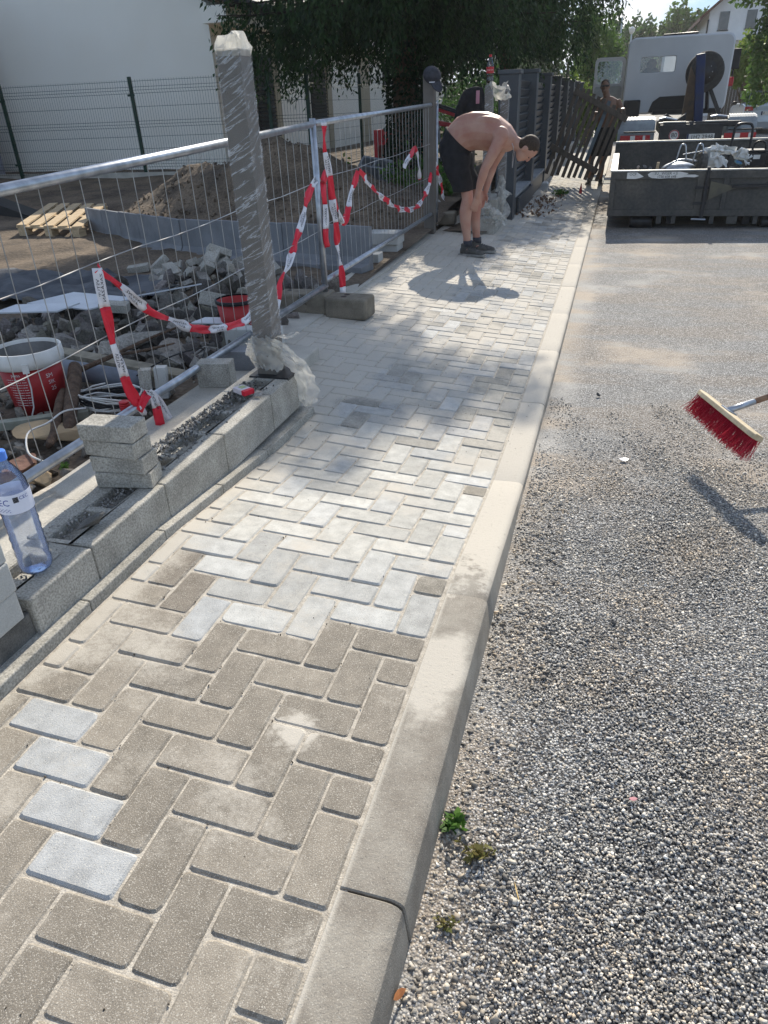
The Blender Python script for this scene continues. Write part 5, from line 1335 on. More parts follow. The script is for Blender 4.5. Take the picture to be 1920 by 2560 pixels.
# cola bottle
M_COLA = M('cola_liquid', (.03, .012, .008), (.02, .01, .006), 5, .15)
cc0 = Vector((-1.12, 8.62, 1.478)); cb_ = empty('cola_bottle', cc0, 'half empty cola bottle with red label and red cap standing on the wrapped post', 'bottle')
MB().lathe([(.034, 0), (.040, .01), (.041, .05), (.037, .09), (.0415, .12), (.0415, .17), (.038, .20), (.026, .235), (.014, .262), (.0135, .275)], cc0, seg=24).build('bottle_body', M_PET, cb_, smooth=True)
MB().lathe([(.030, .004), (.0385, .012), (.039, .05), (.035, .09), (.036, .10)], cc0, seg=24).build('cola', M_COLA, cb_, smooth=True)
lb_ = MB().lathe([(.042, .115), (.0425, .175)], cc0, seg=32, cap=False).build('label', M_REDP, cb_, smooth=True)
tx = MB(); add_text(tx, 'Coca-Cola', .018, on_cyl(cc0, .0428, rad(-80), .146)); tx.build('lettering', M_WHITEI, lb_)['kind'] = 'stuff'
MB().lathe([(.016, .270), (.016, .290), (.014, .292)], cc0, seg=20).build('cap', M_REDP, cb_)
# black jacket on its own stake
st_ = MB().b2((-1.33, 8.56, -.05), (-1.27, 8.62, 1.44)); tag(st_.build('stake', M_WOODG), 'short stake under the hanging black jacket', 'stake')
jk = MB(); jk.loft([((-1.30, 8.60, .86), (.10, 0, 0), (0, .06, 0)), ((-1.32, 8.60, 1.0), (.14, 0, 0), (0, .075, 0)), ((-1.31, 8.60, 1.2), (.155, 0, 0), (0, .08, 0)), ((-1.30, 8.60, 1.35), (.145, 0, 0), (0, .08, 0)), ((-1.29, 8.60, 1.44), (.115, 0, 0), (0, .06, 0)), ((-1.29, 8.60, 1.47), (.07, 0, 0), (0, .04, 0))])
jr = empty('black_jacket', (-1.30, 8.6, 1.0), 'black jacket with a pinkish patch hung beside the wrapped posts', 'jacket')
jk.build('jacket', M_CLOTHK, jr, smooth=True, mods=[('SUBSURF', {'levels': 2, 'render_levels': 2}), ('DISPLACE', {'strength': .035, 'mid_level': .5, 'texture': (lambda t: (setattr(t, 'noise_scale', .09), t)[1])(bpy.data.textures.new('folds', 'CLOUDS'))})])
sl = MB(); sl.tube(catmull([(-1.36, 8.58, 1.42), (-1.44, 8.55, 1.25), (-1.47, 8.55, 1.05), (-1.45, 8.55, .86)], 10), [.05, .055, .055, .05, .05, .048, .045, .04, .035, .03], 10); sl.build('sleeve', M_CLOTHK, jr, smooth=True)
MB().b2((-1.255, 8.515, 1.30), (-1.215, 8.525, 1.43)).build('pink_patch', M('pink_lining', (.45, .22, .27), (.35, .16, .2), 9, .8), jr, bev=.003)

# slatted anthracite fence
sf = empty('slatted_fence', (-1.03, 15, 0), 'long anthracite fence of square pillars and horizontal slats on a low plinth', 'fence')
py_ = [9.72, 11.9, 14.2, 16.5, 18.8, 21.1, 23.4, 25.7]
for i, y in enumerate(py_):
    h = 1.60 if i == 0 else 1.66
    MB().b2((-1.155, y - .13, -.1), (-.915, y + .13, h)).build('pillar', M_ANTH, sf, bev=.004)
    MB().b2((-1.175, y - .15, h + .001), (-.895, y + .15, h + .05)).build('pillar_cap', M_ANTH, sf, bev=.004)
for a, b in zip(py_[:-1], py_[1:]):
    MB().b2((-1.13, a + .135, -.1), (-.94, b - .135, .16)).build('plinth', M_ANTH, sf, bev=.003)
    MB().b2((-1.15, a + .135, .162), (-.92, b - .135, .20)).build('plinth_cap', M('plinth_cap_concrete', (.34, .35, .36), (.26, .27, .28), 4, .8), sf)
    m = MB()
    for k in range(13): m.box((-1.04, (a + b) / 2, .29 + k * .102), (.022, b - a - .27, .085), rotm(0, rad(28), 0))
    m.build('slat_panel', M_ANTH, sf)
MB().b2((-.93, 10.2, -.1), (-.90, 12.0, .13)).build('low_board', M_ANTH, sf)
rt = [tag(MB().rock((0, 0, 0), (.14, .11, .11), 8, None, amp=.5, sub=3).build('rubbish_bag', M_BAG, None, smooth=True), 'crumpled whitish rubbish bag at the foot of the slatted fence', 'bag')]
rt[0].location = (-.735, 12.4, .03)
weed('green_net', (-.50, 12.6, -.10), 60, .07, .16, 70, 'heap of green cut leaves beside the rubbish bag', cat='leaves', ls=.05)
m = MB()
for _ in range(260):
    s = rg.choice((.01, .018, .03)); m.rock((rg.gauss(-.75, .18), rg.uniform(9.9, 12.4), -.085 + rg.uniform(0, .02)), (s, s, s * .5), rg.randint(0, 50), (.75, .5, .36), sub=0)
tag(m.build('reddish_debris', M_RUBBLE), 'reddish earth and crumbs spilled along the foot of the slatted fence', kind='stuff')
m = MB().lathe([(.028, 0), (.022, .06), (.010, .13), (.004, .16)], (-.19, 13.0, -.12), seg=10); tag(m.build('red_bottle', M_REDP), 'small red cone shaped bottle standing below the carried wooden panel', 'bottle')

# red machine behind the trunk
rm = empty('red_machine', (-3.2, 12.95, .3), 'red motor machine partly hidden behind the ivy covered trunk', 'machine')
MB().b2((-3.78, 12.7, .45), (-3.72, 13.3, .95)).build('side_plate', M_REDP, rm); MB().b2((-3.78, 12.72, .72), (-3.30, 12.76, .95)).build('front_plate', M_REDP, rm)
MB().b2((-3.66, 12.85, .45), (-3.2, 13.2, .72)).build('engine', M_DARK, rm, bev=.02)
MB().b2((-2.98, 12.7, .42), (-2.92, 12.78, 1.0)).build('frame_upright', M_REDP, rm)
MB().bar((-2.95, 12.75, 1.08), (-2.38, 12.75, .98), .10, .07).build('boom_arm', M_REDP, rm, bev=.01)
MB().bar((-2.75, 12.72, 1.32), (-2.30, 12.72, 1.18), .12, .06).build('hood', M_DARK, rm, bev=.01)
MB().bar((-2.75, 12.70, 1.26), (-2.32, 12.70, 1.13), .12, .05).build('red_cover', M_REDP, rm, bev=.01)
MB().tube([(-2.66, 12.7, 1.2), (-2.62, 12.7, .95), (-2.58, 12.75, .4)], .02, 8).build('hydraulic_ram', M_GALV, rm)
MB().box((-2.62, 12.95, .42), (.5, .3, .12)).build('base_frame', M_DARK, rm, bev=.01)

# ================================================================== PEOPLE
def fuse(mb, name, mat, parent, vox, sm=4):
    return mb.build(name, mat, parent, smooth=True, mods=[('REMESH', {'mode': 'VOXEL', 'voxel_size': vox, 'use_smooth_shade': True}), ('SMOOTH', {'iterations': sm, 'factor': .5})])
def limb(mb, pts, rs, flat=1.0):
    pts = [Vector(p) for p in pts]; rings = []
    for i, p in enumerate(pts):
        t = (pts[min(i + 1, len(pts) - 1)] - pts[max(i - 1, 0)]).normalized()
        a = t.cross(Vector((0, 1, 0))) if abs(t.y) < .9 else t.cross(Vector((1, 0, 0))); a.normalize(); b = t.cross(a); rings.append((p, a * rs[i], b * rs[i] * flat))
    return mb.loft(rings)
def hand(mb, wrist, down, side, fwd, s=1.0, curl=.5):
    """palm plus four fingers and a thumb; down = finger direction, side = towards the thumb, fwd = palm normal"""
    w, d, t, f = Vector(wrist), Vector(down).normalized(), Vector(side).normalized(), Vector(fwd).normalized()
    mb.loft([(w, t * .024 * s, f * .017 * s), (w + d * .03 * s, t * .034 * s, f * .016 * s), (w + d * .07 * s, t * .040 * s, f * .014 * s), (w + d * .092 * s, t * .036 * s, f * .011 * s)])
    for i, L in enumerate((.070, .078, .073, .056)):
        b = w + d * .085 * s + t * (.028 - .0185 * i) * s; d1 = (d + f * curl * .25 + t * (.10 - .07 * i)).normalized(); d2 = (d1 + f * curl * .6).normalized(); d3 = (d2 + f * curl * .6).normalized()
        mb.tube([b - d * .01, b + d1 * L * .45 * s, b + d1 * L * .45 * s + d2 * L * .33 * s, b + d1 * L * .45 * s + d2 * L * .33 * s + d3 * L * .24 * s], [.0095 * s, .009 * s, .0082 * s, .006 * s], 8)
    b = w + d * .025 * s + t * .026 * s; d1 = (t * .8 + d * .8 + f * .25).normalized(); d2 = (d + t * .25 + f * .3).normalized()
    mb.tube([b, b + d1 * .035 * s, b + d1 * .035 * s + d2 * .030 * s, b + d1 * .035 * s + d2 * .052 * s], [.013 * s, .011 * s, .0095 * s, .007 * s], 8)
Y0 = 7.12
man = empty('person', (-1.0, 7.1, -.08), 'bare backed man in black shorts bending down to his shins on the pavement', 'person')
b = MB()
yl = Vector((0, 1, 0))
for_t = [((-1.20, .84), (.13, 0), .155), ((-1.175, 1.00), (.115, -.105), .165), ((-1.10, 1.052), (.092, -.148), .163), ((-1.0, 1.072), (.045, -.170), .172), ((-.885, 1.065), (.008, -.172), .190), ((-.785, 1.045), (-.018, -.150), .203), ((-.705, 1.00), (-.045, -.118), .185), ((-.655, .965), (-.045, -.085), .12), ((-.62, .95), (-.03, -.062), .062)]
b.loft([(Vector((c[0], Y0, c[1])), yl * lw, Vector((h[0], 0, h[1]))) for c, h, lw in for_t])
limb(b, [(-.70, Y0, 1.005), (-.63, Y0, .965), (-.56, Y0, .935), (-.50, Y0, .92)], [.085, .064, .060, .062])
b.ell((-.872, Y0 - .11, 1.155), (.13, .06, .05), rotm(0, rad(5), 0)); b.ell((-.872, Y0 + .11, 1.155), (.13, .06, .05), rotm(0, rad(5), 0))   # shoulder blades
b.ell((-.735, 6.955, 1.03), (.085, .065, .085)); b.ell((-.735, 7.285, 1.03), (.085, .065, .085))
HR = Matrix(((.37, 0, .93), (0, 1, 0), (-.93, 0, .37)))          # head frame: x = face direction, z = crown
hc = Vector((-.475, Y0 - .01, .918))
def H(x, y, z): return hc + HR @ Vector((x, y, z))
b.ell(hc, (.097, .076, .098), HR); b.ell(H(.022, 0, -.065), (.070, .060, .075), HR); b.ell(H(.045, 0, -.112), (.040, .040, .032), HR)
b.ell(H(.092, 0, -.040), (.022, .012, .026), HR); b.ell(H(.103, 0, -.056), (.013, .016, .010), HR)          # nose
b.ell(H(.080, 0, -.008), (.018, .050, .011), HR); b.ell(H(.082, 0, -.088), (.012, .024, .010), HR)           # brow, lips
for s_ in (-1, 1): b.ell(H(-.008, s_ * .078, -.035), (.020, .010, .032), HR)
limb(b, [(-.76, 6.97, 1.045), (-.745, 6.935, .985), (-.80, 6.885, .87), (-.862, 6.87, .755)], [.07, .062, .052, .043])
limb(b, [(-.855, 6.87, .77), (-.875, 6.872, .71), (-.905, 6.885, .62), (-.93, 6.90, .525), (-.937, 6.905, .50)], [.044, .045, .038, .028, .026])
limb(b, [(-.76, 7.27, 1.045), (-.745, 7.305, .985), (-.79, 7.33, .87), (-.85, 7.33, .755)], [.07, .062, .052, .043])
limb(b, [(-.845, 7.33, .77), (-.865, 7.32, .71), (-.89, 7.30, .62), (-.91, 7.275, .525), (-.915, 7.27, .50)], [.044, .045, .038, .028, .026])
hand(b, (-.937, 6.905, .505), (-.25, .1, -1), (.75, .25, -.1), (-.4, 1, 0), 1.0, .35)
hand(b, (-.915, 7.27, .505), (-.3, -.1, -1), (.75, -.25, -.1), (-.4, -1, 0), 1.0, .35)
for s_, yy, kx, ax in ((-1, 7.02, -1.055, -1.045), (1, 7.24, -.995, -.985)):
    limb(b, [(-1.18, yy, .84), (-1.13, yy, .70), (kx - .005, yy - .01, .545), (kx + .005, yy - .015, .47), (kx - .012, yy - .02, .36), (kx - .012, yy - .025, .27), (ax, yy - .03, .10), (ax, yy - .03, .02), (ax + .01, yy - .03, -.02)],
         [.085, .075, .062, .058, .064, .057, .039, .040, .045])
b.ell((-.98, Y0 - .075, 1.175), (.20, .05, .06), rotm(0, rad(2), 0)); b.ell((-.98, Y0 + .075, 1.175), (.20, .05, .06), rotm(0, rad(2), 0))
fuse(b, 'body', M_SKIN, man, .0068, 3)
hr = MB(); hr.ell(H(-.012, 0, .013), (.097, .080, .098), HR); hr.ell(H(-.045, 0, -.03), (.060, .072, .070), HR)
o = fuse(hr, 'hair', M_HAIR, man, .008, 2)
fe = MB()
for s_ in (-1, 1): fe.ell(H(.083, s_ * .030, -.026), (.008, .012, .005), HR)
fe.build('eyes', M_BLACK, man, smooth=True)
sh = MB()
sh.loft([(Vector((-1.172, Y0, 1.01)), yl * .180, Vector((.128, 0, -.118))), (Vector((-1.19, Y0, .96)), yl * .188, Vector((.14, 0, -.09))), (Vector((-1.205, Y0, .88)), yl * .19, Vector((.155, 0, -.04))), (Vector((-1.19, Y0, .78)), yl * .185, Vector((.14, 0, 0))), (Vector((-1.175, Y0, .74)), yl * .16, Vector((.10, 0, 0)))])
for yy, kx in ((7.02, -1.095), (7.225, -1.05)):
    sh.loft([(Vector((-1.195, yy + .01, .88)), yl * .105, Vector((.145, 0, 0))), (Vector((-1.165, yy, .74)), yl * .105, Vector((.13, 0, .01))), (Vector((kx - .015, yy, .60)), yl * .10, Vector((.108, 0, .01))), (Vector((kx - .005, yy, .54)), yl * .098, Vector((.104, 0, .008)))])
sh.ell((-1.275, Y0 - .07, .93), (.085, .09, .11)); sh.ell((-1.275, Y0 + .07, .93), (.085, .09, .11))
fuse(sh, 'shorts', M_CLOTHK, man, .009, 3)
def shoe(parent, x, y, z, rz, s=1.0, mat=M_SHOE):
    R = rotm(0, 0, rz); c = Vector((x, y, z)); q = MB()
    def L(p): return c + R @ (Vector(p) * s)
    q.loft([(L((-.085, 0, .045)), R @ Vector((0, .028, 0)) * s, Vector((0, 0, .03)) * s), (L((-.06, 0, .055)), R @ Vector((0, .037, 0)) * s, Vector((0, 0, .045)) * s), (L((0, 0, .055)), R @ Vector((0, .038, 0)) * s, Vector((0, 0, .048)) * s), (L((.07, 0, .042)), R @ Vector((0, .043, 0)) * s, Vector((0, 0, .036)) * s), (L((.14, 0, .034)), R @ Vector((0, .046, 0)) * s, Vector((0, 0, .028)) * s), (L((.18, 0, .028)), R @ Vector((0, .032, 0)) * s, Vector((0, 0, .018)) * s)])
    q.loft([(L((-.02, 0, .06)), R @ Vector((.055, 0, 0)) * s, R @ Vector((0, .042, 0)) * s), (L((-.03, 0, .12)), R @ Vector((.052, 0, 0)) * s, R @ Vector((0, .045, 0)) * s)])
    o = fuse(q, 'shoe', mat, parent, .008, 2)
    k_ = MB(); k_.prism([(-.10, -.03), (-.04, -.042), (.05, -.042), (.12, -.05), (.18, -.036), (.197, 0), (.18, .036), (.12, .05), (.05, .042), (-.04, .042), (-.10, .03)], 0, .024, Matrix.Translation(c) @ R.to_4x4() @ Matrix.Scale(s, 4)); k_.build('sole', M_SOLE, o, bev=.004)
    k_ = MB()
    for i in range(4): k_.tube([L((.02 + i * .022, -.026, .088 - i * .008)), L((.03 + i * .022, 0, .098 - i * .008)), L((.02 + i * .022, .026, .088 - i * .008))], .0035, 5)
    k_.build('laces', M_BLACK, o)
shoe(man, -1.03, 6.985, gz(-1.0, 6.95) - .001, rad(-14)); shoe(man, -.965, 7.21, gz(-.95, 7.2) - .001, rad(6))
for x, y in ((-1.035, 6.99), (-.975, 7.21)):
    so = MB(); so.loft([(Vector((x, y, .02)), Vector((.047, 0, 0)), Vector((0, .047, 0))), (Vector((x - .003, y, .075)), Vector((.046, 0, 0)), Vector((0, .046, 0)))])
    so.build('sock', M_CLOTHG, man, smooth=True)
ch = MB(); ch.tube(catmull([(-.655, Y0 - .075, 1.0), (-.615, Y0 - .085, .92), (-.625, Y0 - .05, .84), (-.628, Y0, .74), (-.625, Y0 + .05, .84), (-.62, Y0 + .08, .92), (-.645, Y0 + .05, 1.02), (-.655, Y0 - .03, 1.03)], 40), .0028, 5, closed=True)
ch.build('necklace', M_GALV, man, smooth=True)

m2 = empty('person', (.07, 14.75, -.16), 'bare chested man in sunglasses and dark shorts carrying the slatted wooden panel', 'person')
b = MB(); X0, Ym = .075, 14.75; xl = Vector((1, 0, 0))
b.loft([(Vector((X0, Ym, z)), xl * a, Vector((0, d, 0))) for z, a, d in ((.66, .15, .11), (.78, .155, .115), (.92, .145, .11), (1.06, .17, .12), (1.18, .19, .12), (1.26, .17, .10), (1.31, .075, .07))])
hx = .0
limb(b, [(X0, Ym, 1.27), (hx + .03, Ym - .02, 1.35), (hx + .01, Ym - .03, 1.42)], [.06, .056, .056])
b.ell((hx, Ym - .035, 1.475), (.074, .095, .10)); b.ell((hx, Ym - .06, 1.415), (.056, .065, .06)); b.ell((hx, Ym - .128, 1.455), (.012, .018, .022))
for s_ in (-1, 1): b.ell((hx + s_ * .076, Ym - .02, 1.46), (.010, .02, .03))
limb(b, [(X0 - .17, Ym, 1.235), (X0 - .22, Ym - .06, 1.10), (X0 - .23, Ym - .16, .97), (X0 - .20, Ym - .34, 1.02), (X0 - .19, Ym - .44, 1.06)], [.058, .05, .043, .034, .026])
limb(b, [(X0 + .17, Ym, 1.235), (X0 + .24, Ym - .05, 1.12), (X0 + .29, Ym - .12, 1.02), (X0 + .29, Ym - .28, 1.08), (X0 + .285, Ym - .40, 1.11)], [.058, .05, .043, .034, .026])
hand(b, (X0 - .19, Ym - .44, 1.06), (.1, -1, .25), (1, .1, 0), (0, -.3, -1), 1.0, 1.0); hand(b, (X0 + .285, Ym - .40, 1.11), (-.1, -1, .1), (-1, 0, 0), (0, -.3, -1), 1.0, 1.0)
for s_, fx in ((-1, -.12), (1, .085)):
    limb(b, [(X0 + s_ * .085, Ym, .70), (X0 + s_ * .09, Ym - .02, .5), (fx + s_ * .0, Ym - .03, .30), (fx, Ym, .15), (fx, Ym + .01, -.02), (fx, Ym + .0, -.09)], [.095, .075, .055, .053, .038, .04])
fuse(b, 'body', M_SKIN2, m2, .0085, 3)
hr = MB(); hr.ell((hx, Ym - .022, 1.492), (.079, .096, .092)); fuse(hr, 'hair', M_HAIR, m2, .009, 1)
MB().b2((hx - .068, Ym - .137, 1.462), (hx + .068, Ym - .115, 1.492)).build('sunglasses', M_BLACK, m2, bev=.006)
sh = MB(); sh.loft([(Vector((X0, Ym, z)), xl * a, Vector((0, d, 0))) for z, a, d in ((.82, .17, .13), (.72, .18, .135), (.60, .185, .13))])
for s_, fx in ((-1, -.06), (1, .135)): sh.loft([(Vector((X0 + s_ * .09, Ym, .68)), xl * .10, Vector((0, .12, 0))), (Vector((fx, Ym - .015, .34)), xl * .092, Vector((0, .10, 0)))])
fuse(sh, 'shorts', M_CLOTHK, m2, .011, 2)
shoe(m2, -.12, Ym - .02, gz(-.12, 14.7), rad(-100), .95); shoe(m2, .088, Ym - .02, gz(.0, 14.7), rad(-85), .95)

# carried wooden gate panel
wg = empty('carried_gate', (-.2, 14.2, .5), 'weathered slatted wooden gate panel held tilted by the second man', 'wooden panel')
du = Vector((.889, 0, -.457)); dv = Vector((-.31, 0, -.95)).normalized(); T0 = Vector((-.43, 14.20, 1.51))
for i in range(10):
    a = T0 + du * .102 * i + Vector((0, 0, random.Random(i).uniform(-.02, .02))); L_ = 1.50 - .035 * i
    MB().bar(a, a + dv * L_, .062, .02, up=(0, 1, 0)).build('slat', M('blue_grey_slat', (.12, .16, .18), (.08, .10, .12), 8, .9) if i == 6 else M_WOODG, wg)
for a, b_ in (((-.50, 14.165, 1.42), (.44, 14.165, .94)), ((-.84, 14.165, .56), (.03, 14.165, .12))): MB().bar(a, b_, .095, .045, up=(0, 1, 0)).build('rail', M_WOODG, wg, bev=.003)

# ================================================================== SKIP
sk = empty('skip', (1.5, 11.3, -.2), 'open battered dark steel skip with tools in it standing in the road', 'skip')
XL, XR, YF, YB = .305, 2.78, 9.60, 13.0
m = MB(); m.b2((XL, YF + .03, .03), (XL + .05, YB, .485)); m.b2((XR - .05, YF + .03, .03), (XR, YB, .485)); m.b2((XL, YF + .03, -.03), (XR, YB, .03)); m.b2((XL, YB - .05, .03), (XR, YB, .64))
m.build('tub', M_SKIP, sk)
MB().b2((XL - .012, YF + .03, .487), (XL + .075, YB - .3, .507)).build('side_rim', M_SKIPL, sk, bev=.004); MB().b2((XR - .075, YF + .03, .487), (XR + .012, YB, .507)).build('side_rim', M_SKIPL, sk, bev=.004)
MB().b2((XL, YB - .07, .642), (XR, YB + .01, .665)).build('rear_rim', M_SKIPL, sk)
dr = MB(); dr.b2((XL, YF, .0), (XR, YF + .028, .485)); door = dr.build('door', M_SKIP, sk)
q = MB(); q.b2((XL - .01, YF - .02, .487), (XR, YF + .04, .503)); q.build('top_edge', M_SKIPL, door, bev=.003)
for lo, hi in (((XL, .40), (XR, .485)), ((XL, -.03), (XR, .05)), ((XL, .05), (XL + .07, .40)), ((1.34, .05), (1.42, .40)), ((1.64, .05), (1.70, .40))):
    MB().b2((lo[0], YF - .022, lo[1]), (hi[0], YF - .001, hi[1])).build('door_frame', M_SKIP, door, bev=.004)
MB().b2((1.425, YF - .05, -.05), (1.465, YF - .023, .53)).build('locking_bar', M_DARK, door, bev=.004)
MB().prism([(1.49, .16), (1.80, .30), (1.49, .37)], 0, .02, Matrix.Translation((0, YF - .024, 0)) @ Matrix(((1, 0, 0, 0), (0, 0, 1, 0), (0, 1, 0, 0), (0, 0, 0, 1)))).build('gusset', M('yellowish_grime', (.15, .135, .09), (.09, .085, .07), 9, .8), door)
MB().bar((1.74, YF - .04, .31), (2.4, YF - .04, .325), .03, .03).build('latch_rod', M_DARK, door)
for z in (.12, .30): MB().box((1.40, YF - .035, z), (.16, .02, .03)).build('hinge', M_DARK, door)
TF = lambda x0, z0, y=YF - .0245: (lambda x, y_: (x0 + x, y, z0 + y_))
for pts in ([(.50, .478), (.50, .408), (.60, .405), (.655, .414), (.70, .43), (.62, .478)], [(.78, .48), (.745, .455), (.76, .43), (.80, .412), (.90, .405), (1.0, .41), (1.10, .406), (1.18, .42), (1.30, .415), (1.345, .43), (1.30, .445), (1.20, .447), (1.22, .462), (1.12, .48)]):
    MB().prism([(x, z) for x, z in pts], 0, .0015, Matrix.Translation((0, YF - .0225, 0)) @ Matrix(((1, 0, 0, 0), (0, 0, -1, 0), (0, 1, 0, 0), (0, 0, 0, 1)))).build('torn_label', M_WHITEP, door)
tx = MB(); add_text(tx, 'SU_ WISER + S', .042, TF(.96, .462, YF - .0255)); add_text(tx, '1736 608 648', .040, TF(.97, .425, YF - .0255)); add_text(tx, 'OCP', .040, TF(.57, .455, YF - .0255)); tx.build('lettering', M_INK, door)['kind'] = 'stuff'
def roller(x, y):
    MB().lathe([(.075, -.14), (.085, -.12), (.085, .12), (.075, .14)], (x, y, -.115), rotm(0, PI / 2, 0), 20).build('roller', M_DARK, sk, smooth=False)
roller(.74, 9.75); roller(2.30, 9.75); roller(.74, 12.6); roller(2.30, 12.6)
for x in (1.05, 1.95): MB().b2((x, 9.7, -.14), (x + .08, 13.2, -.032)).build('skid_beam', M_DARK, sk)
for x, w in ((.92, .06), (1.10, .05), (1.55, .05), (1.75, .12), (2.05, .05)): MB().b2((x, YF - .01, -.12), (x + w, YF + .05, -.032)).build('bracket', M_SKIP, sk)
MB().tube([(1.33, YF - .06, -.06), (1.50, YF - .06, -.065)], .012, 8).build('pin', M_GALV, sk)
# contents
wb = empty('wheelbarrow', (1.2, 10.4, .35), 'upturned galvanised wheelbarrow with a chunky tyre lying in the skip', 'wheelbarrow')
f = MB(); f.tube(catmull([(.93, 10.3, .455), (1.10, 10.35, .54), (1.22, 10.4, .555), (1.38, 10.4, .53)], 12), .014, 8); f.build('frame_tube', M_GALV, wb, smooth=True)
for x in (1.12, 1.33): 
    MB().tube(catmull([(x - .02, 10.35, .52), (x + .01, 10.35, .70), (x + .03, 10.36, .735), (x + .06, 10.36, .735), (x + .08, 10.36, .70), (x + .11, 10.36, .53)], 20), .011, 8).build('leg', M_GALV, wb, smooth=True)
MB().tube([(1.18, 10.34, .62), (1.44, 10.34, .66)], .009, 6).build('brace', M_GALV, wb)
MB().ell((1.16, 10.5, .44), (.22, .14, .085)).build('tray', M_GALV, wb, smooth=True)
wl_ = MB(); wl_.lathe([(.05, -.045), (.105, -.045), (.125, -.03), (.13, 0), (.125, .03), (.105, .045), (.05, .045)], (1.43, 10.42, .52), rotm(0, PI / 2, rad(15)), 22).build('wheel', M_SHOE, wb, smooth=False)
bg = empty('building_bag', (1.75, 10.6, .4), 'large crumpled white woven bag with coloured scraps lying in the skip', 'bag')
k_ = MB(); crumple(k_, [(1.44, 10.5, .50), (1.54, 10.5, .62), (1.60, 10.5, .70), (1.70, 10.5, .66), (1.85, 10.5, .64), (1.96, 10.5, .57), (2.02, 10.5, .50)], (.08, .22, .20, .22, .22, .16, .05), 4, 34, 14, .045)
crumple(k_, [(1.50, 10.45, .45), (1.60, 10.42, .58), (1.68, 10.42, .48)], (.2, .22, .12), 44, 14, 10, .03); k_.build('fabric', M_BAG, bg)
MB().rock((1.88, 10.46, .50), (.08, .04, .035), 3).build('coloured_scraps', M('blue_scrap', (.05, .16, .30), (.35, .38, .08), 12, .6), bg)
hp = empty('black_case', (2.08, 10.6, .5), 'black plastic tool case with a hooped handle in the skip beside the white bag', 'case')
MB().b2((1.99, 10.5, .45), (2.20, 10.8, .62)).build('case', M_BLACK, hp, bev=.01); MB().b2((1.985, 10.49, .622), (2.21, 10.81, .645)).build('lid', M_DARK, hp, bev=.008)
MB().tube(catmull([(2.03, 10.55, .64), (2.05, 10.55, .72), (2.11, 10.55, .745), (2.17, 10.55, .72), (2.19, 10.55, .64)], 14), .013, 8).build('handle', M_BLACK, hp, smooth=True)
MB().b2((2.05, 10.488, .54), (2.13, 10.492, .59)).build('sticker', M_WHITEP, hp)
tag(MB().tube(catmull([(1.93, 12.0, .05), (1.95, 12.0, .75), (1.97, 12.0, .87), (2.02, 12.0, .90), (2.13, 12.0, .90), (2.18, 12.0, .87), (2.20, 12.0, .75), (2.20, 12.0, .05)], 24), .018, 8).build('steel_hoop', M_DARK, smooth=True), 'dark bent steel hoop standing up in the rear of the skip', 'hoop')
for (x, z, h, lb) in ((.87, .47, .09, 'short piece of wooden batten sticking up in the skip'),): tag(MB().bar((x - .01, 10.2, .2), (x + .01, 10.2, z + .075), .035, .03, up=(0, 1, 0)).build('batten', M_WOOD), lb, 'batten')
t = MB().rock((0, 0, 0), (.035, .03, .03), 2, (1.6, 1.3, 1.1)); o = t.build('broken_brick', M_RUBBLE); o.location = (.63, 10.1, .49); tag(o, 'small pale brick fragment lying just inside the skip door', 'brick')
m = MB()
for _ in range(220):
    s = rg.choice((.03, .05, .08)); g_ = rg.uniform(.4, .9); m.rock((rg.uniform(.45, 2.6), rg.uniform(9.8, 12.8), .10 + rg.uniform(0, .22)), (s, s * .8, s * .6), rg.randint(0, 999), (g_, g_, g_), sub=0)
tag(m.build('skip_rubble', M_RUBBLE), 'mixed rubble filling the bottom of the skip', kind='stuff')

# ================================================================== TRUCK
tr = empty('truck', (1.4, 16.5, -.2), 'white hook lift truck seen from behind with its cab tilted above the skip', 'truck')
def rrect(x0, x1, z0, z1, r, n=7):
    o = []
    for cx, cz, a in ((x1 - r, z1 - r, 0), (x0 + r, z1 - r, 90), (x0 + r, z0 + r, 180), (x1 - r, z0 + r, 270)):
        for k in range(n): t = rad(a + 90 * k / (n - 1)); o.append((cx + r * math.cos(t), cz + r * math.sin(t)))
    return o
CX0, CX1, CZ0, CZ1, CY0, CY1 = .345, 2.33, .98, 2.30, 17.5, 19.3
outer = rrect(CX0, CX1, CZ0, CZ1, .13); n = len(outer)
sh_ = MB(); w0 = rrect(.575, 1.31, 1.675, 2.005, .06)
f0 = [(x, CY0, z) for x, z in outer]; f0i = [(1.335 + (x - 1.335) * .985, CY0 - .02, 1.64 + (z - 1.64) * .975) for x, z in outer]
win_ = [(x, CY0 - .02, z) for x, z in w0]; win2 = [(x, CY0 + .03, z) for x, z in w0]
f1 = [(x, CY1, z) for x, z in outer]
vs = f0 + f0i + win_ + win2 + f1
fs = []
for a, b_ in ((0, 1), (1, 2), (2, 3)): fs += [(a * n + i, a * n + (i + 1) % n, b_ * n + (i + 1) % n, b_ * n + i) for i in range(n)]
fs += [(4 * n + i, 4 * n + (i + 1) % n, (i + 1) % n, i) for i in range(n)]
sh_.add(vs, fs)
wsn = rrect(CX0 + .12, CX1 - .12, 1.45, 2.12, .1)
sh_.add(f1 + [(x, CY1 + .02, z) for x, z in wsn], [(i, n + i, n + (i + 1) % n, (i + 1) % n) for i in range(n)])
cab = sh_.build('cab', M_CABW, tr, smooth=False)
ed = cab.modifiers.new('solidify', 'SOLIDIFY'); ed.thickness = .03; ed.offset = 1
g_ = MB(); g_.add([(x, CY0 + .0, z) for x, z in w0], [tuple(range(n))]); g_.build('rear_window', glass_material('truck_glass', (.85, .9, .9), .08, .02), cab)
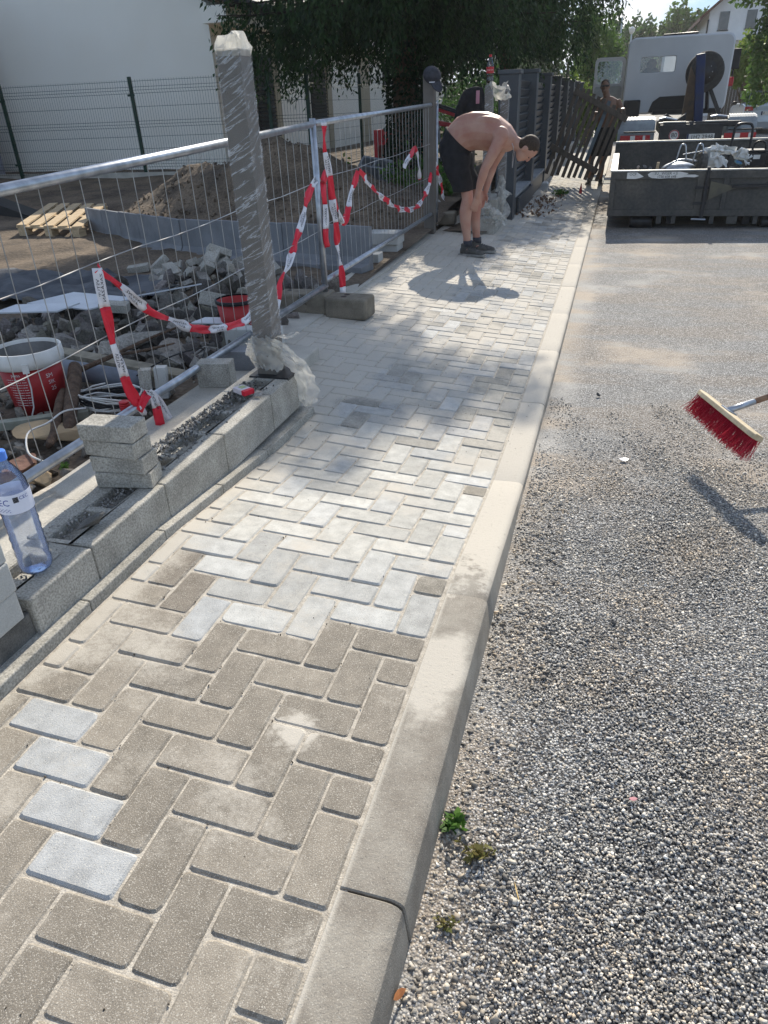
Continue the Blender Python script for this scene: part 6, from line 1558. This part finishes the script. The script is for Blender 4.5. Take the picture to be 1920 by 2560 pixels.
fr_ = MB(); fr_.tube([(x, CY0 - .022, z) for x, z in w0], .014, 6, closed=True); fr_.build('window_seal', M_BLACK, cab)
# pressed ribs on the rear panel
for z, xa, xb in ((2.17, .55, 2.1), (2.09, .60, 2.05), (1.55, .5, 1.4), (1.47, .5, 1.4), (1.38, .48, 1.42), (2.0, 1.42, 1.68), (1.93, 1.42, 1.66), (1.85, 1.42, 1.62)):
    MB().bar((xa, CY0 - .022, z), (xb, CY0 - .022, z + .012), .030, .030).build('pressed_rib', M_CABW, cab, bev=.005)
MB().prism([(.86, .98), (.93, 1.17), (1.06, 1.26), (1.66, 1.27), (1.74, .98)], 0, .05, Matrix.Translation((0, CY0 - .07, 0)) @ Matrix(((1, 0, 0, 0), (0, 0, 1, 0), (0, 1, 0, 0), (0, 0, 0, 1)))).build('wheel_arch', M_BLACK, cab, bev=.01)
MB().b2((.95, CY0 - .2, .93), (2.28, CY0 + 1.2, 1.02)).build('underside', M_BLACK, cab)
MB().b2((.355, 16.9, .80), (.68, 17.42, 1.22)).build('toolbox', M_BLACK, tr, bev=.02)
rk = MB()
rk.tube([(1.0, 17.8, 2.36), (1.65, 17.8, 2.37), (1.65, 18.4, 2.37), (1.0, 18.4, 2.36)], .02, 8, closed=True); rk.build('roof_rack', M_DARK, tr, smooth=True)
MB().b2((1.05, 17.85, 2.33), (1.60, 18.35, 2.36)).build('roof_hatch', M_CABW, tr, bev=.01)
st = MB(); st.ell((.83, 17.95, 1.66), (.19, .09, .17)); st.ell((.83, 17.93, 1.86), (.105, .06, .10)); st.b2((.68, 17.95, 1.2), (1.0, 18.3, 1.5)); st.build('seat', M_BLACK, tr, smooth=True)
st = MB(); st.ell((1.85, 18.35, 1.72), (.19, .09, .20)); st.ell((1.85, 18.33, 1.93), (.10, .06, .08)); st.build('seat', M_BLACK, tr, smooth=True)
# open left door and right mirror
dd_ = MB(); ol = rrect(-.36, .30, 1.18, 2.06, .10); il = rrect(-.30, .235, 1.55, 1.99, .06)
dd_.add([(x, 18.75, z) for x, z in ol] + [(x, 18.75, z) for x, z in il], [(i, (i + 1) % n, n + (i + 1) % n, n + i) for i in range(n)])
do_ = dd_.build('door', M_CABW, tr, mods=[('SOLIDIFY', {'thickness': .05})])
dl = MB(); dl.add([(x, 18.72, z) for x, z in rrect(-.33, .27, 1.20, 1.50, .05)], [tuple(range(n))]); dl.build('door_lining', M_MUD, do_)
dg = MB(); dg.add([(x, 18.76, z) for x, z in il], [tuple(range(n))]); dg.build('door_glass', bpy.data.materials['truck_glass'], do_)
MB().tube([(2.33, 18.9, 2.12), (2.55, 18.9, 2.10), (2.56, 18.9, 1.5), (2.35, 18.9, 1.45)], .018, 8).build('mirror_bracket', M_BLACK, tr)
MB().b2((2.46, 18.85, 1.72), (2.66, 18.93, 2.10)).build('mirror', M_BLACK, tr, bev=.02)
MB().b2((2.38, 18.80, 1.40), (2.60, 18.9, 1.58)).build('indicator_lamp', M_LAMPR, tr, bev=.03)
# spare wheel
sw = MB().lathe([(.20, -.09), (.31, -.10), (.345, -.06), (.35, 0), (.345, .06), (.31, .10), (.20, .09)], (1.80, 16.6, 1.65), rotm(rad(90), 0, rad(8)), 40).build('spare_wheel', M_RUBBER, tr, smooth=True)
MB().lathe([(.205, .06), (.19, .02), (.12, -.02), (.06, .02), (.02, .02)], (1.80, 16.56, 1.65), rotm(rad(90), 0, rad(8)), 32).build('rim', M_DARK, sw, smooth=True)
nb = MB()
for i in range(8): a = i * PI / 4; nb.ell((1.80 + .13 * math.cos(a), 16.52, 1.65 + .13 * math.sin(a)), (.012, .012, .012), seg=8, rings=5)
nb.build('wheel_nuts', M_GALV, sw)['kind'] = 'stuff'
MB().bar((1.98, 16.9, 1.35), (2.22, 16.9, .92), .07, .07).build('wheel_carrier', M_DARK, tr)
MB().bar((1.90, 17.0, 1.65), (2.0, 17.2, 1.0), .06, .06).build('wheel_carrier', M_DARK, tr)
# hook arm
MB().bar((1.69, 15.05, .84), (1.555, 15.0, 1.90), .15, .12, up=(0, 1, 0)).build('hook_arm', M_BLUE, tr, bev=.012)
MB().prism([(1.40, .86), (1.62, .86), (1.54, 1.55), (1.44, 1.72), (1.42, 1.45)], 0, .06, Matrix.Translation((0, 15.2, 0)) @ Matrix(((1, 0, 0, 0), (0, 0, 1, 0), (0, 1, 0, 0), (0, 0, 0, 1)))).build('arm_gusset', M('rusty_steel', (.13, .085, .05), (.08, .06, .045), 9, .8), tr)
hk = MB(); hk.tube(catmull([(1.50, 14.2, .60), (1.56, 14.2, .80), (1.66, 14.2, .84), (1.74, 14.2, .76), (1.72, 14.2, .62)], 14), .028, 8); hk.build('hook', M_DARK, tr, smooth=True)
for x in (1.12, 1.88): MB().b2((x, 14.3, .60), (x + .09, 19.0, .78)).build('chassis_rail', M_DARK, tr)
MB().b2((.98, 14.1, .80), (2.30, 14.4, .88)).build('cross_beam', M_DARK, tr, bev=.01)
MB().b2((1.05, 14.08, .875), (1.42, 14.2, .892)).build('worn_edge', M_SKIPL, tr); MB().b2((1.72, 14.08, .875), (2.08, 14.2, .892)).build('worn_edge', M_SKIPL, tr)
for x0_, x1_, z0_ in ((1.0, 1.3, .92), (1.85, 2.25, .93)):
    MB().tube([(x0_, 14.6, z0_), (x0_ + .1, 14.6, z0_ + .02), (x1_, 14.6, z0_ - .02)], .022, 8).build('pipework', M_GALV, tr)
MB().prism([(.98, .88), (1.12, 1.00), (1.30, .90), (1.45, 1.0), (1.45, .88)], 0, .3, Matrix.Translation((0, 14.7, 0)) @ Matrix(((1, 0, 0, 0), (0, 0, 1, 0), (0, 1, 0, 0), (0, 0, 0, 1)))).build('tipping_frame', M_DARK, tr)
for x0_, x1_ in ((.31, .93), (2.10, 2.56)):
    mg = MB(); K = 22
    for k in range(K):
        a0, a1 = x0_ + (x1_ - x0_) * k / K, x0_ + (x1_ - x0_) * (k + 1) / K; r_ = .30 + (.006 if k % 2 else 0)
        if k in (0, K - 1): r_ -= .02
        pts = [(14.45 - r_ * math.cos(t), .66 + r_ * math.sin(t)) for t in lin(-.35, PI + .1, 14)]
        mg.add([(a0, y, z) for y, z in pts] + [(a1, y, z) for y, z in pts], [(i, i + 1, 14 + i + 1, 14 + i) for i in range(13)])
    mg.build('mudguard', M_MUD, tr, mods=[('SOLIDIFY', {'thickness': .012}), ('WELD', {'merge_threshold': .001})])
    wl2 = MB().lathe([(.12, -.22), (.37, -.24), (.40, -.18), (.40, .18), (.37, .24), (.12, .22)], ((x0_ + x1_) / 2, 14.62, .20), rotm(0, PI / 2, 0), 30).build('wheel', M_RUBBER, tr, smooth=False)
for x0_ in (.36, 2.05):
    MB().b2((x0_ + .05, 14.0, .735), (x0_ + .58, 14.06, .76)).build('lamp_bracket', M_DARK, tr)
    lp = MB().b2((x0_, 14.0, .62), (x0_ + .50, 14.05, .70)).build('tail_lamp', M_LAMPR, tr, bev=.005)
    MB().b2((x0_ + .17, 13.995, .625), (x0_ + .25, 13.9995, .695)).build('reversing_lens', M_WHITEP, lp)
    MB().b2((x0_ + .38, 13.995, .625), (x0_ + .42, 13.9995, .695)).build('clear_lens', M_WHITEP, lp)
MB().b2((1.0, 14.02, .50), (2.02, 14.07, .85)).build('rear_panel', M_DARK, tr, bev=.01)
pn = MB().lathe([(.085, 0), (.085, .006)], (1.25, 14.015, .685), rotm(rad(90), 0, 0), 28).build('speed_disc', M_WHITEP, tr)
MB().lathe([(.07, .0), (.083, .0), (.083, .003), (.07, .003)], (1.25, 14.007, .685), rotm(rad(90), 0, 0), 28, cap=False).build('red_ring', M_LAMPR, pn)
tx = MB(); add_text(tx, '80', .10, TF(1.25, .685, 14.002)); tx.build('lettering', M_INK, pn)['kind'] = 'stuff'
pt = MB().b2((1.46, 14.0, .60), (1.90, 14.01, .70)).build('number_plate', M_WHITEP, tr)
MB().b2((1.46, 13.997, .60), (1.49, 13.999, .70)).build('blue_band', M_BLUE, pt)
tx = MB(); add_text(tx, '1H2 2948', .09, TF(1.70, .65, 13.996)); tx.build('lettering', M_INK, pt)['kind'] = 'stuff'

# ================================================================== SILVER CAR, HOUSES, FENCE, LAMPS
cr_ = empty('silver_car', (5.6, 34, -.2), 'silver blue saloon car parked at the right edge beyond the truck', 'car')
cx0, cx1, cyb = 4.72, 6.48, 32.6
def side_prism(prof_, x0, x1, inset=0):
    m = MB(); k = len(prof_); m.add([(x0 + (inset if z > .86 else 0), cyb + y, z) for y, z in prof_] + [(x1 - (inset if z > .86 else 0), cyb + y, z) for y, z in prof_], [tuple(range(k)), tuple(range(2 * k - 1, k - 1, -1))] + [(i, k + i, k + (i + 1) % k, (i + 1) % k) for i in range(k)]); return m
side_prism([(.05, .0), (.0, .25), (.03, .62), (.10, .82), (.75, .88), (3.2, .84), (4.2, .72), (4.45, .4), (4.4, .0)], cx0, cx1).build('body', M_CAR, cr_, bev=.07, seg=4)
side_prism([(.62, .80), (1.15, 1.22), (1.5, 1.27), (2.2, 1.27), (3.1, .82)], cx0 + .06, cx1 - .06, .16).build('roof', M_CAR, cr_, bev=.05, seg=3)
g_ = MB(); g_.add([(cx0 + .22, cyb + .665, .865), (cx1 - .22, cyb + .665, .865), (cx1 - .30, cyb + 1.10, 1.205), (cx0 + .30, cyb + 1.10, 1.205)], [(0, 1, 2, 3)]); g_.build('rear_window', M_GLASSB, cr_, mods=[('SOLIDIFY', {'thickness': .012})])
g_ = MB(); g_.add([(cx0 + .055, cyb + .95, .87), (cx0 + .055, cyb + 2.85, .86), (cx0 + .19, cyb + 2.2, 1.21), (cx0 + .19, cyb + 1.3, 1.21)], [(3, 2, 1, 0)]); g_.build('side_window', M_GLASSD, cr_, mods=[('SOLIDIFY', {'thickness': .02})])
for x in (cx0 + .02, cx1 - .32): MB().b2((x, cyb - .01, .62), (x + .30, cyb + .08, .76)).build('tail_light', M_LAMPR, cr_, bev=.02)
pq = MB().b2((5.33, cyb - .015, .47), (5.85, cyb + .0, .59)).build('number_plate', M_WHITEP, cr_); MB().b2((5.33, cyb - .018, .47), (5.38, cyb - .0155, .59)).build('blue_band', M_BLUE, pq)
tx = MB(); add_text(tx, 'E', .10, TF(5.43, .53, cyb - .018)); tx.build('lettering', M_INK, pq)
MB().ell((cx0 - .09, cyb + 2.35, .86), (.10, .06, .07)).build('wing_mirror', M_BLACK, cr_, smooth=True)
for x in (cx0 + .10, cx1 - .10):
    for y in (.85, 3.6): MB().lathe([(.20, -.1), (.30, -.1), (.31, 0), (.30, .1), (.20, .1)], (x, cyb + y, .11), rotm(0, PI / 2, 0), 26).build('wheel', M_RUBBER, cr_)
wf = empty('board_fence', (8, 40, 0), 'dark vertical board fence along the street behind the silver car', 'fence')
m = MB(); q = random.Random(3)
for i in range(90): m.b2((4.2 + i * .125, 40, -.2), (4.2 + i * .125 + .115, 40.03, 2.1 + q.uniform(-.03, .03)))
m.build('boards', M_WOODG, wf)
for i in range(5): MB().b2((4.15 + i * 2.6, 39.9, -.2), (4.27 + i * 2.6, 40.0, 2.2)).build('fence_post', M_WOODG, wf)
wh = empty('white_house', (8, 62, 0), 'white gabled house with a brown roof high at the top right', 'house')
TY = lambda y: Matrix.Translation((0, y, 0)) @ Matrix(((1, 0, 0, 0), (0, 0, 1, 0), (0, 1, 0, 0), (0, 0, 0, 1)))
MB().prism([(5.1, -.3), (12.7, -.3), (12.7, 5.7), (8.9, 8.8), (5.1, 5.9)], 60, 70, TY(0)).build('wall', M_HOUSEW, wh)
MB().prism([(4.5, 5.55), (8.9, 9.15), (13.3, 5.55), (13.3, 5.35), (8.9, 8.95), (4.5, 5.35)], 59.3, 71, TY(0)).build('roof', M_ROOFR, wh)
for x, z in ((5.75, 5.35), (7.4, 5.35)): 
    f = MB().b2((x, 59.95, z - .55), (x + .6, 60.02, z + .45)).build('window', M_GLASSD, wh); MB().b2((x - .05, 59.93, z - .62), (x + .65, 60.0, z - .56)).build('sill', M_DARK, f)
MB().tube([(5.08, 59.9, 5.4), (5.08, 59.9, .2)], .06, 6).build('downpipe', M_DARK, wh)
MB().b2((5.1, 59.2, 4.15), (8.9, 60.0, 4.3)).build('balcony', M_HOUSEW, wh)
bh = empty('brown_roofed_house', (3.6, 74, 0), 'distant house of which only the dark brown roof shows left of the white house', 'house')
MB().b2((3.2, 74, -.3), (6.2, 80, 4.6)).build('wall', M_HOUSEW, bh); MB().prism([(2.9, 4.5), (3.7, 5.5), (5.9, 5.7), (6.4, 4.5)], 73.5, 80.5, TY(0)).build('roof', M_ROOFR, bh)
def lamp(c, h, label):
    r = empty('street_lamp', c, label, 'street lamp', 'street lamps along the road')
    MB().tube([c, (c[0], c[1], h)], [.07, .04], 10).build('pole', M_GALV, r); MB().lathe([(.03, 0), (.10, .04), (.14, .14), (.16, .24), (.02, .34)], (c[0], c[1], h), seg=14).build('lamp_head', M_WHITEP, r)
lamp((.32, 45, -.2), 4.0, 'nearer street lamp with a pale conical head above the truck door'); lamp((.42, 58, -.2), 3.9, 'farther street lamp just right of and below the nearer one')
tag(MB().tube([(-.10, 40, -.3), (-.16, 40, 4.4)], [.06, .03], 8).build('utility_pole', M_GALV), 'thin grey pole rising behind the yellow green shrub', 'pole')

# ================================================================== BROOM AND SMALL THINGS ON THE ROAD
bm_ = empty('broom', (.95, 2.42, .12), 'broom with a wooden head and red bristles lifted above the road', 'broom')
e0, e1 = Vector((.858, 2.655, .128)), Vector((1.030, 2.185, .122)); ax = (e1 - e0).normalized()
upv = Vector((.42, .28, .86)); upv = (upv - ax * upv.dot(ax)).normalized(); sd = ax.cross(upv).normalized()
hd = MB(); n_ = 13
rings = []
for i in range(n_):
    t = i / (n_ - 1); c = e0.lerp(e1, t); w = .030 * (1 if .06 < t < .94 else .78); rings.append((c, sd * w, upv * .012))
def slab(mb, rings):
    vs = [];
    for c, a, b_ in rings: vs += [c - a - b_, c + a - b_, c + a + b_ * .7, c + a * .7 + b_, c - a * .7 + b_, c - a + b_ * .7]
    k = 6; fs = [tuple(range(k - 1, -1, -1)), tuple(range((len(rings) - 1) * k, len(rings) * k))] + [(j * k + i, j * k + (i + 1) % k, (j + 1) * k + (i + 1) % k, (j + 1) * k + i) for j in range(len(rings) - 1) for i in range(k)]
    mb.add(vs, fs)
slab(hd, rings); hd.build('head', M('broom_beech', (.55, .46, .31), (.45, .36, .23), 30, .7, fine=.08), bm_, bev=.003)
bq = MB(); q = random.Random(12)
for i in range(900):
    t = q.random(); u = q.uniform(-.9, .9); c = e0.lerp(e1, t) + sd * u * .027 - upv * .010; out = ax * (t - .5) * .35 + sd * u * .25
    L = q.uniform(.075, .100); d = (-upv + out * .5 + Vector((q.gauss(0, .10), q.gauss(0, .10), q.gauss(0, .05)))).normalized(); d2 = (d + Vector((q.gauss(-.12, .22), q.gauss(0, .22), 0))).normalized()
    bq.tube([c, c + d * L * .55, c + d * L * .55 + d2 * L * .45], [.0011, .001, .0008], 3)
o = bq.build('bristles', M('red_bristle', (.55, .025, .06), (.35, .015, .035), 200, .4), bm_)
hb0 = e0.lerp(e1, .47) + upv * .012; hdir = Vector((.155, .105, .030)).normalized()
sk_ = MB(); sk_.tube([hb0 - hdir * .01, hb0 + hdir * .13], [.0145, .0135], 14); sk_.build('socket', M_GALV, bm_, smooth=True)
MB().box(hb0 + hdir * .002, (.07, .045, .008), Matrix((ax, sd, upv)).transposed()).build('socket_plate', M_GALV, bm_, bev=.002)
hn = MB(); hn.tube([hb0 + hdir * .10, hb0 + hdir * .7, hb0 + hdir * 1.35], [.0125, .0135, .0125], 14); hn.build('handle', M('worn_handle_wood', (.34, .20, .12), (.16, .09, .06), 30, .5, stretch=(1, 1, 1)), bm_, smooth=True)
def leafthing(name, c, L, W, rz, mat, label, cat, tilt=.2):
    m = MB(); R = rotm(tilt, tilt * .6, rz)
    pts = [(-.5, 0), (-.3, .35), (0, .5), (.25, .38), (.5, 0), (.25, -.36), (0, -.48), (-.3, -.34)]
    m.add([Vector(c) + R @ Vector((x * L, y * W, .12 * W * (1 - 4 * y * y))) for x, y in pts] + [Vector(c) + R @ Vector((0, 0, .02 * W))], [(i, (i + 1) % 8, 8) for i in range(8)])
    return tag(m.build(name, mat, None, mods=[('SOLIDIFY', {'thickness': .0006})]), label, cat)
M_OR = M('orange_dead_leaf', (.42, .17, .06), (.30, .11, .04), 60, .8)
leafthing('dead_leaf', (.150, .005 - .06, -.105), .045, .016, 1.2, M_OR, 'orange dead leaf standing against the kerb foot near the bottom', 'leaf', .9)
leafthing('dead_leaf', (.345, -.10, -.115), .014, .012, .3, M('brown_dead_leaf', (.2, .06, .03), (.14, .045, .025), 60, .8), 'tiny reddish brown leaf on the chippings at the bottom right', 'leaf')
leafthing('dead_leaf', (.57, .50, -.108), .022, .010, .4, M('pink_petal', (.62, .30, .30), (.5, .22, .24), 60, .6), 'small pink petal lying alone on the chippings', 'leaf')
leafthing('straw', (.335, .205, -.112), .05, .003, 1.9, M('straw_yellow', (.5, .36, .15), (.4, .28, .1), 60, .8), 'thin yellow straw lying on the chippings', 'straw')
leafthing('paper_scrap', (.55, 2.45, -.145), .045, .035, .3, M_WHT, 'small white scrap of paper lying on the dusty road', 'paper scrap', .05)
for i, (x, y, s, lb) in enumerate([(.52, 1.17, .011, 'dark single stone on the chippings below the broom shadow'), (.245, 1.52, .010, 'pale stone lying on dark chippings near the kerb'), (.36, 1.02, .009, 'small dark stone lying right of the kerb joint'), (.41, 3.35, .022, 'flat dark stone in the dust beside the lowered kerb')]):
    o = MB().rock((0, 0, 0), (s, s * .8, s * .6), 50 + i, ((.35,) * 3 if i != 1 else (1.5,) * 3)).build('pebble', M_RUBBLE); o.location = (x, y, roadz(x, y) + s * .6); tag(o, lb, 'stone')

# dark crumbs caught in the joints and swept about
m = MB(); q = random.Random(77)
for _ in range(420):
    if q.random() < .6: x = q.randint(-9, -1) * P + q.gauss(0, .003); y = q.uniform(-.4, 2.2)
    else: x = q.uniform(-.95, -.02); y = q.randint(-4, 30) * P + q.gauss(0, .003)
    s_ = q.choice((.0015, .002, .003, .0045)) * q.uniform(.7, 1.2); g_ = q.choice((.25, .4, .4, .8)); m.rock((x, y, gz(x, y) - .001), (s_, s_ * .8, s_ * .6), q.randint(0, 60), (g_, g_ * .88, g_ * .75), sub=0)
for _ in range(500):
    x = q.uniform(-1.2, .11); y = q.uniform(2.2, 7.5); s_ = q.choice((.002, .003, .004)); m.rock((x, y, gz(x, y) + .001), (s_, s_, s_ * .5), q.randint(0, 60), (.45, .4, .35), sub=0)
tag(m.build('joint_crumbs', M_RUBBLE), 'dark crumbs and grit scattered in the paving joints', kind='stuff')

# ================================================================== DUST IN THE AIR
hz = MB().b2((-40, -6, -1.5), (40, 120, 16)).build('haze', None)
hm = bpy.data.materials.new('dusty_air'); hm.use_nodes = True
hn_, hl_ = hm.node_tree.nodes, hm.node_tree.links
hn_.remove(hn_['Principled BSDF'])
pv = hn_.new('ShaderNodeVolumePrincipled'); pv.inputs['Color'].default_value = (.9, .9, .9, 1); pv.inputs['Density'].default_value = .0006; pv.inputs['Anisotropy'].default_value = .35
hl_.new(pv.outputs[0], hn_['Material Output'].inputs['Volume'])
hz.data.materials.clear(); hz.data.materials.append(hm); hz['kind'] = 'stuff'; hz['label'] = 'pale dusty air over the street'
